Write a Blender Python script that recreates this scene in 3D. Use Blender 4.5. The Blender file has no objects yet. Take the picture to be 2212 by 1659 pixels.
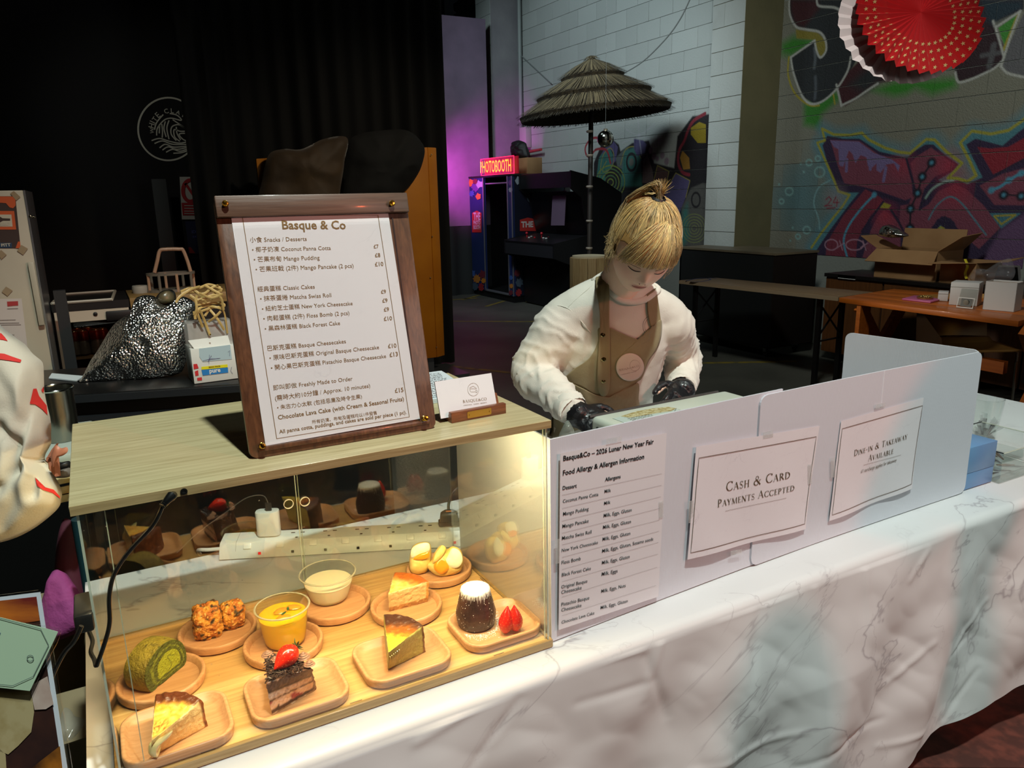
import bpy, bmesh, math, random
import numpy as np
from mathutils import Vector, Matrix, noise
S = bpy.context.scene
COL = S.collection
random.seed(7); RNG = np.random.default_rng(7)
# ---------------------------------------------------------------- camera
F = 1649.84
CAM = np.array([0.0639379, -1.03948016, 1.53749134])
_y, _p, _r = map(math.radians, (28.45487, 13.83091, -1.144705))
FW = np.array([math.sin(_y)*math.cos(_p), math.cos(_y)*math.cos(_p), -math.sin(_p)])
_r0 = np.array([math.cos(_y), -math.sin(_y), 0.]); _u0 = np.cross(_r0, FW)
RT = _r0*math.cos(_r)+_u0*math.sin(_r); UP = -_r0*math.sin(_r)+_u0*math.cos(_r)
cd = bpy.data.cameras.new('camera'); cam = bpy.data.objects.new('camera', cd); COL.objects.link(cam)
cd.sensor_width = 36; cd.sensor_fit = 'HORIZONTAL'; cd.lens = F/2212*36; cd.clip_start = .02; cd.clip_end = 60
cam.matrix_world = Matrix([[RT[i], UP[i], -FW[i], CAM[i]] for i in range(3)]+[[0, 0, 0, 1]])
S.camera = cam
S.view_settings.view_transform = 'Standard'; S.view_settings.look = 'None'
S.view_settings.exposure = 0; S.view_settings.gamma = 1; S.view_settings.use_curve_mapping = False
S.cycles.use_denoising = True
S.cycles.max_bounces = 7; S.cycles.transparent_max_bounces = 24; S.cycles.diffuse_bounces = 3; S.cycles.glossy_bounces = 4
S.cycles.caustics_reflective = False; S.cycles.caustics_refractive = False; S.cycles.sample_clamp_indirect = 4
# ---------------------------------------------------------------- world and lights
w = bpy.data.worlds.new('hall_air'); S.world = w; w.use_nodes = True
w.node_tree.nodes['Background'].inputs[0].default_value = (.75, .9, 1, 1)
w.node_tree.nodes['Background'].inputs[1].default_value = .0016
def aim(o, to):
    o.rotation_euler = (Vector(to)-Vector(o.location)).to_track_quat('-Z', 'Y').to_euler()
def spot(name, loc, to, watt, col, size=60, blend=.4, rad=.05):
    l = bpy.data.lights.new(name, 'SPOT'); l.energy = watt; l.color = col; l.spot_size = math.radians(size)
    l.spot_blend = blend; l.shadow_soft_size = rad
    o = bpy.data.objects.new(name, l); COL.objects.link(o); o.location = loc; aim(o, to); return o
def area(name, loc, to, watt, col, sx, sy):
    l = bpy.data.lights.new(name, 'AREA'); l.shape = 'RECTANGLE'; l.size = sx; l.size_y = sy; l.energy = watt; l.color = col
    o = bpy.data.objects.new(name, l); COL.objects.link(o); o.location = loc; aim(o, to); return o
spot('stall_spotlight', (.59, -1.94, 5.6), (1.0, .35, .8), 1040, (.89, 1, .92), 56, .5, .09)
spot('stall_spotlight', (3.4, -.9, 3.9), (1.9, .6, 1.0), 30, (.8, .95, 1), 70, .8, .1)
def masked_spot(name, loc, to, watt, col, size, shade_patches, rad=.04):
    """a spot whose added mask stands in for shadows of things hanging overhead"""
    o = spot(name, loc, to, watt, col, size, .5, rad); l = o.data; l.use_nodes = True
    nt = l.node_tree; N = nt.nodes; L = nt.links; em = N['Emission']
    ge = N.new('ShaderNodeNewGeometry'); sp = N.new('ShaderNodeSeparateXYZ'); L.new(ge.outputs['Incoming'], sp.inputs[0])
    def m(op, a, b=None, c=None):
        n = N.new('ShaderNodeMath'); n.operation = op
        for i, v in enumerate((a, b, c)):
            if v is None: continue
            if isinstance(v, (int, float)): n.inputs[i].default_value = v
            else: L.new(v, n.inputs[i])
        return n.outputs[0]
    t = m('DIVIDE', -.065-loc[1], sp.outputs[1])
    hx = m('ADD', loc[0], m('MULTIPLY', t, sp.outputs[0])); hz = m('ADD', loc[2], m('MULTIPLY', t, sp.outputs[2]))
    prod = None
    for cx, cz, rx, rz, rot, soft in shade_patches:
        c, s = math.cos(math.radians(rot)), math.sin(math.radians(rot))
        dx = m('SUBTRACT', hx, cx); dz = m('SUBTRACT', hz, cz)
        a = m('DIVIDE', m('ADD', m('MULTIPLY', dx, c), m('MULTIPLY', dz, s)), rx)
        b = m('DIVIDE', m('SUBTRACT', m('MULTIPLY', dz, c), m('MULTIPLY', dx, s)), rz)
        d = m('SQRT', m('ADD', m('MULTIPLY', a, a), m('MULTIPLY', b, b)))
        mr = N.new('ShaderNodeMapRange'); mr.interpolation_type = 'SMOOTHSTEP'; L.new(d, mr.inputs[0])
        mr.inputs[1].default_value = 1-soft; mr.inputs[2].default_value = 1+soft
        prod = mr.outputs[0] if prod is None else m('MULTIPLY', prod, mr.outputs[0])
    L.new(prod, em.inputs['Strength'])
    return o
masked_spot('red_stage_light', (2.1, -2.9, 2.5), (1.2, .1, .75), 100, (1, .14, .05), 50,
          [(1.20, .42, .165, .30, -4, .1), (1.93, .40, .10, .50, 9, .12), (1.83, 1.0, .14, .34, -38, .12),
           (1.98, .86, .09, .28, 0, .15), (-.05, 1.17, .28, .3, 0, .12), (1.25, .05, .22, .25, 0, .2),
           (.75, 1.62, .16, .12, 30, .3), (1.72, 1.45, .12, .13, 0, .3)])  # soft patches of shade put into the red beam
# the hall behind: cool lamps and an added fill on the block walls, a magenta wash by the booth
spot('hall_lamp_or_fill', (2.6, 7.3, 5.0), (6.5, 8.2, 2.2), 330, (.78, .95, 1), 95, .7, .5)
spot('hall_lamp_or_fill', (3.0, 4.2, 4.2), (6.5, 7.0, 1.6), 230, (.85, .95, 1), 60, .8, .5)  # added soft fill on the painting darkened by the parasol's shadow
area('added_front_fill', (3.4, -3.8, 2.8), (1.3, .3, .9), 30, (.95, 1, .93), 2.2, 1.4)  # added soft fill standing in for ambient light from the front
spot('hall_lamp_or_fill', (2.2, 1.2, 4.6), (6.5, 3.6, 1.6), 400, (.95, 1, .92), 80, .9, .3)
spot('magenta_wash', (4.55, 9.3, 1.9), (5.6, 10.3, 1.9), 130, (.95, .1, .9), 85, .9, .1)
spot('hall_lamp_or_fill', (3.4, 1.8, 4.2), (2.2, 5.2, 1.2), 190, (1, .85, .62), 46, .8, .15)  # added to brighten the orange board
spot('hall_lamp_or_fill', (-1.2, 3.0, 3.4), (.8, 6.4, 2.0), 45, (1, .95, .85), 34, .8, .15)
spot('hall_lamp_or_fill', (2.7, 3.2, 1.3), (5.4, 1.95, .5), 60, (1, .9, .75), 24, .8, .12)  # added low in mid-hall to brighten the chair under the table
spot('bar_lamp', (.9, .9, 3.6), (.2, 2.4, 1.0), 40, (1, .78, .55), 75, .8, .15)
# ---------------------------------------------------------------- placing helpers
def ray(x, y): return FW+RT*(x-1106)/F-UP*(y-829.5)/F
def P(x, y, X=None, Y=None, Z=None, D=None):
    d = ray(x, y)
    t = (X-CAM[0])/d[0] if X is not None else (Y-CAM[1])/d[1] if Y is not None else (Z-CAM[2])/d[2] if Z is not None else D
    return CAM+d*t
def PP(x, y, P0, n):
    d = ray(x, y); return CAM+d*((np.array(P0)-CAM)@n)/(d@n)
def unit(v): v = np.array(v, float); return v/np.linalg.norm(v)
# ---------------------------------------------------------------- materials
def lin(c):
    return tuple((v/255/12.92 if v/255 <= .04045 else ((v/255+.055)/1.055)**2.4) for v in c[:3])+(1,)
MATS = {}
def mat(name, c=(128, 128, 128), rough=.5, metal=0, c2=None, ns=8, lo=.35, hi=.65, bump=0, bs=None, stretch=(1, 1, 1), coat=0, emit=0, alpha=1, spec=.5, sheen=0, detail=4, dist=0, sss=0, attr=None, trans=0, coords='Object'):
    if name in MATS: return MATS[name]
    m = bpy.data.materials.new(name); MATS[name] = m; m.use_nodes = True
    nt = m.node_tree; N = nt.nodes; L = nt.links; b = N['Principled BSDF']
    b.inputs['Base Color'].default_value = lin(c); b.inputs['Roughness'].default_value = rough; b.inputs['Metallic'].default_value = metal
    b.inputs['Coat Weight'].default_value = coat; b.inputs['Coat Roughness'].default_value = .1
    b.inputs['Specular IOR Level'].default_value = spec
    b.inputs['Transmission Weight'].default_value = trans
    if sheen: b.inputs['Sheen Weight'].default_value = sheen
    if alpha < 1: b.inputs['Alpha'].default_value = alpha
    if sss:
        b.inputs['Subsurface Weight'].default_value = sss; b.inputs['Subsurface Scale'].default_value = .01
    if emit:
        b.inputs['Emission Color'].default_value = lin(c); b.inputs['Emission Strength'].default_value = emit
    tc = N.new('ShaderNodeTexCoord'); mp = N.new('ShaderNodeMapping'); L.new(tc.outputs[coords], mp.inputs[0])
    mp.inputs['Scale'].default_value = stretch
    if c2 is not None:
        n = N.new('ShaderNodeTexNoise'); n.inputs['Scale'].default_value = ns; n.inputs['Detail'].default_value = detail; n.inputs['Distortion'].default_value = dist
        L.new(mp.outputs[0], n.inputs[0]); r = N.new('ShaderNodeValToRGB')
        r.color_ramp.elements[0].position = lo; r.color_ramp.elements[1].position = hi
        r.color_ramp.elements[0].color = lin(c); r.color_ramp.elements[1].color = lin(c2)
        L.new(n.outputs[0], r.inputs[0]); L.new(r.outputs[0], b.inputs['Base Color'])
    if attr:
        a = N.new('ShaderNodeAttribute'); a.attribute_name = attr; L.new(a.outputs['Color'], b.inputs['Base Color'])
    if bump:
        n = N.new('ShaderNodeTexNoise'); n.inputs['Scale'].default_value = bs or ns; n.inputs['Detail'].default_value = 5
        L.new(mp.outputs[0], n.inputs[0]); bn = N.new('ShaderNodeBump'); bn.inputs['Strength'].default_value = bump; bn.inputs['Distance'].default_value = .01
        L.new(n.outputs[0], bn.inputs['Height']); L.new(bn.outputs[0], b.inputs['Normal'])
    return m
def wood(name, c, c2, along='x', ns=6, rough=.45, coat=0, lo=.3, hi=.7, k=14):
    st = {'x': (1, k, k), 'y': (k, 1, k), 'z': (k, k, 1)}[along]
    return mat(name, c, rough, c2=c2, ns=ns, stretch=st, coat=coat, lo=lo, hi=hi, bump=.06, dist=.6, detail=6)
def acrylic(name, tint=(1, 1, 1), f0=.06, rough=.01, dirt=0):
    if name in MATS: return MATS[name]
    m = bpy.data.materials.new(name); MATS[name] = m; m.use_nodes = True; nt = m.node_tree; N = nt.nodes; L = nt.links
    N.remove(N['Principled BSDF']); out = N['Material Output']
    t = N.new('ShaderNodeBsdfTransparent'); t.inputs[0].default_value = (*tint, 1)
    g = N.new('ShaderNodeBsdfGlossy'); g.inputs['Roughness'].default_value = rough; g.inputs[0].default_value = (1, 1, 1, 1)
    fr = N.new('ShaderNodeFresnel'); ge = N.new('ShaderNodeNewGeometry'); ir = N.new('ShaderNodeMapRange'); L.new(ge.outputs['Backfacing'], ir.inputs[0]); ir.inputs[3].default_value = 1.49; ir.inputs[4].default_value = 1/1.49; L.new(ir.outputs[0], fr.inputs[0])
    mx = N.new('ShaderNodeMixShader'); L.new(t.outputs[0], mx.inputs[1]); L.new(g.outputs[0], mx.inputs[2])
    ad = N.new('ShaderNodeMath'); ad.operation = 'MULTIPLY_ADD'; ad.inputs[1].default_value = 1.0; ad.inputs[2].default_value = f0-.04
    L.new(fr.outputs[0], ad.inputs[0]); L.new(ad.outputs[0], mx.inputs[0])
    last = mx
    if dirt:
        d = N.new('ShaderNodeBsdfDiffuse'); d.inputs[0].default_value = (.8, .8, .75, 1); n = N.new('ShaderNodeTexNoise'); n.inputs['Scale'].default_value = 230
        tc = N.new('ShaderNodeTexCoord'); L.new(tc.outputs['Object'], n.inputs[0]); mr = N.new('ShaderNodeMapRange'); mr.inputs[1].default_value = .76; mr.inputs[2].default_value = .8
        L.new(n.outputs[0], mr.inputs[0]); m2 = N.new('ShaderNodeMixShader'); mm = N.new('ShaderNodeMath'); mm.operation = 'MULTIPLY'; mm.inputs[1].default_value = dirt
        L.new(mr.outputs[0], mm.inputs[0]); L.new(mm.outputs[0], m2.inputs[0]); L.new(mx.outputs[0], m2.inputs[1]); L.new(d.outputs[0], m2.inputs[2]); last = m2
    L.new(last.outputs[0], out.inputs[0]); return m
# ---------------------------------------------------------------- geometry helpers: each returns (verts, faces)
def box(lo, hi):
    (a, b, c), (d, e, f) = lo, hi
    return [(a, b, c), (d, b, c), (d, e, c), (a, e, c), (a, b, f), (d, b, f), (d, e, f), (a, e, f)], [(0, 3, 2, 1), (4, 5, 6, 7), (0, 1, 5, 4), (1, 2, 6, 5), (2, 3, 7, 6), (3, 0, 4, 7)]
def obox(c, ex, ey, ez):
    c, ex, ey, ez = map(np.array, (c, ex, ey, ez)); V, Fc = box((-1, -1, -1), (1, 1, 1))
    return [tuple(c+v[0]*ex+v[1]*ey+v[2]*ez) for v in V], Fc
def slab(p00, p10, p11, p01, th):
    """a board from four front corners, thickened along -normal"""
    q = [np.array(p, float) for p in (p00, p10, p11, p01)]; n = unit(np.cross(q[1]-q[0], q[3]-q[0])); b = [p-n*th for p in q]
    return [tuple(v) for v in q+b], [(0, 1, 2, 3), (7, 6, 5, 4), (0, 4, 5, 1), (1, 5, 6, 2), (2, 6, 7, 3), (3, 7, 4, 0)]
def prism(pts, d):
    """polygon extruded by vector d"""
    pts = [np.array(p, float) for p in pts]; n = len(pts); d = np.array(d, float)
    V = [tuple(p) for p in pts]+[tuple(p+d) for p in pts]
    nn = np.cross(pts[1]-pts[0], pts[2]-pts[1]); 
    Fc = [tuple(range(n))[::-1], tuple(range(n, 2*n))]+[(i, (i+1) % n, n+(i+1) % n, n+i) for i in range(n)]
    return V, Fc
def tube(pts, r, n=8, cap=True, flat=1.0, up=None):
    pts = [np.array(p, float) for p in pts]; V = []; Fc = []; rs = r if hasattr(r, '__len__') else [r]*len(pts)
    ref = np.array(up if up is not None else (0, 0, 1.)); prev = None
    for i, p in enumerate(pts):
        t = unit(pts[min(i+1, len(pts)-1)]-pts[max(i-1, 0)])
        a = np.cross(t, ref) if prev is None else np.cross(t, np.cross(prev, t))
        if prev is None:
            if np.linalg.norm(a) < 1e-3: a = np.cross(t, (1, 0, 0))
        else: a = prev-t*(prev@t)
        a = unit(a); prev = a; b = np.cross(t, a)
        for k in range(n):
            th = 2*math.pi*k/n; V.append(tuple(p+rs[i]*(math.cos(th)*a+flat*math.sin(th)*b)))
    for i in range(len(pts)-1):
        for k in range(n):
            k2 = (k+1) % n; Fc.append((i*n+k, i*n+k2, (i+1)*n+k2, (i+1)*n+k))
    if cap: Fc += [tuple(range(n))[::-1], tuple(range((len(pts)-1)*n, len(pts)*n))]
    return V, Fc
def spline(pts, k=6, closed=False):
    pts = [np.array(p, float) for p in pts]; out = []; n = len(pts)
    rng = range(n) if closed else range(n-1)
    for i in rng:
        g = (lambda j: pts[j % n]) if closed else (lambda j: pts[min(max(j, 0), n-1)])
        a, b, c, d = g(i-1), g(i), g(i+1), g(i+2)
        for s in range(k):
            t = s/k; out.append(.5*((2*b)+(c-a)*t+(2*a-5*b+4*c-d)*t*t+(3*b-a-3*c+d)*t**3))
    if not closed: out.append(pts[-1])
    return out
def lathe(prof, c, n=32, sx=1, sy=1, axis=None, close=False):
    c = np.array(c, float); V = []; Fc = []
    if axis is None: A, B, Z = np.array((1., 0, 0)), np.array((0, 1., 0)), np.array((0, 0, 1.))
    else:
        Z = unit(axis); A = unit(np.cross(Z, (0, 0, 1) if abs(Z[2]) < .9 else (1, 0, 0))); B = np.cross(Z, A)
    for r, z in prof:
        for k in range(n):
            t = 2*math.pi*k/n; V.append(tuple(c+A*r*sx*math.cos(t)+B*r*sy*math.sin(t)+Z*z))
    m = len(prof)
    for i in range(m if close else m-1):
        for k in range(n):
            k2 = (k+1) % n; j = (i+1) % m; Fc.append((i*n+k, i*n+k2, j*n+k2, j*n+k))
    if not close:
        if prof[0][0] > 1e-6: Fc.append(tuple(range(n))[::-1])
        if prof[-1][0] > 1e-6: Fc.append(tuple(range((m-1)*n, m*n)))
    return V, Fc
def loft(rings, cap=True, closed=True):
    n = len(rings[0]); V = [tuple(v) for r in rings for v in r]; Fc = []
    for i in range(len(rings)-1):
        for k in range(n if closed else n-1):
            k2 = (k+1) % n; Fc.append((i*n+k, i*n+k2, (i+1)*n+k2, (i+1)*n+k))
    if cap and closed: Fc += [tuple(range(n))[::-1], tuple(range((len(rings)-1)*n, len(rings)*n))]
    return V, Fc
def grid(fn, nu, nv):
    V = [tuple(fn(i/nu, j/nv)) for j in range(nv+1) for i in range(nu+1)]
    return V, [(j*(nu+1)+i, j*(nu+1)+i+1, (j+1)*(nu+1)+i+1, (j+1)*(nu+1)+i) for j in range(nv) for i in range(nu)]
def ball(c, r, n=16, m=10, sc=(1, 1, 1)):
    V, Fc = lathe([(math.sin(math.pi*i/m), -math.cos(math.pi*i/m)) for i in range(m+1)], (0, 0, 0), n)
    return [(c[0]+r*sc[0]*v[0], c[1]+r*sc[1]*v[1], c[2]+r*sc[2]*v[2]) for v in V], Fc
def join(*gs):
    V = []; Fc = []
    for v, f in gs:
        o = len(V); V += list(v); Fc += [tuple(i+o for i in q) for q in f]
    return V, Fc
def rrect(w, h, r, n=6):
    out = []
    for cx, cy, a0 in ((w/2-r, h/2-r, 0), (-w/2+r, h/2-r, 90), (-w/2+r, -h/2+r, 180), (w/2-r, -h/2+r, 270)):
        for k in range(n+1):
            a = math.radians(a0+90*k/n); out.append((cx+r*math.cos(a), cy+r*math.sin(a)))
    return out
def worldloc(o):
    v = np.zeros(3)
    while o is not None: v = v+np.array(o.location); o = o.parent
    return v
def tag(o, label=None, cat=None, group=None, kind=None):
    if label: o['label'] = label
    if cat: o['category'] = cat
    if group: o['group'] = group
    if kind: o['kind'] = kind
    return o
def mk(name, geo, m, parent=None, smooth=False, bevel=0, label=None, cat=None, group=None, kind=None, weld=True, ang=40, seg=2, sub=0):
    V, Fc = geo; V = np.array(V, float)
    if parent is not None: loc = np.zeros(3); V = V-worldloc(parent)
    else: lo, hi = V.min(0), V.max(0); loc = np.array([(lo[0]+hi[0])/2, (lo[1]+hi[1])/2, lo[2]]); V = V-loc
    me = bpy.data.meshes.new(name); me.from_pydata(V.tolist(), [], [list(f) for f in Fc])
    if weld or bevel:
        bm = bmesh.new(); bm.from_mesh(me)
        if weld: bmesh.ops.remove_doubles(bm, verts=bm.verts, dist=1e-6)
        bmesh.ops.recalc_face_normals(bm, faces=bm.faces)
        if bevel:
            es = [e for e in bm.edges if len(e.link_faces) == 2 and e.calc_face_angle(0) > math.radians(30)]
            bmesh.ops.bevel(bm, geom=es, offset=bevel, segments=seg, affect='EDGES', profile=.5)
        bm.to_mesh(me); bm.free()
    if smooth or bevel:
        me.polygons.foreach_set('use_smooth', [True]*len(me.polygons))
        try: me.set_sharp_from_angle(angle=math.radians(ang))
        except Exception: pass
    o = bpy.data.objects.new(name, me); COL.objects.link(o); o.location = loc
    if m is not None: me.materials.append(m)
    if parent is not None: o.parent = parent
    if sub:
        md = o.modifiers.new('s', 'SUBSURF'); md.levels = sub; md.render_levels = sub
    return tag(o, label, cat, group, kind)
def thing(name, loc, label, cat, group=None, rz=0):
    o = bpy.data.objects.new(name, None); COL.objects.link(o); o.location = [float(v) for v in loc]; o.rotation_euler = (0, 0, rz)
    o.empty_display_size = .05
    return tag(o, label, cat, group)
def dup(root, loc, label=None, rz=None):
    r = root.copy(); COL.objects.link(r); r.location = loc
    if rz is not None: r.rotation_euler = (0, 0, rz)
    if label: r['label'] = label
    for ch in list(root.children):
        c = ch.copy(); COL.objects.link(c); c.parent = r
        for g in list(ch.children):
            d = g.copy(); COL.objects.link(d); d.parent = c
    return r
TXT = {}
def textgeo(s, bold=0, res=2):
    if any(ord(ch) > 0x2E80 for ch in s): bold = 0  # offset outlines break dense characters
    k = (s, bold)
    if k in TXT: return TXT[k]
    cu = bpy.data.curves.new('t', 'FONT'); cu.body = s; cu.size = 1; cu.resolution_u = res; cu.offset = bold
    ob = bpy.data.objects.new('t', cu); me = ob.to_mesh()
    V = np.array([v.co[:] for v in me.vertices]) if len(me.vertices) else np.zeros((1, 3)); Fc = [tuple(p.vertices) for p in me.polygons]
    ob.to_mesh_clear(); bpy.data.objects.remove(ob); bpy.data.curves.remove(cu)
    TXT[k] = (V, Fc); return TXT[k]
def lay(V2, Fc, A, B, n, hs=1, lift=.0006):
    """2-D shape laid from 3-D baseline start A to end B on a plane of normal n"""
    V2 = np.array(V2)[:, :2]; x0, x1 = V2[:, 0].min(), V2[:, 0].max(); A = np.array(A); B = np.array(B); w = np.linalg.norm(B-A); ex = (B-A)/w
    ey = np.cross(n, ex); s = w/(x1-x0)
    return [tuple(A+ex*(v[0]-x0)*s+ey*v[1]*s*hs+np.array(n)*lift) for v in V2], Fc
def tline(s, A, B, n, hs=1, bold=.008, lift=.0006, shear=0):
    V, Fc = textgeo(s, bold); V = np.array(V)
    if shear: V = V.copy(); V[:, 0] += V[:, 1]*shear
    return lay(V, Fc, A, B, n, hs, lift)
def stroke2(pts, w, n, closed=False, lift=.0006):
    """flat printed line through 3-D points on a plane"""
    pts = [np.array(p, float) for p in pts]; n = np.array(n); V = []; Fc = []; N_ = len(pts)
    for i in range(N_):
        a = pts[(i-1) % N_] if closed or i > 0 else pts[i]; b = pts[(i+1) % N_] if closed or i < N_-1 else pts[i]
        t = unit(b-a); s = np.cross(n, t)*w/2
        V += [tuple(pts[i]+s+n*lift), tuple(pts[i]-s+n*lift)]
    for i in range(N_ if closed else N_-1):
        j = (i+1) % N_; Fc.append((2*i, 2*i+1, 2*j+1, 2*j))
    return V, Fc
# --- a roman alphabet drawn with thick and thin pen strokes (thick, thin, serif), for the engraved-looking signs
def _arc(cx, cy, rx, ry, a0, a1, w0, w1, n=14):
    return [((cx+rx*math.cos(math.radians(a0+(a1-a0)*i/n)), cy+ry*math.sin(math.radians(a0+(a1-a0)*i/n))),
             w1+(w0-w1)*abs(math.cos(math.radians(a0+(a1-a0)*i/n)))) for i in range(n+1)]
T_, t_ = .095, .042
def _l(x0, y0, x1, y1, w): return [((x0, y0), w), ((x1, y1), w)]
def _sf(x, y, w=.24): return [((x-w/2, y), .028), ((x+w/2, y), .028)]
def _st(x): return [_l(x, 0, x, .7, T_), _sf(x, .014), _sf(x, .686)]
GL = {
 'I': (.34, _st(.17)), 'L': (.55, _st(.17)+[_l(.17, .016, .52, .016, .034), _l(.52, 0, .53, .15, .03)]),
 'E': (.56, _st(.17)+[_l(.17, .016, .5, .016, .034), _l(.5, 0, .52, .14, .03), _l(.17, .684, .48, .684, .034), _l(.48, .58, .49, .7, .03), _l(.17, .36, .42, .36, .034), _l(.42, .3, .42, .42, .03)]),
 'H': (.78, _st(.17)+_st(.61)+[_l(.17, .36, .61, .36, .036)]),
 'T': (.66, _st(.33)[:2]+[_l(.04, .684, .62, .684, .034), _l(.05, .57, .04, .7, .03), _l(.61, .57, .62, .7, .03)]),
 'N': (.82, [_l(.15, 0, .15, .7, t_), _l(.13, .7, .66, .0, T_), _l(.67, 0, .67, .7, t_), _sf(.15, .014), _sf(.67, .686), _sf(.1, .686, .14)]),
 'M': (.96, [_l(.14, 0, .17, .7, t_), _l(.17, .7, .47, .02, T_), _l(.47, .02, .76, .7, t_), _l(.79, .7, .82, 0, T_), _sf(.14, .014), _sf(.82, .014)]),
 'A': (.74, [_l(.09, 0, .36, .7, t_), _l(.36, .7, .64, 0, T_), _l(.2, .26, .53, .26, .034), _sf(.09, .014, .2), _sf(.64, .014)]),
 'V': (.72, [_l(.1, .7, .37, 0, T_), _l(.37, 0, .62, .7, t_), _sf(.1, .686), _sf(.62, .686, .2)]),
 'W': (1.04, [_l(.1, .7, .32, 0, T_), _l(.32, 0, .53, .66, t_), _l(.53, .66, .74, 0, T_), _l(.74, 0, .94, .7, t_), _sf(.1, .686), _sf(.94, .686, .2)]),
 'Y': (.68, [_l(.09, .7, .33, .33, T_), _l(.33, .33, .59, .7, t_), _l(.33, 0, .33, .35, T_), _sf(.33, .014), _sf(.09, .686), _sf(.59, .686, .2)]),
 'K': (.72, _st(.17)+[_l(.19, .36, .56, .7, t_), _l(.27, .42, .64, 0, T_), _sf(.56, .686, .2), _sf(.64, .014, .2)]),
 'D': (.78, _st(.17)+[_arc(.2, .35, .48, .334, -90, 90, T_, .034)]),
 'P': (.6, _st(.17)+[_arc(.2, .51, .3, .175, -90, 90, T_, .034)]),
 'R': (.7, _st(.17)+[_arc(.2, .51, .3, .175, -90, 90, T_, .034), _l(.33, .34, .64, .01, T_)]),
 'B': (.62, _st(.17)+[_arc(.2, .53, .26, .155, -90, 90, T_, .034), _arc(.2, .196, .32, .18, -90, 90, T_, .034)]),
 'C': (.74, [_arc(.42, .35, .34, .34, 42, 318, T_, .034), _l(.66, .52, .68, .7, .03), _l(.66, .1, .67, .2, .03)]),
 'O': (.82, [_arc(.41, .35, .35, .34, 0, 360, T_, .034, 24)]),
 'Q': (.82, [_arc(.41, .35, .35, .34, 0, 360, T_, .034, 24), _l(.4, .04, .78, -.16, .06)]),
 'S': (.54, [_arc(.27, .52, .17, .165, 25, 250, .05, .04), _l(.2, .42, .36, .3, .09), _arc(.27, .18, .19, .165, 40, -150, .05, .04), _l(.43, .55, .44, .69, .03), _l(.07, .02, .08, .16, .03)]),
 'U': (.78, [_l(.17, .68, .17, .25, T_), _arc(.39, .25, .22, .25, 180, 360, T_, .04), _l(.61, .25, .61, .68, t_), _sf(.17, .686), _sf(.61, .686)]),
 '&': (.86, [_arc(.37, .55, .14, .14, 0, 360, .05, .034), _l(.28, .44, .72, .02, T_), _arc(.3, .19, .22, .18, 60, 320, T_, .036), _l(.46, .1, .68, .38, t_), _sf(.68, .39, .18)]),
 '-': (.4, [_l(.05, .3, .33, .3, .05)]), ' ': (.3, [])}
def romangeo(s):
    """capitals at full height for upper case, small capitals for lower case"""
    V = []; Fc = []; x = 0
    for ch in s:
        k = .78 if ch.islower() else 1.0
        adv, sts = GL[ch.upper()]
        for st in sts:
            pts = [(np.array((p[0]*k+x, p[1]*k)), w*k*(1.0 if k == 1 else 1.12)) for p, w in st]; b = len(V)
            for i, (p, w_) in enumerate(pts):
                q0 = pts[max(i-1, 0)][0]; q1 = pts[min(i+1, len(pts)-1)][0]; t = q1-q0; t = t/(np.linalg.norm(t)+1e-9); s_ = np.array((-t[1], t[0]))*w_/2
                V += [(p[0]+s_[0], p[1]+s_[1], 0), (p[0]-s_[0], p[1]-s_[1], 0)]
            Fc += [(b+2*i, b+2*i+1, b+2*i+3, b+2*i+2) for i in range(len(pts)-1)]
        x += (adv+.05)*k
    return V, Fc
def rline(s, A, B, n, hs=1, lift=.0006):
    V, Fc = romangeo(s); return lay(V, Fc, A, B, n, hs, lift)
def lineset(name, geos, m, parent, label=None):
    return mk(name, join(*geos), m, parent, weld=False, label=label)
# ================================================================ the hall
XW, XP = 6.5, 5.98
M_floor = mat('worn_concrete', (62, 62, 56), .55, c2=(88, 88, 80), ns=1.3, bump=.25, bs=60, lo=.3, hi=.7, detail=8)
floor = mk('floor', box((-6, -6, -.1), (XW+.2, 15, 0)), M_floor, kind='structure')
M_yel = mat('worn_yellow_paint', (128, 112, 40), .6, c2=(70, 68, 50), ns=9, lo=.45, hi=.7)
def fline(a, b, wd=.06):
    A, B = P(*a, Z=0), P(*b, Z=0); t = unit(B-A); s = np.array((-t[1], t[0], 0))*wd/2; z = np.array((0, 0, .002))
    return slab(A-s+z, B-s+z, B+s+z, A+s+z, .0015)
for k, (a, b) in enumerate([((930, 694), (1190, 695)), ((940, 650), (1030, 644)), ((1050, 662), (1090, 650)), ((960, 790), (1110, 806)), ((1480, 785), (1720, 781)), ((1000, 648), (1060, 630)), ((1130, 650), (1190, 664))]):
    mk('yellow_line', fline(a, b), M_yel, floor)
mk('red_paint_patch', prism([P(1900, 1659, Z=.001), P(2212, 1659, Z=.001), P(2212, 1560, Z=.001), P(2212, 1200, Z=.001), P(2100, 1200, Z=.001)], (0, 0, .002)), mat('red_floor_paint', (112, 62, 52), .5, c2=(82, 48, 42), ns=25, lo=.35, hi=.6, bump=.2), floor)
M_blk = mat('painted_block', (168, 172, 168), .75, attr='Col', bump=.35, bs=55)
M_mort = mat('painted_mortar', (128, 132, 126), .85, bump=.4, bs=40)
wall = mk('wall_right', box((XW, -6, 0), (XW+.2, 11.6, 5.8)), M_mort, kind='structure')
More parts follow.
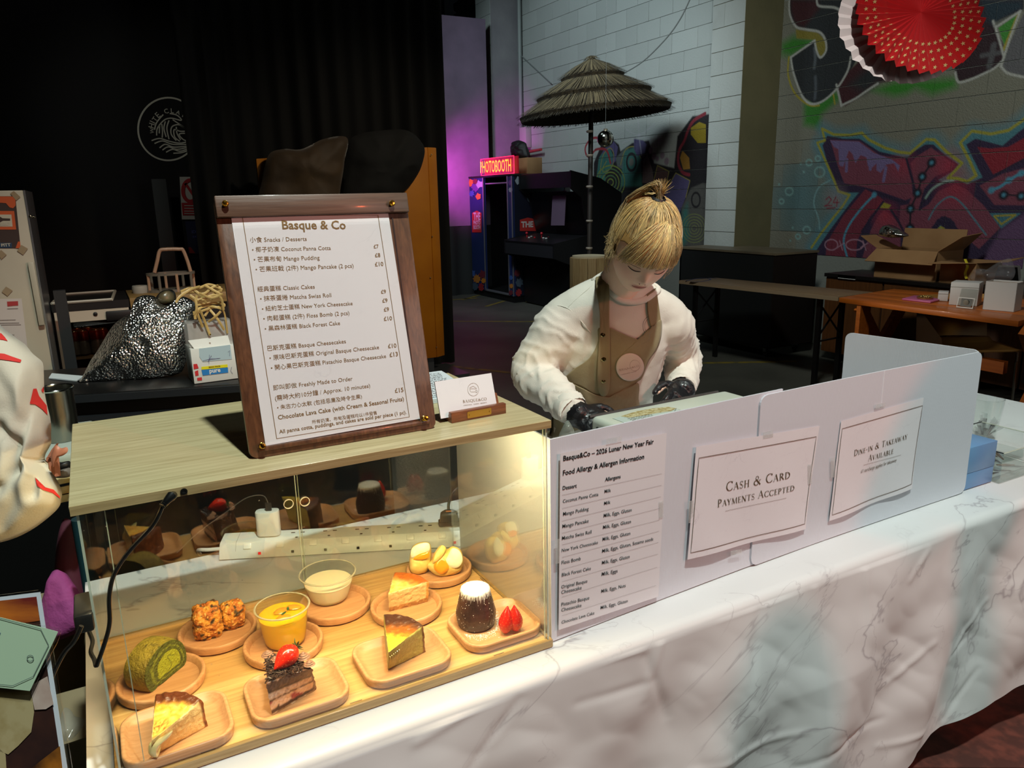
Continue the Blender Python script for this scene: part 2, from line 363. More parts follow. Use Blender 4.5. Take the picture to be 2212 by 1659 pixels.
# --- the spray paintings, drawn in the wall's own plane
def WY(pts, X=XW): return [(lambda q: (q[1], q[2]))(P(x, y, X=X)) for x, y in pts]
def ga(x, y): return (1660+x/3.949, 140+y/3.949)
def gb(x, y): return (1640+x/3.072, y/3.072)
def gc(x, y): return (1240+x/5.53, 240+y/5.53)
def poly(f, pts, col, soft=.004, a=1): return ('p', np.array(WY([f(*p) for p in pts])), lin(col)[:3], soft, a)
def strk(f, pts, w, col, soft=.004, a=1, sp=True):
    q = [f(*p) for p in pts]
    if sp and len(q) > 2: q = [tuple(v) for v in spline([np.array(p) for p in q], 4)]
    mx, my = np.mean([p[0] for p in q]), np.mean([p[1] for p in q]); w = w*(f(1, 0)[0]-f(0, 0)[0]); ww = abs(P(mx, my+w/2, X=XW)[2]-P(mx, my-w/2, X=XW)[2])
    return ('s', np.array(WY(q)), lin(col)[:3], soft, a, ww/2)
def dot(f, x, y, r, col, soft=.01, a=1): return strk(f, [(x, y), (x+.1, y)], 2*r, col, soft, a)
def ring(f, x, y, rx, ry, w, col, soft=.004, a=1): return strk(f, [(x+rx*math.cos(t), y+ry*math.sin(t)) for t in np.linspace(0, 2*math.pi, 17)], w, col, soft, a)
GR = []
GREY = (112, 112, 104)
SH = GR.append
# upper piece
SH(poly(gb, [(150, 290), (230, 240), (370, 250), (360, 300), (210, 380), (150, 360)], (52, 120, 40), .05))
SH(poly(gb, [(300, 690), (500, 600), (560, 640), (420, 760), (400, 850), (300, 830)], (52, 120, 40), .04))
SH(poly(gb, [(750, 600), (900, 540), (1310, 520), (1310, 580), (1150, 630), (1040, 590), (980, 625), (900, 640)], (52, 125, 40), .04))
SH(strk(gb, [(200, 380), (195, 500), (240, 620), (330, 695), (400, 700)], 14, (150, 140, 50)))
SH(strk(gb, [(490, 600), (505, 690)], 12, (150, 140, 50)))
DK, MR = (38, 42, 46), (62, 28, 34)
SH(poly(gb, [(205, 0), (210, 110), (245, 178), (390, 213), (440, 260), (450, 340), (415, 388), (372, 270), (213, 380), (235, 500), (290, 640), (370, 690), (450, 660), (545, 560), (620, 450), (700, 300), (900, 260), (900, 0)], DK))
SH(poly(gb, [(210, 0), (215, 80), (245, 170), (300, 180), (400, 60), (390, 0)], MR, .03))
SH(poly(gb, [(515, 570), (600, 470), (720, 350), (900, 420), (880, 540), (780, 550), (680, 640), (575, 705), (545, 690)], MR, .01))
SH(poly(gb, [(600, 560), (760, 420), (820, 520), (700, 620)], DK, .05))
SH(poly(gb, [(245, 195), (390, 215), (445, 270), (447, 340), (412, 380), (385, 345), (370, 265), (250, 255)], (128, 118, 48), .008))
SH(strk(gb, [(370, 320), (375, 380), (368, 450)], 22, (85, 92, 98), .01)); SH(strk(gb, [(375, 510), (378, 580), (372, 655)], 22, (78, 84, 92), .01))
SH(poly(gb, [(1300, 0), (1300, 480), (1330, 540), (1480, 495), (1600, 430), (1640, 330), (1620, 290), (1555, 150), (1757, 60), (1757, 0)], (44, 26, 34)))
SH(poly(gb, [(1480, 0), (1500, 130), (1560, 160), (1757, 60), (1757, 0)], (30, 48, 60), .03))
SH(poly(gb, [(1590, 185), (1735, 85), (1640, 330)], (60, 130, 50))); SH(strk(gb, [(1720, 100), (1625, 330)], 20, (150, 140, 50)))
SH(poly(gb, [(1757, 90), (1660, 300), (1615, 440), (1640, 475), (1757, 505), (1900, 500), (1900, 60)], (92, 92, 96)))
SH(strk(gb, [(1560, 300), (1545, 380), (1530, 440)], 40, (80, 80, 84), .01)); SH(strk(gb, [(1480, 370), (1600, 350)], 30, (80, 80, 84), .01))
WH = (170, 172, 168)
for q in ([(203, -20), (205, 90), (245, 175), (310, 195), (400, 212), (440, 262), (447, 335), (410, 382), (385, 342), (370, 270)], [(370, 270), (213, 380)], [(213, 380), (232, 490), (290, 640), (350, 690), (430, 668), (520, 585), (590, 470), (610, 380)],
          [(515, 562), (548, 700)], [(548, 700), (640, 655), (720, 600), (790, 555)], [(1305, 480), (1325, 545), (1400, 530), (1480, 495), (1560, 455), (1610, 410)], [(1625, 370), (1600, 280), (1575, 200), (1555, 140)], [(1575, 180), (1735, 75)], [(1735, 75), (1665, 260), (1608, 440)], [(1608, 440), (1650, 485), (1757, 512)], [(385, 0), (400, 40), (500, 50), (550, 75)]):
    SH(strk(gb, q, 15, WH, .006))
# lower piece
BL = (70, 128, 145)
for x, y, r in ((300, 1000, 200), (330, 1250, 230), (200, 1150, 160), (480, 900, 120), (380, 1450, 120)): SH(dot(ga, x, y, r, (62, 108, 118), .35, .55))
YO = [(370, 1560), (450, 1440), (560, 1300), (640, 1200), (695, 1110), (600, 1080), (560, 980), (490, 820), (420, 665), (485, 645), (460, 545), (560, 595), (700, 600), (800, 580), (860, 640), (1000, 710), (1120, 745), (1210, 755), (1350, 635), (1420, 640), (1520, 740), (1655, 840), (1600, 900), (1535, 965), (1620, 970), (1700, 995), (1775, 945), (1720, 820), (1640, 665), (1740, 565), (1900, 590), (2050, 560), (2180, 470), (2300, 350)]
SH(strk(ga, YO, 95, BL, .06, .8, False))
SH(poly(ga, YO+[(2300, 1800), (250, 1800)], (70, 120, 132), .01))
SH(poly(ga, [(465, 690), (505, 605), (640, 630), (780, 630), (950, 740), (1190, 795), (1225, 750), (1340, 680), (1410, 680), (1510, 770), (1625, 850), (1580, 905), (1450, 985), (1530, 1000), (1640, 990), (1700, 1020), (1830, 960), (1690, 680), (1770, 630), (2000, 690), (2130, 580), (2300, 450), (2300, 1800), (330, 1800), (400, 1600), (520, 1420), (700, 1180), (775, 1090), (620, 1090), (540, 960)], (46, 32, 62)))
PK = (116, 58, 76); RD = (135, 32, 52)
SH(poly(ga, [(530, 640), (780, 650), (950, 770), (1180, 810), (1225, 960), (1235, 1130), (1170, 1155), (960, 1080), (830, 1045), (650, 1010), (600, 880)], PK))
SH(poly(ga, [(830, 1060), (960, 1130), (985, 1160), (870, 1290), (760, 1500), (740, 1800), (480, 1800), (500, 1520), (640, 1290)], (112, 42, 60)))
SH(poly(ga, [(940, 1290), (990, 1240), (1060, 1290), (1130, 1380), (1130, 1800), (760, 1800), (830, 1560), (880, 1400)], PK)); SH(dot(ga, 1000, 1290, 55, (170, 45, 65), .12, .8))
SH(poly(ga, [(1215, 840), (1270, 780), (1390, 705), (1590, 850), (1560, 900), (1430, 950), (1330, 1060), (1280, 1250), (1370, 1190), (1450, 1080), (1600, 1015), (1690, 1060), (1840, 1200), (1980, 1390), (1800, 1570), (1640, 1430), (1560, 1310), (1480, 1290), (1400, 1380), (1340, 1470), (1110, 1450), (1130, 1200), (1200, 1190), (1255, 1060)], PK))
SH(dot(ga, 1540, 850, 60, (165, 42, 66), .12, .8)); SH(dot(ga, 1600, 1050, 75, (160, 36, 60), .15, .8)); SH(dot(ga, 1150, 850, 50, (160, 46, 66), .12, .7))
SH(poly(ga, [(1270, 1240), (1440, 1040), (1590, 990), (1480, 1010), (1340, 1140)], (30, 26, 44)))
SH(poly(ga, [(1380, 1440), (1440, 1320), (1510, 1290), (1590, 1340), (1630, 1460), (1640, 1600), (1360, 1600)], (40, 30, 58))); SH(poly(ga, [(1410, 1450), (1470, 1370), (1545, 1450), (1540, 1560), (1420, 1560)], (92, 150, 150))); SH(strk(ga, [(1420, 1460), (1475, 1385), (1545, 1460)], 18, (150, 140, 50)))
SH(poly(ga, [(1785, 700), (1900, 715), (2050, 700), (2300, 560), (2300, 760), (2100, 850), (1920, 935)], (128, 30, 46)))
SH(poly(ga, [(1805, 1030), (2000, 930), (2300, 850), (2300, 1200), (1930, 1195)], PK))
SH(poly(ga, [(1890, 1265), (2160, 1265), (1990, 1400)], (60, 110, 125))); SH(strk(ga, [(1930, 1290), (2110, 1280), (1990, 1360), (1930, 1290)], 16, (150, 140, 50), sp=False))
SH(poly(ga, [(1990, 1400), (2300, 1200), (2300, 1800), (1750, 1800)], (92, 66, 100), .02))
SH(poly(ga, [(940, 1220), (990, 1175), (1050, 1195), (1030, 1225)], (150, 140, 50)))
for q in ([(955, 1100), (1060, 1145), (1170, 1175)], [(800, 1420), (880, 1310), (980, 1170)], [(1050, 1240), (1110, 1330), (1160, 1430)], [(1180, 800), (1215, 930), (1255, 1070)], [(1940, 940), (2100, 850), (2200, 800)]): SH(strk(ga, q, 20, (40, 28, 54), sp=False))
SH(poly(ga, [(530, 645), (775, 655), (900, 750), (1060, 810), (1125, 860), (1110, 910), (1075, 840), (1010, 850), (960, 920), (925, 900), (925, 840), (880, 885), (850, 860), (840, 790), (790, 770), (745, 840), (720, 760), (690, 730), (640, 870), (605, 850), (600, 720), (560, 700)], (112, 98, 142)))
for q in ([(620, 760), (625, 850)], [(672, 810), (668, 905)], [(1005, 880), (985, 990)], [(870, 820), (872, 890)]): SH(strk(ga, q, 30, (112, 98, 142)))
LB = (74, 140, 168)
SH(strk(ga, [(905, 1110), (800, 1220), (690, 1370), (645, 1500), (675, 1640)], 20, LB)); SH(dot(ga, 905, 1110, 24, LB))
SH(strk(ga, [(1370, 1320), (1440, 1200), (1550, 1125), (1650, 1180), (1760, 1320), (1860, 1450)], 14, (80, 118, 136)))
SH(strk(ga, [(1905, 1070), (1980, 1040), (2050, 990), (2150, 930), (2260, 900)], 26, LB)); [SH(dot(ga, x, y, 28, LB)) for x, y in ((1905, 1070), (2055, 985), (2160, 925))]
SH(strk(ga, [(1395, 835), (1315, 955), (1275, 1095), (1215, 1230), (1210, 1395)], 18, (28, 22, 38), sp=False)); SH(strk(ga, [(2010, 1105), (2160, 1120), (2260, 1120)], 14, (28, 22, 38), sp=False))
for x, y in ((1395, 835), (1315, 955), (1275, 1095), (1215, 1230), (1210, 1395), (2010, 1110), (2160, 1120)): SH(dot(ga, x, y, 43, (28, 22, 38))); SH(dot(ga, x, y, 16, LB))
SH(strk(ga, [(1345, 1135), (1400, 1060), (1500, 1000), (1580, 985)], 14, (150, 178, 170), .01))
SH(strk(ga, YO, 24, (150, 146, 52), .006, 1, False))
for x, y, r in ((440, 915, 42), (425, 800, 22), (350, 835, 25), (180, 1080, 32), (115, 1165, 20), (330, 1410, 30), (255, 1465, 20)): SH(ring(ga, x, y, r, r, 12, (120, 160, 158), .008))
for x, y in ((278, 845), (305, 915), (210, 1390), (95, 1020), (190, 1500)): SH(dot(ga, x, y, 9, (120, 160, 158)))
SH(strk(ga, [(530, 985), (430, 1050), (390, 1180), (430, 1310), (440, 1400)], 10, (120, 160, 165), .008)); SH(dot(ga, 570, 1130, 70, (150, 130, 140), .1, .5))
for q in ([(492, 1150), (520, 1125), (540, 1150), (510, 1190), (482, 1205), (545, 1200)], [(580, 1125), (555, 1175), (605, 1175)], [(590, 1150), (585, 1210)], [(500, 1225), (570, 1218)]): SH(strk(ga, q, 9, (125, 30, 55), sp=False))
LP = (170, 130, 150)
for x in (540, 740): SH(ring(ga, x, 1535, 75 if x > 600 else 55, 45, 9, LP)); SH(strk(ga, [(x+70, 1500), (x+95, 1580)], 8, LP)); SH(strk(ga, [(x+50, 1560), (x+110, 1520)], 8, LP))
# the piece on the block wall behind the parasol
BK = (30, 28, 32); TE = (58, 112, 104); PU = (84, 78, 118); YL = (150, 142, 70)
SH(poly(gc, [(240, 1000), (240, 620), (330, 400), (440, 320), (540, 400), (560, 480), (700, 380), (900, 350), (960, 620), (1200, 680), (1240, 300), (1420, 60), (1900, 0), (1900, 1900), (240, 1900)], BK, .01))
SH(poly(gc, [(500, 560), (640, 420), (700, 560), (620, 720), (520, 660)], (92, 100, 98), .01))
SH(poly(gc, [(250, 980), (300, 560), (360, 470), (430, 440), (470, 520), (470, 650), (380, 760), (360, 980)], TE)); SH(poly(gc, [(330, 520), (400, 380), (480, 360), (530, 430), (500, 600), (450, 640), (480, 500), (430, 450)], PU))
SH(strk(gc, [(300, 900), (340, 560), (430, 440), (480, 520), (460, 660), (370, 730), (345, 690), (390, 600)], 11, YL))
SH(poly(gc, [(560, 900), (600, 480), (720, 430), (800, 560), (820, 900)], TE, .02)); SH(ring(gc, 690, 610, 55, 100, 34, BK)); SH(dot(gc, 690, 610, 45, (110, 108, 100))); SH(strk(gc, [(560, 640), (620, 460), (740, 430), (800, 560)], 12, YL))
SH(poly(gc, [(720, 330), (830, 350), (870, 400), (850, 500), (760, 540), (720, 450)], PU, .01)); SH(poly(gc, [(820, 860), (830, 600), (880, 510), (940, 700), (960, 860)], (98, 84, 84)))
SH(poly(gc, [(950, 860), (1000, 650), (1140, 720), (1100, 900)], (84, 62, 60))); SH(strk(gc, [(950, 860), (1000, 650), (1140, 720), (1100, 900)], 10, YL, sp=False))
for x, y, r in ((920, 470, 40), (960, 540, 45), (1060, 530, 42), (1110, 600, 45), (1000, 570, 30)): SH(dot(gc, x, y, r, (150, 132, 146)))
SH(poly(gc, [(1080, 1700), (1090, 960), (1220, 740), (1390, 830), (1350, 1000), (1270, 1200), (1260, 1700)], PU)); SH(strk(gc, [(1090, 960), (1220, 740), (1390, 830), (1340, 1030)], 10, YL, sp=False))
SH(poly(gc, [(1280, 1700), (1290, 1150), (1400, 920), (1540, 860), (1900, 900), (1900, 1700)], (84, 84, 80), .01)); SH(poly(gc, [(1270, 1700), (1300, 1200), (1360, 1100), (1380, 1500)], TE, .04))
SH(ring(gc, 1460, 1060, 50, 85, 26, BK)); 
for k in range(1, 6): SH(ring(gc, 440, 850, 34*k, 40*k, 15, (126, 140, 60) if k % 2 else (86, 122, 78)))
for k in range(1, 6): SH(ring(gc, 1440, 1400, 30*k, 34*k, 10, (120, 130, 80)))
SH(poly(gc, [(270, 1200), (300, 980), (360, 900), (480, 920), (560, 980), (500, 1100), (430, 1180), (440, 1300), (270, 1300)], (140, 168, 168), .02))
SH(poly(gc, [(330, 1020), (380, 960), (470, 1010), (540, 1040), (470, 1120), (400, 1090), (400, 1200), (350, 1150)], (30, 72, 52))); SH(poly(gc, [(250, 1900), (270, 1300), (400, 1240), (500, 1500), (420, 1900)], (120, 44, 40), .01))
SH(strk(gc, [(440, 620), (400, 480), (330, 450), (250, 470), (200, 545), (150, 520), (140, 430), (200, 340), (280, 320), (330, 380)], 30, (150, 48, 56))); SH(dot(gc, 230, 430, 45, (170, 172, 170)))
SH(strk(gc, [(1570, 30), (1440, 110), (1370, 220), (1320, 360), (1260, 470), (1250, 620), (1300, 730), (1380, 760)], 42, (130, 42, 54))); SH(poly(gc, [(1400, 200), (1500, 130), (1580, 160), (1580, 380), (1480, 380), (1400, 280)], (150, 132, 34))); SH(poly(gc, [(1270, 560), (1300, 470), (1380, 560), (1390, 690), (1310, 700)], (150, 110, 40)))
for q in ([(770, 100), (785, 330), (810, 520)], [(630, 220), (770, 300), (910, 330)], [(580, 380), (770, 300), (970, 160)]): SH(strk(gc, q, 9, (185, 185, 190), .012, .8, sp=False))
SH(dot(gc, 775, 300, 20, (190, 190, 196), .03))
SHB = [(s, s[1].min(0)-.15, s[1].max(0)+.15) for s in GR]
def wallcolor(y, z, base):
    out = np.tile(np.array(base), (len(y), 1)); p = np.stack([y, z], 1); lo0, hi0 = p.min(0), p.max(0)
    for s, lo, hi in SHB:
        if (lo > hi0).any() or (hi < lo0).any(): continue
        q = s[1]; a_, b_ = (q, np.roll(q, -1, 0)) if s[0] == 'p' else (q[:-1], q[1:])
        d2 = np.full(len(p), 9.)
        for A, B in zip(a_, b_):
            AB = B-A; t = np.clip(((p-A)@AB)/(AB@AB+1e-12), 0, 1); dd = ((p-A-t[:, None]*AB)**2).sum(1); d2 = np.minimum(d2, dd)
        d = np.sqrt(d2)
        if s[0] == 'p':
            ins = np.zeros(len(p), bool)
            for A, B in zip(a_, b_):
                c = ((A[1] > p[:, 1]) != (B[1] > p[:, 1])); xx = (B[0]-A[0])*(p[:, 1]-A[1])/(B[1]-A[1]+1e-12)+A[0]; ins ^= c & (p[:, 0] < xx)
            sd = np.where(ins, d, -d)
        else: sd = s[5]-d
        al = np.clip(sd/(2*s[3])+.5, 0, 1)*s[4]; out = out*(1-al[:, None])+np.array(s[2])*al[:, None]
    return out
def block_mesh(w, h, nu, nv, colfn=None, base=(168, 172, 168)):
    """one block: a face grid at x=0 facing -X with a bevelled edge running back 9 mm"""
    us = np.linspace(-w/2, w/2, nu+1); vs = np.linspace(-h/2, h/2, nv+1); U, Vv = np.meshgrid(us, vs)
    n = (nu+1)*(nv+1); jx = RNG.normal(0, .0006, n)
    V = np.stack([jx, U.ravel(), Vv.ravel()], 1); Fc = []
    for j in range(nv):
        for i in range(nu):
            a = j*(nu+1)+i; Fc.append((a, a+nu+1, a+nu+2, a+1))
    rim = [i for i in range(nu+1)]+[j*(nu+1)+nu for j in range(1, nv+1)]+[nv*(nu+1)+i for i in range(nu-1, -1, -1)]+[j*(nu+1) for j in range(nv-1, 0, -1)]
    k = len(rim); R2 = V[rim].copy(); R2[:, 0] = .007; R2[:, 1] += np.sign(R2[:, 1])*.002; V = np.vstack([V, R2])
    for i in range(k): Fc.append((rim[i], n+i, n+(i+1) % k, rim[(i+1) % k])[::-1])
    me = bpy.data.meshes.new('block'); me.from_pydata(V.tolist(), [], Fc); me.materials.append(M_blk)
    C_ = colfn(V) if colfn else np.tile(np.array(lin(base)[:3])*RNG.uniform(.94, 1.04), (len(V), 1))
    at = me.color_attributes.new('Col', 'FLOAT_COLOR', 'POINT'); at.data.foreach_set('color', np.hstack([C_, np.ones((len(C_), 1))]).astype(np.float32).ravel())
    return me
BW, BH = .45, .225
CACHE = {}
def block(parent, X, y, z, w, paint=False, base=(168, 172, 168), name='block'):
    if paint: me = block_mesh(w-.006, BH-.006, max(2, int(w/.0075)), 30, lambda V: wallcolor(V[:, 1]+y, V[:, 2]+z, lin(base)[:3]))
    else:
        k = (round(w, 3), base, random.randrange(3))
        if k not in CACHE: CACHE[k] = block_mesh(w-.006, BH-.006, 4, 2, None, base)
        me = CACHE[k]
    o = bpy.data.objects.new(name, me); COL.objects.link(o); o.parent = parent; o.location = np.array((X, y, z))-worldloc(parent); return o
def lay_wall(parent, X, y0, y1, z0, z1, base, pz, light=False):
    r = int(round(z0/BH))
    while r*BH < z1:
        off = (r % 2)*BW/2; y = y0-off
        while y < y1-.02:
            a, b = max(y, y0), min(y+BW, y1)
            if b-a > .03:
                pt = pz and pz(a, b, r*BH)
                block(parent, X-.006, (a+b)/2, (r+.5)*BH, b-a, bool(pt), base)
            y += BW
        r += 1
Yp1 = P(1597, 300, X=XP)[1]; Yp1b = P(1530, 300, X=XP)[1]; Yp2 = P(1062, 150, X=XP)[1]
BASE1 = (172, 178, 174); BASE2 = (118, 118, 106)
yl0 = P(1540, 300, X=XW)[1]-.3
lay_wall(wall, XW, Yp1b-.1, Yp2, 1.0, 4.7, BASE1, lambda a, b, z: a < 8.3 and z < 2.5)
lay_wall(wall, XW, 2.35, Yp1, .9, 3.35, BASE2, lambda a, b, z: True)
def pillar(name, y0, y1, zt, side):
    pl = mk('pillar', box((XP, y0, 0), (XW+.05, y1, 5.8)), side, kind='structure')
    r = 4
    while r*BH < zt:
        if r % 2: block(pl, XP-.006, (y0+y1)/2, (r+.5)*BH, y1-y0, base=BASE1)
        else:
            h = (y1-y0)/2; block(pl, XP-.006, y0+h*.62, (r+.5)*BH, h*1.24, base=BASE1); block(pl, XP-.006, y1-h*.38, (r+.5)*BH, h*.76, base=BASE1)
        r += 1
    return pl
pillar('pillar', Yp1, Yp1b, 4.2, mat('beige_pillar_paint', (92, 88, 62), .8, c2=(104, 98, 70), ns=2, bump=.2, bs=30))
pillar('pillar', Yp2, Yp2+.5, 5.7, mat('grey_pillar_paint', (150, 148, 152), .8, c2=(132, 130, 136), ns=2, bump=.2, bs=30))
mk('wall_back', box((-6, 13.2, 0), (XW, 13.4, 5.8)), mat('far_wall_paint', (70, 72, 74), .9), kind='structure')
mk('ceiling', box((-6, -6, 5.8), (XW+.2, 13.4, 5.9)), mat('dark_roof_sheet', (40, 40, 38), .9), kind='structure')
mk('wall_left', box((-6.2, -6, 0), (-6, 13.4, 5.8)), mat('dark_wall_paint', (26, 26, 26), .9), kind='structure')
bm_ = mat('roof_beam_paint', (150, 138, 120), .7)
for k, (a, b) in enumerate((((985, 20), (1040, -16)), ((985, 44), (1050, 10)))):
    A, B = P(*a, Y=12.6), P(*b, Y=12.6); mk('trim_%d' % (k+1), tube([A, B], .1, 4), bm_ if k == 0 else mat('green_beam_paint', (70, 120, 100), .7), kind='structure')
# screen lit magenta, pipes, switches
q = [P(994, 560, Y=10.2), P(1055, 560, Y=10.2), P(1055, 42, Y=10.2), P(994, 33, Y=10.2)]
x0, x1 = P(900, 300, Y=10.2)[0], P(1055, 300, Y=10.2)[0]; zt = q[2][2]; zm = P(1020, 487, Y=10.2)[2]
sc = thing('partition_screen', ((x0+x1)/2, 10.2, 0), 'tall flat partition screen lit magenta beside the photo booth', 'screen')
mk('upper_board', box((x0, 10.2, zm), (x1, 10.26, zt)), mat('screen_paint', (138, 118, 142), .8, c2=(112, 98, 118), ns=1.5), sc)
mk('lower_drape', grid(lambda u, v: (x0+(x1-x0)*u, 10.19+.02*math.sin(u*26), zm*v), 60, 2), mat('dark_drape', (44, 46, 46), .9), sc, smooth=True)
pm = mat('pipe_paint', (150, 158, 156), .5)
for x, r, m in ((1117, .035, mat('black_conduit', (16, 16, 16), .6)), (1126, .03, pm)):
    b = P(x, 300, X=XW-.06); yy = b[1]
    o = mk('conduit_pipe', tube([(XW-.06, yy, .6), (XW-.06, yy, 5.7)], r, 10), m, smooth=True)
    tag(o, 'black vertical conduit on the block wall by the screen' if x == 1117 else 'grey vertical conduit beside the black one on the block wall', 'pipe')
sw = thing('wall_switch', P(1136, 330, X=XW-.02), 'pale isolator box on the block wall behind the neon sign', 'switch box')
c = P(1135, 297, X=XW-.06); mk('case', obox(c, (0, .1, 0), (0, 0, .16), (.05, 0, 0)), mat('pale_plastic', (176, 176, 172), .5), sw, bevel=.01)
mk('lower_case', obox(c-np.array((0, 0, .3)), (0, .06, 0), (0, 0, .1), (.04, 0, 0)), mat('maroon_plastic', (92, 50, 66), .5), sw, bevel=.01)
a, b = P(1137, 329, X=XW-.1), P(1169, 323, X=XW-.1)
tag(mk('red_lever', tube([a, b], .022, 8), mat('red_lever_paint', (190, 62, 70), .5), smooth=True), 'short red bar fixed to the block wall behind the booth', 'lever')
cb = [P(*p, X=XW-.05) for p in ((1040, 45), (1075, 75), (1120, 115), (1160, 152), (1190, 180))]
tag(mk('hanging_cable', tube(spline(cb, 5), .008, 5), mat('grey_cable', (120, 126, 124), .6), smooth=True), 'thin grey cable sagging from the screen towards the parasol', 'cable')
cb = [P(*p, X=5.7) for p in ((1345, 160), (1390, 132), (1440, 82), (1470, 40), (1492, -5))]
tag(mk('hanging_cable', tube(spline(cb, 5), .007, 5), MATS['grey_cable'], smooth=True), 'thin grey cable rising from behind the parasol to the roof', 'cable')
# ================================================================ drapes, wall emblem, coats
def pillow(bnd, n, front, back, k=72, nr=10, amp=0, fq=12, p=2.2, seed=0, c=None, ridge=0):
    """soft closed volume inside a boundary loop; front/back bulge along normal n"""
    b = np.array(spline(bnd, 8, True)); b = b[np.linspace(0, len(b)-1, k).astype(int)]; c = b.mean(0) if c is None else np.array(c, float); n = unit(n); rings = []
    def off(s, sd, pt):
        h = sd*(max(0, 1-s**p))**.6
        q = Vector(pt)*fq+Vector((seed, seed*2.3, 0)); w_ = noise.noise(q)*amp+noise.noise(q*2.7)*amp*.45
        if ridge: w_ += (abs(noise.noise(q*.8+Vector((9, 3, 1))))*2-.3)*-ridge
        return n*(h+w_*min(1, 3*(1-s)+.25))
    for s in np.linspace(0.02, 1, nr): rings.append([c+(q-c)*s+off(s, front, c+(q-c)*s) for q in b])
    for s in np.linspace(1, .02, nr)[1:]: rings.append([c+(q-c)*s-off(s, back, c+(q-c)*s+n*.3)*1 for q in b])
    return loft(rings)
M_drape = mat('black_drape', (2, 2, 2), .95)
def drape(name, xa, xb, y, z0, z1, m, folds, dep, label):
    g = grid(lambda u, v: (xa+(xb-xa)*u, y+dep*math.sin(u*folds*2*math.pi)+dep*.5*math.sin(u*folds*5.1+1), z0+(z1-z0)*v), int(folds*14), 2)
    return mk(name, g, m, smooth=True, label=label, cat='curtain')
xc0 = P(413, 400, Y=5.5)[0]
drape('stage_curtain', xc0, 2.99, 5.5, .01, 5.3, M_drape, 14, .03, 'black stage curtain hanging behind the coats on the orange board')
bw = mk('backdrop_panel', box((-3.2, 6.5, 0), (2.2, 6.56, 5.3)), mat('black_panel', (6, 6, 7), .8), label='black backdrop panel with the white round wave emblem', cat='backdrop')
# emblem
M_emb = mat('emblem_white', (225, 226, 210), .8)
ny = (0, -1, 0); E3 = []
def e_(x, y): return P(x/3.191, 180+y/3.191, Y=6.495)
A_ = [e_(1160+208*math.cos(t)*1.0, 315+216*math.sin(t)) for t in np.linspace(0, 2*math.pi, 60)]
E3.append(stroke2(A_[:-1], .014, ny, True))
for ch, a_, h in (('W', 183, 30), ('H', 168, 24), ('I', 157, 5), ('T', 146, 20), ('E', 131, 17), ('C', 103, 23), ('L', 85, 16), ('A', 67, 24), ('W', 46, 28)):
    a = math.radians(a_); x, y = 1178+118*math.cos(a), 322-118*math.sin(a); tx, ty = math.sin(a), math.cos(a)
    E3.append(tline(ch, e_(x-tx*h*.62, y-ty*h*.62), e_(x+tx*h*.62, y+ty*h*.62), np.array(ny), 1, .012))
for q in ([(1065, 320), (1080, 270), (1125, 215)], [(1170, 208), (1220, 220), (1250, 255), (1180, 240), (1130, 255), (1085, 310), (1080, 360)], [(1115, 280), (1120, 330), (1118, 375)], [(1140, 262), (1130, 310), (1145, 370)], [(1165, 255), (1150, 310), (1165, 385)], [(1190, 250), (1270, 305), (1230, 285), (1185, 300), (1180, 350), (1215, 395)],
          [(1285, 330), (1240, 330), (1200, 320), (1205, 370), (1240, 400)], [(1290, 345), (1250, 345), (1235, 355), (1260, 385), (1295, 400)], [(1215, 300), (1220, 345), (1245, 390)], [(1100, 290), (1098, 345)],
          [(1045, 395), (1100, 380), (1170, 400), (1240, 412), (1300, 400)], [(1065, 415), (1120, 397), (1190, 420), (1300, 420)], [(1100, 445), (1140, 420), (1200, 440), (1300, 432)], [(1120, 460), (1160, 438), (1220, 455), (1300, 440)], [(1145, 475), (1190, 455), (1240, 468), (1300, 450)], [(1195, 482), (1250, 478), (1300, 462)]):
    E3.append(stroke2([e_(*v) for v in spline([np.array(v, float) for v in q], 5)], .010, ny))
lineset('wave_emblem', E3, M_emb, bw)
# signs and grey post by the curtain's edge
po = P(382, 700, Y=6.2); pt = P(382, 400, Y=6.2)
tag(mk('grey_post', box((po[0]-.06, 6.15, 0), (po[0]+.05, 6.22, pt[2]+.05)), mat('grey_post_paint', (58, 62, 62), .6)), 'thin grey post behind the wooden drink carrier', 'post')
def sheet(name, px, Y, m, label, th=.004, cat='sign'):
    q = [P(x, y, Y=Y) for x, y in px]; return mk(name, slab(*q, th), m, label=label, cat=cat)
np0 = P(388, 382, Y=5.92); mk('sign_board', box((np0[0]-.02, 5.915, 0), (np0[0]+.24, 5.945, np0[2]+.05)), mat('sign_board_black', (8, 8, 8), .8), label='narrow black board carrying the warning sign and poster', cat='board')
s1 = sheet('warning_sign', [(393, 474), (430, 474), (424, 382), (388, 382)], 5.9, mat('sign_white', (188, 186, 178), .5), 'white and red prohibition sign beside the black curtain')
R_ = mat('sign_red', (165, 40, 44), .5); Yq = 5.895
mk('red_field', slab(*[P(x, y, Y=Yq) for x, y in ((395, 465), (432, 465), (430, 438), (392, 438))], .002), R_, s1)
mk('ban_ring', stroke2([P(411+16*math.cos(t), 412+23*math.sin(t), Y=Yq) for t in np.linspace(0, 6.1, 24)], .028, ny, True), R_, s1, weld=False)
mk('ban_bar', stroke2([P(400, 396, Y=Yq), P(422, 428, Y=Yq)], .02, ny), R_, s1, weld=False)
mk('small_lettering', join(*[stroke2([P(398, y, Y=Yq-.004), P(428, y+.5, Y=Yq-.004)], .006, ny) for y in (444, 450, 456, 461)]), MATS['sign_white'], s1, weld=False)
s2 = sheet('blue_poster', [(408, 548), (436, 548), (428, 478), (400, 478)], 5.9, mat('poster_navy', (34, 38, 72), .5), 'small navy and red poster under the prohibition sign', cat='poster')
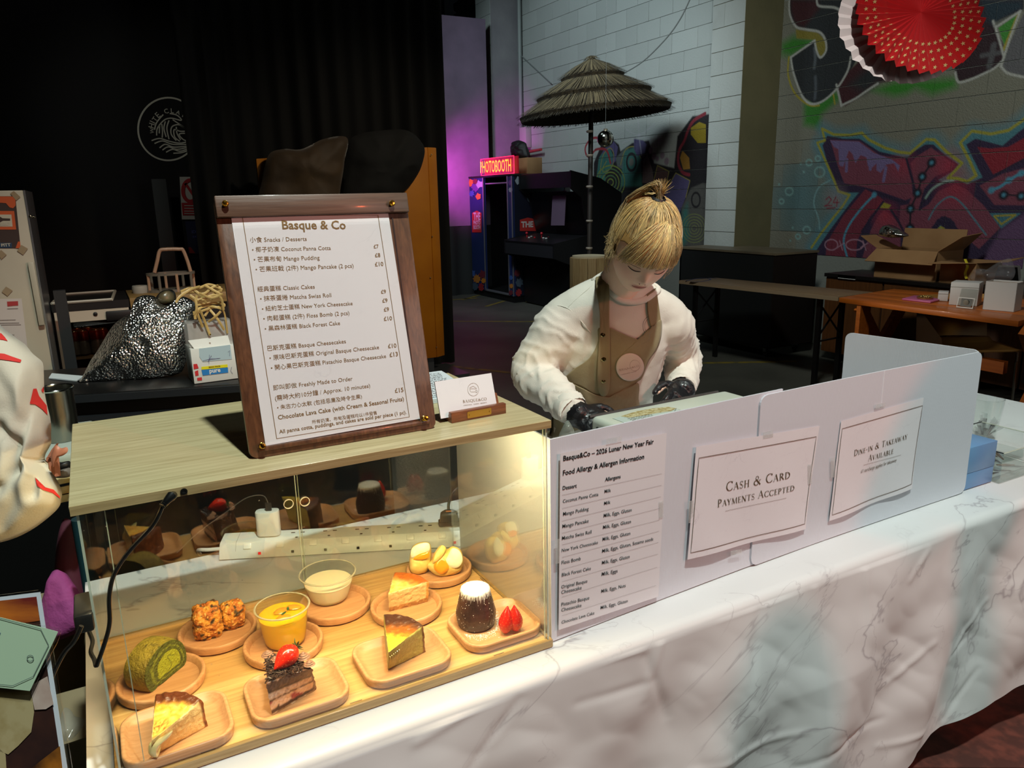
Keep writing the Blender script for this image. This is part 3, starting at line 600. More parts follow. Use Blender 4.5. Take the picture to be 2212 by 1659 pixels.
mk('red_corner', slab(*[P(x, y, Y=Yq) for x, y in ((409, 547), (422, 547), (412, 534), (407, 534))], .002), R_, s2)
mk('lettering', join(tline('IDS', P(415, 504, Y=Yq), P(428, 503, Y=Yq), np.array(ny)), tline('EAT', P(417, 514, Y=Yq), P(429, 513, Y=Yq), np.array(ny))), mat('poster_blue', (90, 100, 170), .6), s2, weld=False)
# orange board with coats
M_or = mat('orange_board', (206, 128, 22), .45, c2=(190, 112, 16), ns=3)
zt = P(917, 318, Y=5.15)[2]; zb = P(960, 770, Y=5.15)[2]; R0 = P(936, 600, Y=5.15); L0 = P(553, 343, Y=5.19)
ob = thing('orange_board', ((R0[0]+L0[0])/2, (R0[1]+L0[1])/2, 0), 'tall orange panel board on grey legs with coats thrown over it', 'board')
a = np.array((L0[0], L0[1], zb)); b = np.array((R0[0], 5.15, zb)); c = np.array((b[0], b[1], zt)); d = np.array((a[0], a[1], L0[2]))
mk('panel', slab(a, b, c, d, .04), M_or, ob, bevel=.006)
e = b+np.array((.10, .05, 0)); mk('side_panel', slab(b+np.array((.004, 0, 0)), e, e+np.array((0, 0, zt-zb)), c+np.array((.004, 0, 0)), .03), M_or, ob, bevel=.004)
for t in (.05, .97):
    q = a+(b-a)*t+np.array((0, .07, 0)); mk('leg', box((q[0]-.03, q[1]-.03, 0), (q[0]+.03, q[1]+.03, zb+.3)), mat('leg_grey', (92, 96, 100), .4, .6), ob)
mk('foot', box((b[0]-.25, b[1]-.25, 0), (b[0]+.2, b[1]+.25, .03)), MATS['leg_grey'], ob)
for x, y in ((932, 334), (934, 511), (943, 750), (930, 600)):
    mk('screw', ball(P(x, y, Y=5.145), .006, 8, 5), mat('screw_steel', (190, 180, 160), .3, .8), ob, smooth=True)
nb = unit(np.cross(b-a, (0, 0, 1)))
def coat(name, px, m, label, seed, D=5.0):
    c_ = pillow([P(x, y, Y=5.10) for x, y in px], (0, -1, 0), .14, .03, amp=.02, fq=5, seed=seed, ridge=.03, nr=14, k=90); return mk(name, c_, m, smooth=True, label=label, cat='coat', ang=80)
coat('brown_coat', [(556, 470), (566, 390), (580, 335), (612, 322), (652, 322), (700, 300), (750, 298), (744, 350), (735, 420), (730, 480), (640, 490)], mat('brown_puffer', (74, 54, 28), .7, c2=(58, 42, 24), ns=4, bump=.3, bs=14, sheen=.2), 'brown puffer coat thrown over the orange board', 2)
coat('black_coat', [(728, 480), (738, 390), (752, 315), (770, 292), (820, 282), (880, 282), (914, 312), (915, 345), (895, 390), (860, 430), (830, 480), (780, 490)], mat('black_coat_cloth', (9, 10, 11), .85, bump=.3, bs=14), 'black coat thrown over the orange board next to the brown one', 8, 5.0)
# ================================================================ photo booth and arcade cabinet
M_blk_ = mat('matt_black', (13, 13, 15), .5); M_navy = mat('booth_navy', (30, 44, 92), .5); M_alu = mat('aluminium_edge', (165, 165, 175), .35, .7)
X0 = 5.46
def XY(x, y=500): return P(x, y, X=X0)[1]
def XZ(x, y): return P(x, y, X=X0)[2]
zT = P(1107, 375, X=X0)[2]; yN = P(1109, 600, X=X0)[1]; yF = XY(1012, 500)
pb = thing('photo_booth', (X0+.5, (yN+yF)/2, 0), 'black and navy photo booth with an open doorway and party print', 'photo booth')
mk('base', box((X0+.02, yN+.02, 0), (6.35, yF-.02, .1)), M_blk_, pb)
mk('roof', box((X0-.01, yN-.01, zT-.03), (6.36, yF+.01, zT)), M_blk_, pb, bevel=.006)
yd1, yd0 = XY(1046), XY(1098)
mk('door_side_panel', box((X0, yd1, .1), (X0+.04, yF, zT-.03)), M_navy, pb)
mk('narrow_panel', box((X0, yN, .1), (X0+.04, yd0, zT-.03)), M_navy, pb)
mk('rear_wall', box((6.3, yN+.05, .1), (6.34, yF, zT-.03)), M_blk_, pb)
mk('near_wall', box((X0+.04, yN, .1), (6.34, yN+.04, zT-.03)), mat('booth_ink', (16, 20, 38), .5), pb)
mk('far_wall', box((X0+.04, yF-.04, .1), (6.34, yF, zT-.03)), M_blk_, pb)
mk('curtain_rail', tube([(X0+.05, yd0, zT-.12), (X0+.05, yd1, zT-.12)], .012, 8), M_alu, pb)
for y in (yN, yd0, yd1, yF): mk('edge_strip', box((X0-.006, y-.012, .1), (X0+.004, y+.012, zT-.03)), M_alu, pb)
mk('lower_strip', box((X0-.006, yd0, .1), (X0+.03, yd1, .125)), M_alu, pb)
c = P(1081, 444, X=6.28); mk('round_light', lathe([(.0, 0), (.07, 0), (.07, .01), (0, .012)], c, 20, axis=(-1, 0, 0)), mat('booth_light', (225, 240, 255), emit=2.2), pb)
mk('screen_light', slab(*[P(x, y, X=6.28) for x, y in ((1077, 506), (1085, 502), (1084, 476), (1076, 476))], .01), mat('booth_screen', (120, 220, 240), emit=1.6), pb)
def nX(q, X=X0-.003): return [P(x, y, X=X) for x, y in q]
mx = (-1, 0, 0)
def house(x0, x1, y0, y1, X=X0-.003): return prism([P(x, y, X=X) for x, y in ((x0, y1), (x1, y1), (x1, y0+5), ((x0+x1)/2, y0), (x0, y0+5))], (-.002, 0, 0))
mk('house_badge', house(1020, 1040, 455, 502), mat('badge_red', (190, 50, 44), .5), pb)
mk('badge_lettering', join(*[tline(s, P(1023, y+5, X=X0-.007), P(1038, y+5, X=X0-.007), np.array(mx), 1.2, .03) for s, y in (('THE', 470), ('PHOTO', 480), ('BOOTH', 490))]), mat('badge_white', (215, 205, 200), .5), pb, weld=False)
cols = [(150, 40, 44), (205, 125, 40), (96, 62, 130), (150, 158, 166), (62, 92, 160), (190, 120, 50), (110, 40, 50), (70, 84, 100)]
def splash(lst, plane, seed):
    rr = random.Random(seed)
    for i, (x, y, r) in enumerate(lst):
        q = []; k = rr.choice((5, 7, 9))
        for j in range(k*2):
            a_ = math.pi*j/k; rad = r*(1 if j % 2 else rr.uniform(.55, .9)); q.append((x+rad*.8*math.cos(a_), y+rad*math.sin(a_)))
        off = .002+.0008*i
        pts = [P(u, v, **plane) for u, v in q]; nn = np.array(mx if 'X' in plane else ny)
        mk('party_print', prism([p+nn*off for p in pts], nn*.0006), mat('party_colour_%d' % (seed*3 % 5+i) if False else 'party_%d' % ((i+seed) % 8), cols[(i+seed) % 8], .5), pb)
splash([(1017, 395, 9), (1026, 405, 11), (1036, 398, 10), (1020, 418, 8), (1034, 424, 8), (1027, 392, 7)], {'X': X0-.002}, 1)
splash([(1021, 590, 9), (1030, 602, 11), (1042, 592, 10), (1026, 618, 10), (1040, 620, 9), (1045, 606, 7)], {'X': X0-.002}, 4)
splash([(1102, 395, 6), (1103, 410, 6), (1104, 600, 6), (1105, 618, 6), (1104, 632, 6)], {'X': X0-.002}, 2)
splash([(1120, 390, 10), (1134, 396, 12), (1150, 400, 12), (1160, 388, 10), (1143, 384, 8), (1180, 384, 9), (1192, 382, 7)], {'Y': yN-.002}, 3)
splash([(1117, 590, 9), (1122, 610, 11), (1120, 632, 9)], {'Y': yN-.002}, 6)
hd = [(1137, 420), (1134, 407), (1138, 408), (1141, 416), (1142, 404), (1146, 404), (1147, 415), (1151, 405), (1155, 408), (1154, 422), (1150, 434), (1144, 438), (1139, 432)]
mk('hand_print', prism([P(x, y, Y=yN-.006) for x, y in hd], (0, -.002, 0)), mat('hand_grey', (92, 108, 120), .5), pb)
mk('red_banner', prism([P(x, y, Y=yN-.004) for x, y in ((1123, 499), (1160, 499), (1160, 478), (1150, 472), (1140, 470), (1123, 475))], (0, -.002, 0)), MATS['badge_red'], pb)
mk('banner_lettering', tline('THE', P(1126, 491, Y=yN-.007), P(1152, 490, Y=yN-.007), np.array(ny), 1.05, .04), MATS['badge_white'], pb, weld=False)
# neon sign
ns_ = thing('neon_sign', (X0+.1, (XY(1035)+XY(1105))/2, zT), 'red neon sign box standing on the photo booth roof', 'neon sign')
ya, yb = XY(1105, 360), XY(1034, 360); za, zb2 = zT+.005, P(1105, 337, X=X0+.05)[2]
mk('backing', box((X0+.10, ya, za), (X0+.12, yb, zb2)), mat('neon_backing', (150, 14, 30), .4, emit=.35), ns_)
mk('front_cover', box((X0+.04, ya, za), (X0+.046, yb, zb2)), acrylic('red_acrylic', (1, .8, .8)), ns_)
for z_ in (za, zb2): mk('edge_tube', tube([(X0+.04, ya, z_), (X0+.04, yb, z_)], .006, 6), mat('pink_neon', (255, 40, 90), emit=1.6), ns_)
for y_ in (ya, yb): mk('edge_tube', tube([(X0+.04, y_, za), (X0+.04, y_, zb2)], .006, 6), MATS['pink_neon'], ns_)
mk('red_glow_letters', tline('PHOTOBOOTH', P(1038, 374, X=X0+.09), P(1104, 370, X=X0+.09), np.array(mx), 1.75, .03), mat('neon_red', (255, 30, 10), emit=1.6), ns_, weld=False)
mk('yellow_letters', tline('PHOTOBOOTH', P(1038, 373.5, X=X0+.07), P(1104, 369.5, X=X0+.07), np.array(mx), 1.7, .0), mat('neon_yellow', (255, 200, 30), emit=2.6), ns_, weld=False)
nl = area('neon_glow', (X0-.15, (ya+yb)/2, (za+zb2)/2), (X0-2, (ya+yb)/2, za), 3, (1, .15, .1), .8, .15)
# carton and black bag on the booth
M_card = mat('cardboard', (160, 122, 82), .8, c2=(146, 108, 70), ns=4)
y1, y2 = P(1139, 360, X=X0+.3)[1], P(1111, 360, X=X0+.3)[1]; zc = P(1120, 342, X=X0+.3)[2]
tag(mk('small_carton', box((X0+.3, y1, zT), (X0+.55, y2, zc)), M_card, bevel=.004), 'small brown carton on the photo booth roof by the neon sign', 'carton')
tag(mk('black_bag', pillow([P(x, y, X=X0+.42) for x, y in ((1110, 341), (1137, 341), (1136, 322), (1132, 308), (1120, 303), (1110, 308), (1107, 322))], mx, .1, .1, amp=.03, fq=14), mat('black_nylon', (12, 12, 13), .6), smooth=True), 'crumpled black bag on top of the small carton', 'bag')
# arcade cabinet
yA0, yA1 = 7.42, yN-.06
ar = thing('arcade_cabinet', (5.9, (yA0+yA1)/2, 0), 'black arcade cabinet with joysticks and a dull grey screen', 'arcade cabinet')
prof = [(5.62, .02), (6.36, .02), (6.36, 1.55), (6.02, 1.74), (5.56, 1.84), (5.56, 1.62), (5.72, 1.5), (5.84, 1.02), (5.3, .93), (5.3, .74), (5.62, .62)]
for y in (yA0, yA1): mk('side_panel', prism([(x, y, z) for x, z in prof], (0, .03, 0)), M_blk_, ar)
yi0, yi1 = yA0+.03, yA1
mk('top_hood', slab((5.58, yi1, 1.83), (5.58, yi0, 1.83), (6.02, yi0, 1.73), (6.02, yi1, 1.73), .02), M_blk_, ar)
mk('marquee', box((5.57, yi0, 1.63), (5.59, yi1, 1.82)), M_blk_, ar)
mk('screen_panel', slab((5.85, yi0, 1.02), (5.85, yi1, 1.02), (5.73, yi1, 1.58), (5.73, yi0, 1.58), .02), mat('bezel_black', (10, 10, 12), .3), ar)
mk('screen', slab(*[P(x, y, X=5.72) for x, y in ((1190, 487), (1219, 487), (1223, 412), (1194, 414))], .006), mat('dull_screen', (120, 100, 122), .3), ar)
mk('control_panel', slab((5.3, yi1, .925), (5.3, yi0, .925), (5.84, yi0, 1.01), (5.84, yi1, 1.01), .03), mat('control_black', (20, 20, 23), .4), ar)
mk('front_apron', box((5.305, yi0, .74), (5.33, yi1, .91)), mat('apron_grey', (34, 34, 38), .5), ar)
mk('body', box((5.62, yi0, .02), (5.65, yi1, .72)), M_blk_, ar)
for k, (x, y, r, c) in enumerate([(1143, 513, .017, 'w'), (1148, 511, .017, 'w'), (1155, 513, .014, 'r'), (1153, 509, .014, 'w'), (1174, 514, .017, 'w'), (1180, 515, .017, 'w'), (1185, 513, .014, 'r'), (1178, 509, .017, 'w'), (1169, 510, .014, 'w'), (1139, 511, .012, 'r')]):
    p = P(x, y+1, Z=.965); mk('button', lathe([(r, 0), (r, .014), (0, .018)], p, 10), mat('button_white', (205, 205, 200), .4) if c == 'w' else mat('button_red', (190, 30, 44), .4), ar, smooth=True)
for x, y in ((1138, 511), (1170, 512)):
    p = P(x, y+2, Z=.965); mk('joystick', join(tube([p, p+np.array((0, 0, .05))], .006, 6), ball(p+np.array((0, 0, .06)), .02, 10, 7)), MATS['button_red'], ar, smooth=True)
# ================================================================ thatched parasol
M_thatch = mat('thatch_straw', (128, 114, 84), .9, attr='Col')
def colmesh(name, quads, cols_, m, parent, kind=None):
    V = [v for q in quads for v in q]; n = len(quads[0]); o = mk(name, (V, [tuple(range(i*n, i*n+n)) for i in range(len(quads))]), m, parent, weld=False, kind=kind)
    at = o.data.color_attributes.new('Col', 'FLOAT_COLOR', 'POINT'); c = np.repeat(np.array([lin(c_) for c_ in cols_]), n, 0); at.data.foreach_set('color', c.astype(np.float32).ravel()); return o
U0 = P(1277, 122, D=8.6); px = 8.6/F
um = thing('thatched_parasol', (U0[0]-.02, U0[1], 0), 'thatched straw parasol in three tiers on a dark pole', 'parasol')
tiltv = unit(np.array((0, 0, 1.))+RT*-.075); TA = unit(np.cross(tiltv, (0, 1, 0))); TB = np.cross(tiltv, TA)
def ucone(r, h, a): return U0+TA*r*math.cos(a)+TB*r*math.sin(a)-tiltv*h
def tier(name, r0, h0, r1, h1, nst, seed, th=.07):
    rr = random.Random(seed); Q = []; Cc = []
    for layer in range(2):
        for i in range(nst):
            a = 2*math.pi*(i+rr.random())/nst; ln = rr.uniform(-.03, .02); r2 = r1+ln; w_ = 2*math.pi*r1/nst*.8; dh = layer*th
            t = np.array((-math.sin(a), math.cos(a))); s0 = w_*.35*r0/r1+.001
            tv = TA*-math.sin(a)+TB*math.cos(a)
            p0 = ucone(r0, h0+dh*.3, a); pm_ = ucone((r0+r2)/2, (h0+h1)/2-.012+dh*.6, a); p1 = ucone(r2, h1+dh+rr.uniform(-.012, .012), a+rr.uniform(-.02, .02))
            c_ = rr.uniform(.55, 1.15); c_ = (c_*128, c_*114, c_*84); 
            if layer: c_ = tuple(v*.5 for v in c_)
            Q.append([p0-tv*s0, p0+tv*s0, pm_+tv*w_*.6, pm_-tv*w_*.6]); Cc.append(c_)
            Q.append([pm_-tv*w_*.6, pm_+tv*w_*.6, p1+tv*w_*.45, p1-tv*w_*.45]); Cc.append(c_)
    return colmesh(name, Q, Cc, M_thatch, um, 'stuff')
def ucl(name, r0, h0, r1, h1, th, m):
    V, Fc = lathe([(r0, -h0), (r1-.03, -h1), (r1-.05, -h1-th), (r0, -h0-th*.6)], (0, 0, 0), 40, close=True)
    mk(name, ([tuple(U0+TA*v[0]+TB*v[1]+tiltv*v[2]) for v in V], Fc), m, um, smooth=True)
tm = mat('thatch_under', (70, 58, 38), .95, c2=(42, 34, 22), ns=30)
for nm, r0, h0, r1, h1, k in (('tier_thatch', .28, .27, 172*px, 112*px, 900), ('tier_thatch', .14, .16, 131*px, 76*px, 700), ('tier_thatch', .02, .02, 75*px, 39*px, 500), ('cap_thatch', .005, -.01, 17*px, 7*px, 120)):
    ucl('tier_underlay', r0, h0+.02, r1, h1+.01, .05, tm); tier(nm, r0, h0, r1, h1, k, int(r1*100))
pb_ = P(1272, 560, D=8.62); mk('pole', tube([(pb_[0], pb_[1], .0), (pb_[0]+.01, pb_[1], 1.3), tuple(U0-tiltv*.1)], .028, 10), mat('dark_pole', (34, 26, 20), .6), um, smooth=True)
for z in (.95, 1.25, 1.62, 1.95, 2.2): mk('pole_clip', lathe([(.034, -.012), (.04, 0), (.034, .012)], (pb_[0]+.005, pb_[1], z), 10), mat('clip_white', (140, 130, 116), .5), um, smooth=True)
for k in range(8):
    a = math.pi/4*k; mk('rib', tube([U0-tiltv*.28, ucone(.82, .56, a)], .012, 5), MATS['dark_pole'], um)
# wooden tub at its foot
tb = thing('wooden_tub', (pb_[0]-.13, pb_[1]-.2, 0), 'pale wooden tub at the foot of the thatched parasol', 'tub')
zt_ = P(1240, 556, D=8.4)[2]; M_tub = wood('tub_wood', (186, 158, 112), (160, 128, 84), 'z', 5)
for k in range(14):
    a0, a1 = 2*math.pi*k/14, 2*math.pi*(k+.96)/14; cx, cy = tb.location[0], tb.location[1]
    q = [(cx+r*math.cos(t), cy+r*math.sin(t), 0) for t in (a0, a1) for r in (.19, .215)]
    mk('stave', prism([q[0], q[1], q[3], q[2]], (0, 0, zt_)), M_tub, tb)
mk('lid', lathe([(.188, 0), (.188, .04), (0, .04)], (tb.location[0], tb.location[1], zt_-.02), 28), mat('tub_lid', (196, 182, 150), .6), tb)
# mirror ball
c = P(1308, 300, D=7.6); db = thing('mirror_ball', c-np.array((0, 0, .08)), 'small mirror ball hanging beside the parasol pole', 'mirror ball')
V, Fc = ball(c, .082, 22, 14); mk('mirror_sphere', (V, Fc), mat('mirror_facets', (190, 190, 180), .12, 1), db)
mk('cord', tube([c+np.array((0, 0, .08)), c+np.array((0, 0, 1.6))], .0015, 4), MATS['grey_cable'], db)
mk('cap', lathe([(.02, .075), (.02, .095), (0, .1)], c, 10), MATS['screw_steel'], db)
# ================================================================ the stall table and its cloth
TZ = .75; CX1 = 3.05; YF_, YB = -.06, .705
ct = thing('folding_table', (1.5, .32, 0), 'long folding table hidden under the marbled white cloth', 'table')
mk('tabletop', box((-.02, YF_+.015, TZ-.035), (CX1-.02, YB-.02, TZ-.006)), mat('table_white', (210, 210, 205), .5), ct)
for x in (.12, 1.5, CX1-.2):
    for y in (.05, .6): mk('leg', tube([(x, y, 0), (x, y, TZ-.035)], .014, 8), MATS['leg_grey'], ct)
def marble(name, c, c2, vein, vs=1.6, wr=.35, rough=.42):
    m = mat(name, c, rough, c2=c2, ns=1.2, lo=.35, hi=.8); nt = m.node_tree; N = nt.nodes; L = nt.links; b = N['Principled BSDF']
    src = b.inputs['Base Color'].links[0].from_socket; mp = [n for n in N if n.type == 'MAPPING'][0]
    mp.inputs['Rotation'].default_value = (.3, .5, .6)
    for k, (sc_, wdt, amt) in enumerate(((vs, .0055, .5), (vs*2.1, .0045, .3))):
        st = N.new('ShaderNodeMapping'); L.new(mp.outputs[0], st.inputs[0]); st.inputs['Scale'].default_value = (.55, 1.2, 1.5); st.inputs['Location'].default_value = (k*3.1, 1.7, .4)
        n = N.new('ShaderNodeTexNoise'); n.inputs['Scale'].default_value = sc_; n.inputs['Detail'].default_value = 6; n.inputs['Roughness'].default_value = .55; n.inputs['Distortion'].default_value = .5
        L.new(st.outputs[0], n.inputs[0]); r = N.new('ShaderNodeValToRGB'); e = r.color_ramp.elements; e[0].position = .5-wdt; e[0].color = (0, 0, 0, 1); e[1].position = .5+wdt; e[1].color = (0, 0, 0, 1)
        mid = e.new(.5); mid.color = (1, 1, 1, 1); L.new(n.outputs[0], r.inputs[0])
        n2 = N.new('ShaderNodeTexNoise'); n2.inputs['Scale'].default_value = sc_*1.3; L.new(mp.outputs[0], n2.inputs[0]); mr = N.new('ShaderNodeMapRange'); mr.inputs[1].default_value = .46; mr.inputs[2].default_value = .62; L.new(n2.outputs[0], mr.inputs[0])
        mu = N.new('ShaderNodeMath'); mu.operation = 'MULTIPLY'; L.new(r.outputs[0], mu.inputs[0]); L.new(mr.outputs[0], mu.inputs[1]); mu2 = N.new('ShaderNodeMath'); mu2.operation = 'MULTIPLY'; mu2.inputs[1].default_value = amt; L.new(mu.outputs[0], mu2.inputs[0])
        mx = N.new('ShaderNodeMixRGB'); L.new(mu2.outputs[0], mx.inputs[0]); L.new(src, mx.inputs[1]); mx.inputs[2].default_value = lin(vein); src = mx.outputs[0]
    L.new(src, b.inputs['Base Color']); return m
M_cloth = marble('marbled_cloth', (222, 222, 222), (200, 198, 200), (120, 106, 116))
M_cloth.node_tree.nodes['Principled BSDF'].inputs['Sheen Weight'].default_value = .1
crs = []
def cseg(a, b, d, w=.009):
    d = d*.55
    A, B = P(*a, Y=YF_), P(*b, Y=YF_); crs.append((np.array((A[0], A[2])), np.array((B[0], B[2])), d, w))
for a, b, d in [((1260, 1430), (1400, 1400), .006), ((1700, 1640), (1900, 1540), -.007), ((1480, 1659), (1730, 1560), .007), ((1200, 1350), (1660, 1210), -.003), ((1440, 1340), (1390, 1520), .006), ((1395, 1420), (1450, 1560), -.006), ((1870, 1170), (1860, 1400), .006),
                ((2000, 1380), (1900, 1480), .007), ((2140, 1300), (2060, 1420), .008), ((2060, 1420), (2110, 1380), -.006), ((1640, 1310), (1600, 1480), -.005), ((1760, 1240), (1755, 1659), .005), ((1960, 1250), (2010, 1180), .006), ((2160, 1560), (2212, 1490), .012), ((1560, 1330), (1700, 1280), .005), ((1250, 1520), (1420, 1470), -.004), ((900, 1600), (1100, 1480), .006), ((1010, 1659), (1130, 1500), -.005), ((2050, 1560), (2120, 1440), -.008), ((1880, 1600), (2000, 1560), .006)]: cseg(a, b, d)
def frontoff(x, z):
    s = (TZ-z); y = .03*min(1, s/.25)*(.5+.5*math.sin(x*5.2+.6))+.012*math.sin(x*17+s*9)*min(1, s/.3)
    y += .045*max(0, x-1.7)*min(1, s/.4)*math.sin(x*9+1)
    p = Vector((x*3.2, 0, z*3.2)); y += .014*noise.noise(p)*min(1, s*6)+.006*noise.noise(p*3.3)*min(1, s*8)+.0022*(abs(noise.noise(Vector((x*11+z*7, 0, z*9))))*2-.5)*min(1, s*8)
    q = np.array((x, z))
    for A, B, d, w_ in crs:
        AB = B-A; t = max(0, min(1, ((q-A)@AB)/(AB@AB))); dd = np.linalg.norm(q-A-t*AB)
        if dd < .06: y += d*math.exp(-(dd/w_)**2)*math.sin(math.pi*min(1, max(.15, t)))**.5
    return y
def hemz(x): return .155+.012*math.sin(x*7)+.02*noise.noise(Vector((x*4, 3, 0)))+max(0, x-1.7)*.05*math.sin(x*6.3)
rc = .022
def cloth(u, v):
    x = -.037+(CX1+.037)*u
    if v < .2: # top
        y = YB+.01-(YB+.01-YF_-rc)*(v/.2); w_ = .0018*noise.noise(Vector((x*6, y*6, 2)))*(1 if v > .01 else 0); return (x, y, TZ+max(0, w_)*.8)
    if v < .26:
        a = (v-.2)/.06*math.pi/2; return (x, YF_+rc-rc*math.sin(a), TZ-rc+rc*math.cos(a))
    t = (v-.26)/.74; z = (TZ-rc)+(hemz(x)-TZ+rc)*t
    return (x, YF_-frontoff(x, z), z)
V, Fc = grid(cloth, 420, 150)
# side drop at the left and the back drop
def side(u, v): y = YB-(YB-YF_)*u; return (-.037-.012*v-.01*math.sin(u*14)*v, y, TZ-(TZ-.16)*v)
def back(u, v): x = -.037+(CX1+.037)*u; return (x, YB+.01+.01*v+.012*math.sin(x*13)*v, TZ-.3*v)
tc_ = mk('tablecloth', join((V, Fc), grid(side, 40, 14), grid(back, 120, 6)), M_cloth, smooth=True, ang=75, label='white marbled tablecloth draped over the long stall table', cat='tablecloth')
# ================================================================ display case
W_, D_, H_, tl, tb_ = .70, .417, .425, .0137, .0145
Z0 = TZ+.002; ZT = Z0+H_-.002+.0
M_ash = wood('ash_laminate', (206, 192, 150), (176, 160, 118), 'x', 7, .38, .1, .3, .72, 22)
M_ashe = wood('ash_edge', (176, 152, 108), (152, 126, 84), 'x', 9, .45, 0, .3, .7, 26)
M_deck = wood('warm_deck_laminate', (206, 168, 106), (174, 132, 76), 'x', 6, .4, .1, .3, .72, 20)
dc = thing('display_case', (W_/2, D_/2, Z0), 'wood-topped acrylic cake display case lit from inside', 'display case')
mk('top_board', box((0, 0, ZT-tl), (W_, D_, ZT)), M_ash, dc, bevel=.0008, seg=1)
mk('front_edge_band', box((0.0005, -.0009, ZT-tl+.0006), (W_-.0005, .0003, ZT-.0008)), M_ashe, dc)
mk('base_board', box((0, 0, Z0), (W_, D_, Z0+tb_)), M_deck, dc, bevel=.0008, seg=1)
mk('base_edge_band', box((0.0005, -.0009, Z0+.0006), (W_-.0005, .0003, Z0+tb_-.0008)), M_ashe, dc)
A1 = acrylic('clear_acrylic', (.97, .985, .97), .045, .004, .25); A2 = acrylic('door_acrylic', (.93, .95, .93), .09, .004, .3)
M_edge = mat('acrylic_edge', (205, 214, 196), .2, alpha=.55, spec=.8)
zi, zj = Z0+tb_, ZT-tl
mk('front_panel', box((.010, .004, zi), (W_-.010, .0065, zj)), A1, dc)
mk('left_side_panel', box((.0065, .004, zi), (.009, D_-.004, zj)), A1, dc)
mk('right_side_panel', box((W_-.009, .004, zi), (W_-.0065, D_-.004, zj)), acrylic('side_acrylic', (.97, .985, .97), .2, .004), dc)
mk('left_edge', box((.0064, .0028, zi), (.0094, .0042, zj)), M_edge, dc); mk('right_edge', box((W_-.0094, .0028, zi), (W_-.0064, .0042, zj)), M_edge, dc)
for x in (.0372, W_-.012): mk('bracket_edge', box((x, .007, zi), (x+.0012, .010, zj)), M_edge, dc)
hx1, hx2, hz = .343, .374, .957
for k, (xa, xb, yy, hx) in enumerate(((.008, .365, D_-.007, hx1), (.358, W_-.008, D_-.0115, hx2))):
    dr = mk('sliding_door', box((xa, yy, zi), (xb, yy+.0025, zj)), A2, dc)
    mk('finger_hole_rim', lathe([(.0088, -.0012), (.0096, -.0012), (.0096, .0028), (.0088, .0028)], (hx, yy, hz), 24, axis=(0, -1, 0), close=True), mat('hole_rim', (226, 224, 212), .3), dr, smooth=True)
    mk('door_edge', box((xb-.001 if k == 0 else xa, yy-.0003, zi), (xb if k == 0 else xa+.001, yy+.0028, zj)), M_edge, dr)
mk('rear_rail', box((.008, D_-.016, zi), (W_-.008, D_-.013, zi+.004)), M_ashe, dc)
for x, y, lx, ly in ((.045, .13, .0015, .02), (.045, .23, .0012, .012), (.11, .0075, .02, .0015), (.33, .0075, .02, .0015), (.585, .0075, .02, .0015), (W_-.012, .25, .0015, .02)):
    mk('slot', box((x, y, zi), (x+lx, y+ly, zi+.0004)), mat('slot_dark', (70, 50, 26), .6), dc)
mk('led_strip', box((.03, .026, zj-.0012), (W_-.03, .034, zj)), mat('led_warm', (255, 205, 120), emit=5), dc)
mk('led_corner_cover', prism([(W_-.05, .02, zj), (W_-.0095, .02, zj), (W_-.0095, .045, zj), (W_-.012, .06, zj)], (0, 0, -.004)), M_ash, dc)
led = area('case_led_light', (W_/2, .03, zj-.01), (W_/2, .19, zi), 6, (1, .76, .40), .62, .012)
led2 = area('case_led_light', (W_-.13, .10, zj-.01), (W_, .16, zi+.28), 1.3, (1, .8, .42), .05, .05)
jk = P(397, 1061, Y=-.001); mk('power_socket', join(lathe([(.0022, 0), (.0045, 0), (.0045, .002), (.0022, .002)], jk, 18, axis=(0, -1, 0), close=True), lathe([(0, .001), (.0008, .003)], jk, 8, axis=(0, -1, 0))), mat('chrome', (200, 200, 200), .15, 1), dc, smooth=True)
mk('socket_hole', lathe([(0, 0), (.0025, .0003)], jk+np.array((0, -.0006, 0)), 12, axis=(0, -1, 0)), M_blk_, dc)
# ---- its power lead
M_cab = mat('black_cable', (12, 12, 12), .35, coat=.3)
pc = P(369, 1072, Y=-.008); lead = thing('power_lead', pc, 'black power lead plugged into the front edge of the case', 'cable')
cp = [P(*p, Y=-.012) for p in ((352, 1092), (330, 1135), (280, 1190), (247, 1240), (236, 1290), (237, 1345), (226, 1390), (209, 1438))]
cp2 = [P(*p, Y=yy) for p, yy in (((207, 1438), -.01), ((204, 1425), .01), ((196, 1408), .03), ((200, 1385), .05), ((192, 1362), .07), ((196, 1352), .08), ((189, 1348), .09))]
mk('cable', tube(spline(cp, 6)+spline(cp2, 4), .0028, 8), M_cab, lead, smooth=True)
mk('plug', tube([P(374, 1070, Y=-.002), P(370, 1072, Y=-.010), P(362, 1080, Y=-.012), P(354, 1090, Y=-.012)], [.0055, .0066, .0052, .0042], 12), M_cab, lead, smooth=True)
for t in (.0, .5, 1.): 
    p = P(351+t*6, 1093-t*7, Y=-.012); mk('strain_ridge', lathe([(.0038, -.0006), (.005, 0), (.0038, .0006)], p, 10, axis=(P(351, 1093, Y=-.012)-P(362, 1080, Y=-.012))), M_cab, lead, smooth=True)
c = P(182, 1322, X=-.004); mk('adapter', obox(c, (.011, 0, 0), (0, .035, 0), (0, 0, .013)), mat('adapter_black', (26, 26, 24), .4), lead, bevel=.004)
mk('loose_cable', tube(spline([P(*p, D=.95) for p in ((176, 1352), (160, 1385), (140, 1408), (122, 1440), (95, 1500))], 5), .003, 8), M_cab, lead, smooth=True)
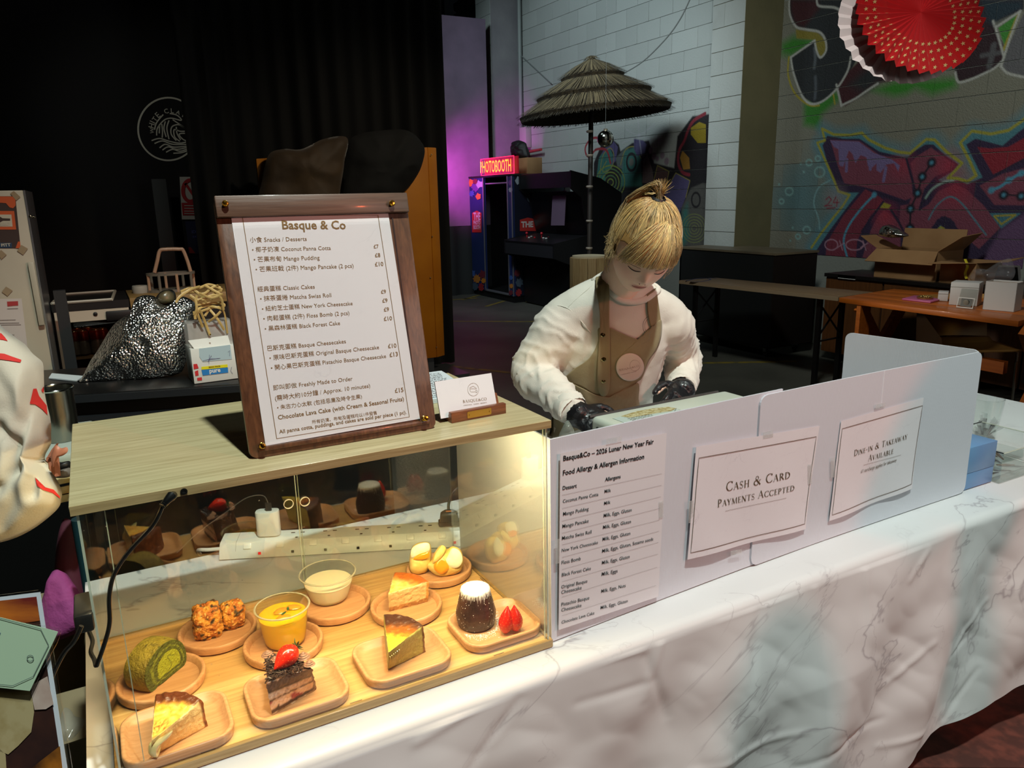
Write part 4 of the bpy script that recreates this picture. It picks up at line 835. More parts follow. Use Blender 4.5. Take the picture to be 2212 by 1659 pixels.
# ================================================================ menu stand
M_wal = wood('walnut', (112, 72, 46), (66, 40, 26), 'z', 9, .4, .25, .25, .75, 20); M_walh = wood('walnut_bar', (104, 78, 62), (76, 54, 42), 'x', 12, .45, .1, .25, .75, 16)
th = math.radians(13); e_u = np.array((0, math.sin(th), math.cos(th))); e_n = np.array((0, -math.cos(th), math.sin(th))); e_x = np.array((1., 0, 0))
BL0 = np.array((.2285, .0605, ZT+.0005)); bw_, bh_ = .291, .379
ms = thing('menu_stand', BL0+e_x*bw_/2, 'dark walnut menu stand with brass studs on the case top', 'menu stand')
def mp_(x, z, d=0): return BL0+e_x*x+e_u*z+e_n*d
def mpx(x, y, d=.004): return PP(440+x/2.7654, 400+y/2.765, BL0+e_n*d, e_n)
back_ = [mp_(bw_/2+x, bh_/2+z, -.008) for x, z in rrect(bw_, bh_, .012, 5)]
mk('backboard', prism(back_, e_n*.009), M_wal, ms, bevel=.0012, seg=2)
for x in (.028, bw_-.028): mk('side_groove', obox(mp_(x, bh_*.47, .0012), e_x*.0012, e_u*bh_*.43, e_n*.0005), mat('groove_dark', (34, 20, 14), .5), ms)
A, B = mpx(40, 50, .003), mpx(1165, 75, .003)
mk('top_bar', obox((mp_(bw_/2, bh_-.016, .005)), e_x*(bw_/2-.0005), e_u*.0155, e_n*.004), M_walh, ms, bevel=.002)
mk('bottom_bar', obox(mp_(bw_/2, .0125, .0035), e_x*(bw_/2-.012), e_u*.0035, e_n*.0025), M_wal, ms, bevel=.001)
M_paper = marble('marbled_paper', (232, 230, 232), (214, 212, 216), (196, 194, 200), 7, 0, .6)
pp_ = [mpx(*q, .0022) for q in ((370, 1557), (1292, 1395), (1102, 165), (160, 165))]
pap = mk('menu_sheet', slab(*pp_, .0004), M_paper, ms)
mk('acrylic_cover', obox(mp_(bw_/2, bh_*.47, .0055), e_x*(bw_/2-.022), e_u*(bh_*.415), e_n*.0006), acrylic('cover_acrylic', (1, 1, 1), .04, .01), ms)
M_gold = mat('brown_gold_ink', (128, 98, 52), .6); M_brass = mat('brass', (212, 165, 60), .18, 1)
L_ = [("Basque & Co", 470, 262, 850, 262), ("小食 Snacks / Desserts", 277, 340, 616, 332), ("• 椰子奶凍 Coconut Panna Cotta", 290, 398, 760, 386), ("£7", 1016, 377, 1046, 376), ("• 芒果布甸 Mango Pudding", 300, 457, 693, 444), ("£8", 1024, 430, 1056, 429), ("• 芒果班戟 (2件) Mango Pancake (2 pcs)", 311, 516, 896, 492), ("£10", 1024, 484, 1074, 482),
 ("經典蛋糕 Classic Cakes", 322, 634, 664, 617), ("• 抹茶蛋捲 Matcha Swiss Roll", 338, 691, 763, 668), ("£9", 1060, 648, 1090, 646), ("• 紐約芝士蛋糕 New York Cheesecake", 349, 751, 890, 716), ("£9", 1068, 701, 1099, 699), ("• 肉鬆蛋糕 (2件) Floss Bomb (2 pcs)", 357, 810, 871, 774), ("£9", 1077, 754, 1108, 752), ("• 黑森林蛋糕 Black Forest Cake", 366, 870, 815, 834), ("£10", 1077, 810, 1126, 806),
 ("巴斯克蛋糕 Basque Cheesecakes", 382, 988, 850, 943), ("• 原味巴斯克蛋糕 Original Basque Cheesecake", 394, 1045, 1048, 978), ("£10", 1102, 973, 1152, 969), ("• 開心果巴斯克蛋糕 Pistachio Basque Cheesecake", 403, 1104, 1090, 1031), ("£13", 1111, 1026, 1161, 1020),
 ("即叫即做 Freshly Made to Order", 417, 1224, 890, 1166), ("(需時大約10分鐘 / Approx. 10 minutes)", 427, 1286, 995, 1208), ("• 朱古力心太軟 (包括忌廉及時令生果)", 440, 1340, 946, 1272), ("£15", 1143, 1240, 1194, 1234), ("Chocolate Lava Cake (with Cream & Seasonal Fruits)", 445, 1400, 1197, 1287), ("所有奶凍、布甸及蛋糕均以1件發售", 648, 1425, 1035, 1368), ("All panna cotta, puddings, and cakes are sold per piece (1 pc).", 452, 1484, 1212, 1365)]
lineset('menu_lettering', [tline(s, mpx(a, b, .0023), mpx(c, d, .0023), e_n, 1.0,   .02 if i == 0 else .012, .0003) for i, (s, a, b, c, d) in enumerate(L_)], M_gold, ms)
mk('menu_border', stroke2([mpx(*q, .0023) for q in ((230, 182), (1041, 180), (1228, 1384), (436, 1514))], .0011, e_n, True, .0003), M_gold, ms, weld=False)
for x, y in ((128, 112), (1122, 110), (350, 1557), (1323, 1392)):
    p = mpx(x, y, .011); mk('brass_stud', lathe([(.0042, -.002), (.0045, 0), (.0028, .001), (.0028, .003), (.0046, .0045), (.0048, .007), (.003, .0095), (0, .010)], p-e_n*.003, 16, axis=e_n), M_brass, ms, smooth=True)
mk('rear_prop', slab(mp_(.1, .0, -.10)+np.array((0, .0, .0)), mp_(.19, 0, -.10), mp_(.17, .25, -.01), mp_(.12, .25, -.01), .005), M_wal, ms)
for o_ in ms.children:
    if o_.name.startswith('rear_prop'):
        for v in o_.data.vertices:
            if v.co.z < .02: v.co.z = max(v.co.z, .0008)
# ================================================================ card holder and cards
h0, h1 = P(976, 915, Z=ZT), P(1093.5, 893, Z=ZT); hx = unit(h1-h0); hy = np.array((-hx[1], hx[0], 0)); hw = np.linalg.norm(h1-h0)
ch = thing('card_holder', (h0+h1)/2+hy*.02, 'small walnut card holder with a brass plate on the case top', 'card holder')
def hp(x, y, z): return h0+hx*x+hy*y+np.array((0, 0, z))
sp_ = [(0, 0), (0, .018), (.010, .018), (.012, .008), (.022, .008), (.030, .030), (.040, .030), (.040, 0)]
M_mah = wood('mahogany', (142, 84, 50), (98, 54, 32), 'x', 12, .4, .2)
mk('wooden_base', prism([hp(0, y, z) for y, z in sp_], hx*hw), M_mah, ch, bevel=.0008)
bp = [hp(.052+x, -.0004, .0095+z) for x, z in rrect(.046, .0115, .002, 3)]
pl_ = mk('brass_plate', prism(bp, -hy*.0006), mat('brushed_brass', (170, 140, 60), .35, .8), ch)
for x in (.0325, .0715): mk('pin', ball(hp(x, -.0012, .0095), .0011, 8, 6), M_brass, ch, smooth=True)
ta = math.radians(17); cu_ = np.array(hy)*math.sin(ta)+np.array((0, 0, math.cos(ta))); cn = np.cross(hx, cu_); cn = cn if cn[1] < 0 else -cn
c0 = hp(-.012, .011, .008)
cs = thing('business_cards', c0+hx*.045, 'stack of white marbled business cards standing in the walnut holder', 'business cards')
cw, chh = .108, .062
def cdp(x, z, d=0): return c0+hx*x+cu_*z+cn*d
for k in range(9): mk('card', slab(*[cdp(x+k*.0003-.002, z, -.0009*k-.0002) for x, z in ((0, 0), (cw, 0), (cw, chh), (0, chh))], .0005), M_paper, cs)
def cpx(x, y): return PP(900+x/6.506, 780+y/6.506, c0, cn)
cr = [stroke2([cpx(795+78*math.cos(t), 400+90*math.sin(t)) for t in np.linspace(0, 2*math.pi, 36)][:-1], .0004, cn, True, .0003), rline('BASQUE&CO', cpx(652, 588), cpx(985, 548), cn, 1.0, .0003),
      stroke2([cpx(*q) for q in ((745, 375), (793, 352), (838, 378), (842, 390), (745, 388), (745, 375))], .0004, cn, False, .0003), stroke2([cpx(*q) for q in ((750, 390), (752, 425), (765, 433), (820, 432))], .0004, cn, False, .0003), stroke2([cpx(838+13*math.cos(t), 425+16*math.sin(t)) for t in np.linspace(0, 6.28, 14)][:-1], .0004, cn, True, .0003)]
cr += [tline('CHEESECAKES', cpx(660, 629), cpx(777, 615), cn, .8, 0, .0003), tline('COOKIES', cpx(800, 612), cpx(878, 603), cn, .8, 0, .0003), tline('DESSERTS', cpx(897, 600), cpx(985, 588), cn, .8, 0, .0003)]
mk('card_lettering', join(*cr), M_gold, cs, weld=False)
# printed papers lying behind the stand
M_wp = mat('white_paper', (214, 222, 226), .6); M_ink = mat('black_ink', (28, 28, 30), .6)
f0, f1, f2, f3 = [P(x, y, Z=ZT+.006) for x, y in ((910, 868), (960, 868), (994, 813), (905, 797))]
fl = thing('printed_flyers', P(950, 835, Z=ZT+.001), 'pile of printed white sheets lying behind the card holder', 'papers')
f0, f1, f2, f3 = np.array((.50, .20, ZT+.008)), np.array((.655, .205, ZT+.008)), P(993, 813, Z=ZT+.008), P(900, 792, Z=ZT+.008)
f2[1] = min(f2[1], .412); f3 = np.array((.535, .412, ZT+.008)); f2 = np.array((f2[0]-.01, .412, ZT+.008))
for k in range(4): mk('sheet', slab(*[q+np.array((.003*k, .0, -.002*k)) for q in (f0, f1, f2, f3)], .0015), M_wp, fl)
gs = []
rr = random.Random(5)
for i in range(15):
    v = .06+.06*i; a = f0+(f3-f0)*v; b = f1+(f2-f1)*v; x = .06
    while x < .9:
        l = rr.uniform(.01, .05); p = a+(b-a)*x; q = a+(b-a)*min(.93, x+l); gs.append(stroke2([p, (p+q)/2+np.array((0, rr.uniform(-.002, .002), 0)), q], .0022, np.array((0, 0, 1.)))); x += l+rr.uniform(.006, .015)
mk('handwriting', join(*gs), M_ink, fl, weld=False)
# ================================================================ corrugated divider
M_cor = mat('corrugated_sheet', (206, 206, 214), .55, bump=0)
def corr(m, axis='X'):
    nt = m.node_tree; N = nt.nodes; L = nt.links; tc = N.new('ShaderNodeTexCoord'); wv = N.new('ShaderNodeTexWave'); wv.bands_direction = axis; wv.inputs['Scale'].default_value = 80
    L.new(tc.outputs['Object'], wv.inputs[0]); bn = N.new('ShaderNodeBump'); bn.inputs['Strength'].default_value = .22; bn.inputs['Distance'].default_value = .0006; L.new(wv.outputs[0], bn.inputs['Height']); L.new(bn.outputs[0], N['Principled BSDF'].inputs['Normal'])
corr(M_cor)
M_cory = mat('corrugated_sheet_return', (206, 206, 214), .55); corr(M_cory, 'Y')
pz = 1.1365
dv = thing('sheet_divider', (1.35, .05, TZ+.003), 'white corrugated plastic sheets standing along the front of the stall', 'divider')
def pan(x, k=0):
    u = (x-.705)/(2.012-.705); return .012+.046*u+.012*math.sin(u*math.pi)
xs1 = P(1632, 1150, Y=.03)[0]+.02
def sheetpan(name, xa, xb, off, zb, zt, r=0, n=10, th=.004):
    rings = []
    out = []
    W2 = xb-xa; H2 = zt-zb
    pts = [(xa+W2/2+x, zb+H2/2+z) for x, z in (rrect(W2, H2, r, 5) if r else [(W2/2, H2/2), (-W2/2, H2/2), (-W2/2, -H2/2), (W2/2, -H2/2)])]
    # follow the gentle bow of the sheet
    dense = []
    for i in range(len(pts)):
        a, b = pts[i], pts[(i+1) % len(pts)]; k = max(1, int(abs(b[0]-a[0])/.05))
        for j in range(k): dense.append((a[0]+(b[0]-a[0])*j/k, a[1]+(b[1]-a[1])*j/k))
    V = [(x, pan(x)-off, z) for x, z in dense]; V += [(x, y+th, z) for x, y, z in V]; n = len(dense)
    top = [i for i in range(n)]; Fc = [(i, (i+1) % n, n+(i+1) % n, n+i) for i in range(n)]
    bm = bmesh.new(); vs = [bm.verts.new(v) for v in V]; fs = [bm.faces.new([vs[i] for i in f]) for f in Fc]
    f1_ = bm.faces.new(vs[:n]); f2_ = bm.faces.new(vs[n:][::-1]); bmesh.ops.triangulate(bm, faces=[f1_, f2_], quad_method='BEAUTY', ngon_method='EAR_CLIP')
    bm.verts.index_update(); g = ([tuple(v.co) for v in bm.verts], [tuple(v.index for v in f.verts) for f in bm.faces]); bm.free(); return mk(name, g, M_cor, dv)
sheetpan('first_sheet', .7045, xs1+.05, 0, TZ+.003, pz)
sheetpan('second_sheet', xs1-.02, 2.012, .0045, TZ+.003, pz-.004, .02)
mk('side_return', box((.7046, .017, TZ+.003), (.7086, .40, pz)), M_cory, dv)
e1 = P(1815, 835, Z=pz-.06); rx, ry = 2.012, pan(2.012)+.0
dq = P(1827, 719, Z=pz-.004); dd_ = unit(np.array((dq[0]-rx, dq[1]-ry, 0))); ln = np.linalg.norm(np.array((dq[0]-rx, dq[1]-ry)))
rp = [np.array((rx, ry, (TZ+.003+pz)/2))+dd_*(ln/2+x)+np.array((0, 0, z)) for x, z in rrect(ln, pz-TZ-.007, .02, 5)]
mk('rear_return', prism(rp, np.cross(dd_, (0, 0, 1))*.004), M_cory, dv)
xf = P(1905, 850, Y=.05)[0]; mk('fold_crease', box((xf-.001, pan(xf)-.0052, pz-.09), (xf+.001, pan(xf)-.0045, pz-.004)), mat('crease_white', (228, 228, 234), .5), dv)
# ---- the three sheets taped to it
nf = unit((.035, -1, 0))
def cq(x, y, lift=.0): 
    d = (1160+x/2.1027, 820+y/2.1027); p = P(*d, Y=.03)
    for _ in range(4): p = P(*d, Y=pan(p[0])-.0048-lift)
    return p
def notice(name, corners, m, label, bow=.004, thick=.0005):
    c = [cq(*q, .0015) for q in corners]; root = thing(name, (c[0]+c[1])/2, label, 'notice')
    def fn(u, v):
        p = (c[0]*(1-u)+c[1]*u)*(1-v)+(c[3]*(1-u)+c[2]*u)*v; b = bow*(math.sin(u*9+v*3)*.5+.5)*((1-v)**2); return p+nf*(b+.0008)
    V, Fc = grid(fn, 24, 20); n = len(V); V2 = V+[tuple(np.array(v)-nf*.0005) for v in V]
    Fc2 = Fc+[tuple(i+n for i in f[::-1]) for f in Fc]; mk('sheet', (V2, Fc2), m, root, smooth=True); root['bow'] = bow
    def at(x, y):
        q = cq(x, y, .0015); u, v = .5, .5
        for _ in range(5):
            Pq = (c[0]*(1-u)+c[1]*u)*(1-v)+(c[3]*(1-u)+c[2]*u)*v; du = (c[1]-c[0])*(1-v)+(c[2]-c[3])*v; dv_ = (c[3]-c[0])*(1-u)+(c[2]-c[1])*u
            s_ = np.linalg.lstsq(np.array([du, dv_]).T, q-Pq, rcond=None)[0]; u += s_[0]; v += s_[1]
        return np.array(fn(u, min(v, 1)))+nf*.0005
    return root, at
def conform(geo, root_at): return geo
M_sheet = mat('plain_sheet', (220, 216, 220), .6)
n1, at1 = notice('allergen_notice', ((97, 1137), (550, 985), (588, 242), (105, 335)), M_sheet, 'allergen table printed on white paper taped to the divider', .0)
T1 = [("Basque&Co – 2026 Lunar New Year Fair", 117, 368, 527, 290, 1), ("Food Allergy & Allergen Information", 115, 434, 484, 358, 1), ("Dessert", 114, 500, 178, 488, 1), ("Allergens", 306, 461, 377, 446, 1)]
ME = "Milk, Eggs, Gluten"
for r in (("Coconut Panna Cotta", 115, 559, 276, 526, "Milk", 304, 514, 333, 508), ("Mango Pudding", 116, 617, 232, 592, "Milk", 302, 568, 331, 562), ("Mango Pancake", 113, 673, 232, 647, ME, 300, 624, 427, 597), ("Matcha Swiss Roll", 111, 727, 245, 697, ME, 297, 677, 424, 650), ("New York Cheesecake", 110, 782, 274, 744, ME, 295, 731, 421, 703), ("Floss Bomb", 109, 838, 196, 818, "Milk, Eggs, Gluten, Sesame seeds", 293, 785, 525, 729), ("Black Forest Cake", 110, 893, 242, 862, ME, 292, 838, 418, 809),
          ("Original Basque", 108, 948, 226, 920, "Milk, Eggs", 291, 890, 363, 874), ("Cheesecake", 108, 972, 200, 950, "Milk, Eggs, Nuts", 289, 967, 400, 940), ("Pistachio Basque", 108, 1028, 235, 996, None), ("Cheesecake", 108, 1053, 199, 1030, None), ("Chocolate Lava Cake", 109, 1108, 258, 1064, ME, 286, 1042, 409, 1010)):
    T1.append((*r[:5], 0)); 
    if r[5]: T1.append((*r[5:], 0))
mk('lettering', join(*[tline(s, at1(a, b), at1(c, d), nf, 1.04, .02 if w_ else .004, .0003) for s, a, b, c, d, w_ in T1]), M_ink, n1, weld=False)
mk('table_rules', join(*[stroke2([at1(112, y), at1(x, y2)], .0005, nf, False, .0003) for y, x, y2 in ((523, 565, 425), (583, 563, 478), (640, 560, 530), (695, 558, 582), (748, 554, 636), (805, 552, 686), (860, 549, 737), (915, 547, 790), (985, 543, 850), (1070, 538, 933))]), mat('rule_grey', (150, 148, 150), .6), n1, weld=False)
M_bin = mat('bronze_ink', (96, 76, 50), .6)
n2, at2 = notice('payment_notice', ((678, 815), (1213, 676), (1282, 210), (722, 305)), marble('marbled_paper_two', (228, 222, 226), (212, 206, 212), (186, 178, 188), 9, 0, .6), 'cash and card notice on marbled paper taped to the divider', .005)
def flat(g, at): 
    return g
def rl(s, a, b, c, d, at, hs=1):
    """letters follow the bowed paper: each letter is laid on its own"""
    V, Fc = romangeo(s); V = np.array(V)[:, :2]; x0, x1 = V[:, 0].min(), V[:, 0].max(); out = []; sl = 1/(x1-x0); dx, dy = c-a, d-b; asp = (x1-x0)
    A_, B_ = at(a, b), at(c, d); w3 = np.linalg.norm(B_-A_); up = np.cross(nf, unit(B_-A_))
    for v in V:
        t = (v[0]-x0)*sl; p = at(a+dx*t, b+dy*t); out.append(tuple(p+np.array((0, 0, 1))*v[1]*w3*sl*hs+nf*.0004))
    return out, Fc
mk('lettering', rl('Cash & Card', 855, 506, 1143, 446, at2, 1.0), M_bin, n2, weld=False); mk('lettering', rl('Payments Accepted', 815, 578, 1162, 502, at2, 1.0), M_bin, n2, weld=False)
def at_line(at, q, w_, closed=False, k=10):
    pts = []
    for i in range(len(q) if closed else len(q)-1):
        a, b = q[i], q[(i+1) % len(q)]; pts += [at(a[0]+(b[0]-a[0])*j/k, a[1]+(b[1]-a[1])*j/k) for j in range(k)]
    if not closed: pts.append(at(*q[-1]))
    return stroke2(pts, w_, nf, closed, .0004)
mk('border', join(at_line(at2, ((733, 355), (1266, 258), (1208, 652), (691, 783)), .0014, True), at_line(at2, ((850, 595), (1125, 535)), .0006)), M_bin, n2, weld=False)
n3, at3 = notice('takeaway_notice', ((1321, 641), (1697, 492), (1755, 82), (1380, 190)), MATS['marbled_paper_two'], 'dine-in and takeaway notice on marbled paper taped to the divider', .005)
mk('lettering', join(rl('Dine-in & Takeaway', 1436, 347, 1678, 268, at3, 1.15), rl('Available', 1500, 370, 1612, 334, at3, 1.15), tline('£1 surcharge applies for takeaway', at3(1467, 423), at3(1627, 369), nf, 1.3, 0, .0004, .25)), M_bin, n3, weld=False)
mk('border', join(at_line(at3, ((1384, 222), (1749, 117), (1693, 472), (1333, 612)), .0014, True), at_line(at3, ((1480, 387), (1647, 340)), .0006)), M_bin, n3, weld=False)
M_tape = mat('clear_tape', (215, 215, 212), .25, alpha=.25, spec=.8)
for nt_, cx, cy, w_, h_ in ((n1, 350, 275, 70, 24), (n1, 565, 590, 20, 75), (n1, 95, 780, 18, 110), (n2, 1050, 250, 45, 30), (n2, 700, 600, 22, 100), (n2, 905, 785, 50, 20), (n2, 1240, 430, 18, 90), (n3, 1345, 400, 20, 90), (n3, 1560, 120, 45, 22)):
    q = [cq(cx+a*w_, cy+b*h_-a*w_*.2, .0042) for a, b in ((-.5, .5), (.5, .5), (.5, -.5), (-.5, -.5))]; mk('tape', slab(*q, .0002), M_tape, nt_)
# ================================================================ plates and cakes
M_food = mat('crumb', (200, 160, 90), .6, attr='Col', bump=.5, bs=260)
M_foods = mat('moist_crumb', (200, 160, 90), .35, attr='Col', bump=.3, bs=160, coat=.25)
def N3(p, f, s=0): return noise.noise(Vector((p[0]*f+s, p[1]*f-s*1.7, p[2]*f+s*.6)))
def paint(o, fn):
    me = o.data; L0 = np.array(o.location) if o.parent is None else worldloc(o.parent); c = np.ones((len(me.vertices), 4), np.float32)
    for i, v in enumerate(me.vertices): c[i, :3] = lin(fn(np.array(v.co)+L0))[:3]
    at = me.color_attributes.new('Col', 'FLOAT_COLOR', 'POINT'); at.data.foreach_set('color', c.ravel()); return o
def mixc(a, b, t): t = max(0, min(1, t)); return tuple(a[i]*(1-t)+b[i]*t for i in range(3))
M_beech = wood('beech', (204, 156, 110), (180, 130, 86), 'x', 8, .45, 0, .3, .75, 26)
ZD = Z0+tb_
def plate(name, c, prof_fn, label, group=None):
    t = thing(name, (c[0], c[1], ZD), label, 'plate', group); return t
def squareplate(c, label):
    t = thing('square_wooden_plate', (c[0], c[1], ZD), label, 'plate', 'square wooden plates')
    w_, d_, r_ = .152, .130, .034; prof = [(.010, 0), (.0015, .004), (0, .014), (.0006, .0175), (.0022, .0185), (.0052, .0185), (.0066, .0175), (.011, .0085), (.019, .0065), (.03, .006)]
    rings = []
    for ins, z in prof: rings.append([(c[0]+x, c[1]+y, ZD+z) for x, y in rrect(w_-2*ins, d_-2*ins, max(.004, r_-ins), 7)])
    mk('plate_body', loft(rings), M_beech, t, smooth=True, ang=50); return t
def roundplate(c, label):
    t = thing('round_wooden_plate', (c[0], c[1], ZD), label, 'plate', 'round wooden plates'); R_0 = .0685
    mk('plate_body', lathe([(R_0-.010, 0), (R_0-.0015, .004), (R_0, .014), (R_0-.0006, .0175), (R_0-.002, .0185), (R_0-.005, .0185), (R_0-.0064, .0175), (R_0-.011, .0085), (R_0-.02, .0065), (0, .006)], (c[0], c[1], ZD), 56), M_beech, t, smooth=True, ang=50); return t
squareplate((.086, .068), 'square wooden plate under the runny cheesecake slice'); squareplate((.262, .069), 'square wooden plate under the strawberry chocolate gateau'); squareplate((.442, .074), 'square wooden plate under the green cheesecake slice'); squareplate((.624, .082), 'square wooden plate under the sugar-dusted lava cake')
for c, l in (((.076, .211), 'round wooden plate under the green swiss roll'), ((.179, .318), 'round wooden plate under the two floss cakes'), ((.274, .213), 'round wooden plate under the mango pudding cup'), ((.392, .303), 'round wooden plate under the white panna cotta cup'), ((.508, .222), 'round wooden plate under the biscuit-based cheesecake'), ((.622, .328), 'round wooden plate under the mango pancakes')): roundplate(c, l)
ZP = ZD+.0066
def wedge(name, top, base, h, colf, label, cat, dispf=None, amp=.0012, rimh=0, mt=None, arcb=.16):
    tp = [P(*q, Z=ZP+h) for q in top]; bs_ = [P(*q, Z=ZP) for q in base]
    if len(bs_) == 2: bs_.append(tp[2]+(bs_[0]-tp[0]+bs_[1]-tp[1])/2)
    for q in bs_: q[2] = ZP
    def outline(T, B, R_):
        out = []
        for k in range(26): out.append(T+(B-T)*k/26)
        m_ = (B+R_)/2; dirv = unit(m_-T); ch = np.linalg.norm(R_-B)
        for k in range(30): t = k/30; out.append(B+(R_-B)*t+dirv*ch*arcb*4*t*(1-t))
        for k in range(26): out.append(R_+(T-R_)*k/26)
        return out
    ot, ob_ = outline(*tp), outline(*bs_); K = len(ot); ctr = sum(ot)/K; rings = []; info = []
    nl = 16
    for j in range(nl+1):
        t = j/nl; ring = []
        for k in range(K):
            p = ob_[k]*(1-t)+ot[k]*t; d = p-ctr; d[2] = 0; d = unit(d); n_ = N3(p, 140, 3)*amp+N3(p, 420, 7)*amp*.6
            if 26 <= k < 56: n_ += amp*.8*N3(p, 90, 1)
            q = p+d*n_; 
            if j == nl: q = q-d*.0008
            ring.append(q); info.append((k, t, 1))
        rings.append(ring)
    nr = 16
    for j in range(1, nr+1):
        s = 1-j/nr*.985; ring = []
        for k in range(K):
            p = ctr+(ot[k]-ctr)*s; kk = k
            rr_ = min(1, np.linalg.norm((p-tp[0])[:2])/np.linalg.norm(((tp[1]+tp[2])/2-tp[0])[:2])); z = 0
            if rimh: z = rimh*max(0, (rr_-.72)/.28)*(1+.6*N3(p, 110, 5))*(min(1, (1-s)*8))
            z += .0009*N3(p, 160, 9)+ (dispf(p, rr_, s) if dispf else 0)
            ring.append(p+np.array((0, 0, z))); info.append((k, 1.01, s))
        rings.append(ring)
    V, Fc = loft(rings); o = mk(name, (V, Fc), mt or M_foods, smooth=True, ang=80, weld=False, label=label, cat=cat)
    c = np.ones((len(V), 4), np.float32)
    for i, (k, t, s) in enumerate(info):
        p = np.array(V[i]); rr_ = np.linalg.norm((p-tp[0])[:2])/np.linalg.norm(((tp[1]+tp[2])/2-tp[0])[:2]); seg = 'cr' if 24 < k < 57 else 'cut'
        c[i, :3] = lin(colf(p, rr_, t, seg, s))[:3]
    at = o.data.color_attributes.new('Col', 'FLOAT_COLOR', 'POINT'); at.data.foreach_set('color', c.ravel()); return o, tp, bs_
BURN = (92, 44, 18); CAR = (196, 112, 32)
def basq(p, r, t, seg, s):
    n_ = N3(p, 130, 1); n2 = N3(p, 330, 4)
    if t > 1:
        b = mixc((250, 214, 112), (236, 170, 60), .5+n_); spot_ = max(0, 1-abs(r-.33)/.2)*max(0, n2*2.2+.35); b = mixc(b, (176, 84, 22), spot_); b = mixc(b, BURN, max(0, (spot_-.8)*2))
        return mixc(b, BURN, max(0, (r-.80-.06*n_)/.10)*.9)
    if seg == 'cr': return mixc((150, 86, 40), BURN, .5+n_)
    return mixc(mixc((236, 216, 160), (222, 196, 130), .5+n2), (180, 140, 70), max(0, (.06-t)*14))
w1, tp, bs_ = wedge('basque_cheesecake', [(327, 1602), (437, 1513), (334, 1505)], [(330, 1634), (449, 1568)], .046, basq, 'burnt-top cheesecake slice with a runny pale tip', 'cake', lambda p, r, s: .002*max(0, N3(p, 100, 2))*(r > .5)*min(1, (1-s)*6), rimh=.006)
a = P(332, 1608, Z=ZP+.030); dr = pillow([P(x, y, D=float((P(336, 1612, Z=ZP+.024)-CAM)@FW)-.006) for x, y in ((322, 1606), (336, 1596), (352, 1590), (372, 1578), (368, 1590), (350, 1606), (340, 1625), (341, 1636), (330, 1636), (320, 1626))], -FW, .008, .008, nr=8, k=48)
mk('runny_centre', dr, mat('custard', (236, 218, 150), .12, coat=.8, sss=.1), w1, smooth=True, ang=90)
def pist(p, r, t, seg, s):
    n_ = N3(p, 110, 2); n2 = N3(p, 380, 5)
    if t > 1:
        b = mixc((224, 196, 66), (196, 158, 44), .5+n2*1.3); b = mixc(b, (150, 84, 28), max(0, (r-.42-.15*n_)/.25)); return mixc(b, (70, 38, 22), max(0, (r-.76-.08*n_)/.12))
    if seg == 'cr': return mixc((120, 80, 36), (84, 50, 24), .5+n_)
    b = mixc((178, 172, 92), (158, 150, 72), .5+n2); return mixc(b, (120, 96, 50), max(0, (.04-t)*20))
w2, tp2, bs2 = wedge('pistachio_cheesecake', [(839, 1410), (915, 1352), (828, 1328)], [(838, 1447), (919, 1408)], .051, pist, 'green cheesecake slice with a burnt brown top', 'cake', rimh=.004)
for k in range(6):
    a = tp2[0]+(tp2[1]-tp2[0])*(.02+.05*k); b = bs2[0]+(bs2[1]-bs2[0])*(.0+.03*k); n_ = unit(np.cross(tp2[1]-tp2[0], (0, 0, -1)))*-.0012
    if (n_@(CAM-a)) < 0: n_ = -n_
    mk('cream_streak', tube(spline([a+n_+np.array((0, 0, -.008)), (a+b)/2+n_+unit(tp2[1]-tp2[0])*.004, b+n_+np.array((0, 0, .004))], 4), [.0004]+[.0009]*7+[.0004] if False else .0008, 6), mat('pale_cream', (226, 216, 150), .2, coat=.5), w2, smooth=True)
def nyc(p, r, t, seg, s):
    n_ = N3(p, 100, 3); n2 = N3(p, 420, 5)
    if t > 1: b = mixc((248, 222, 142), (238, 190, 92), .5+n_); return mixc(b, (182, 96, 30), max(0, (r-.66-.14*n_)/.26))
    if t < .2+.03*n2: return mixc((150, 100, 52), (186, 134, 76), .5+n2*1.5)
    if seg == 'cr': return mixc((210, 158, 84), (186, 120, 54), .5+n_)
    return mixc((236, 204, 146), (220, 184, 122), .5+n2*1.5)
wedge('new_york_cheesecake', [(839, 1282), (927, 1258), (851, 1237)], [(841, 1321), (924, 1300)], .041, nyc, 'golden baked cheesecake slice with a crumbly biscuit base', 'cake', rimh=.003, amp=.0016)
def bfc(p, r, t, seg, s):
    n_ = N3(p, 90, 3); n2 = N3(p, 300, 5); CR_, CH, MO = (228, 206, 186), (60, 34, 24), (128, 92, 74)
    if t > 1: return mixc(MO, (86, 56, 42), .5+n2)
    if seg == 'cr': return mixc((112, 78, 60), (86, 58, 46), .5+n_)
    tt = t+.035*n_
    if tt < .03: return (220, 200, 170)
    if tt < .17: return mixc(CH, (90, 56, 40), n2+.2)
    if tt < .42: return mixc(mixc(CR_, (206, 176, 152), n2+.4), (150, 52, 60), max(0, N3(p, 75, 11)*5-1.3))
    if tt < .47: return mixc(CH, CR_, n2+.1)
    if tt < .66: return mixc(CR_, (180, 140, 120), max(0, n2+.2))
    if tt < .74: return mixc(CH, (110, 76, 60), n2+.2)
    return mixc(MO, (90, 60, 46), .5+n2)
w4, tp4, bs4 = wedge('black_forest_cake', [(575, 1476), (673, 1444), (574, 1412)], [(588, 1545), (685, 1488)], .058, bfc, 'chocolate and cream gateau slice with dark shavings', 'cake', amp=.0026)
rr = random.Random(3); qs = []
ctr4 = (tp4[0]+tp4[1]+tp4[2])/3; zt4 = ctr4[2]
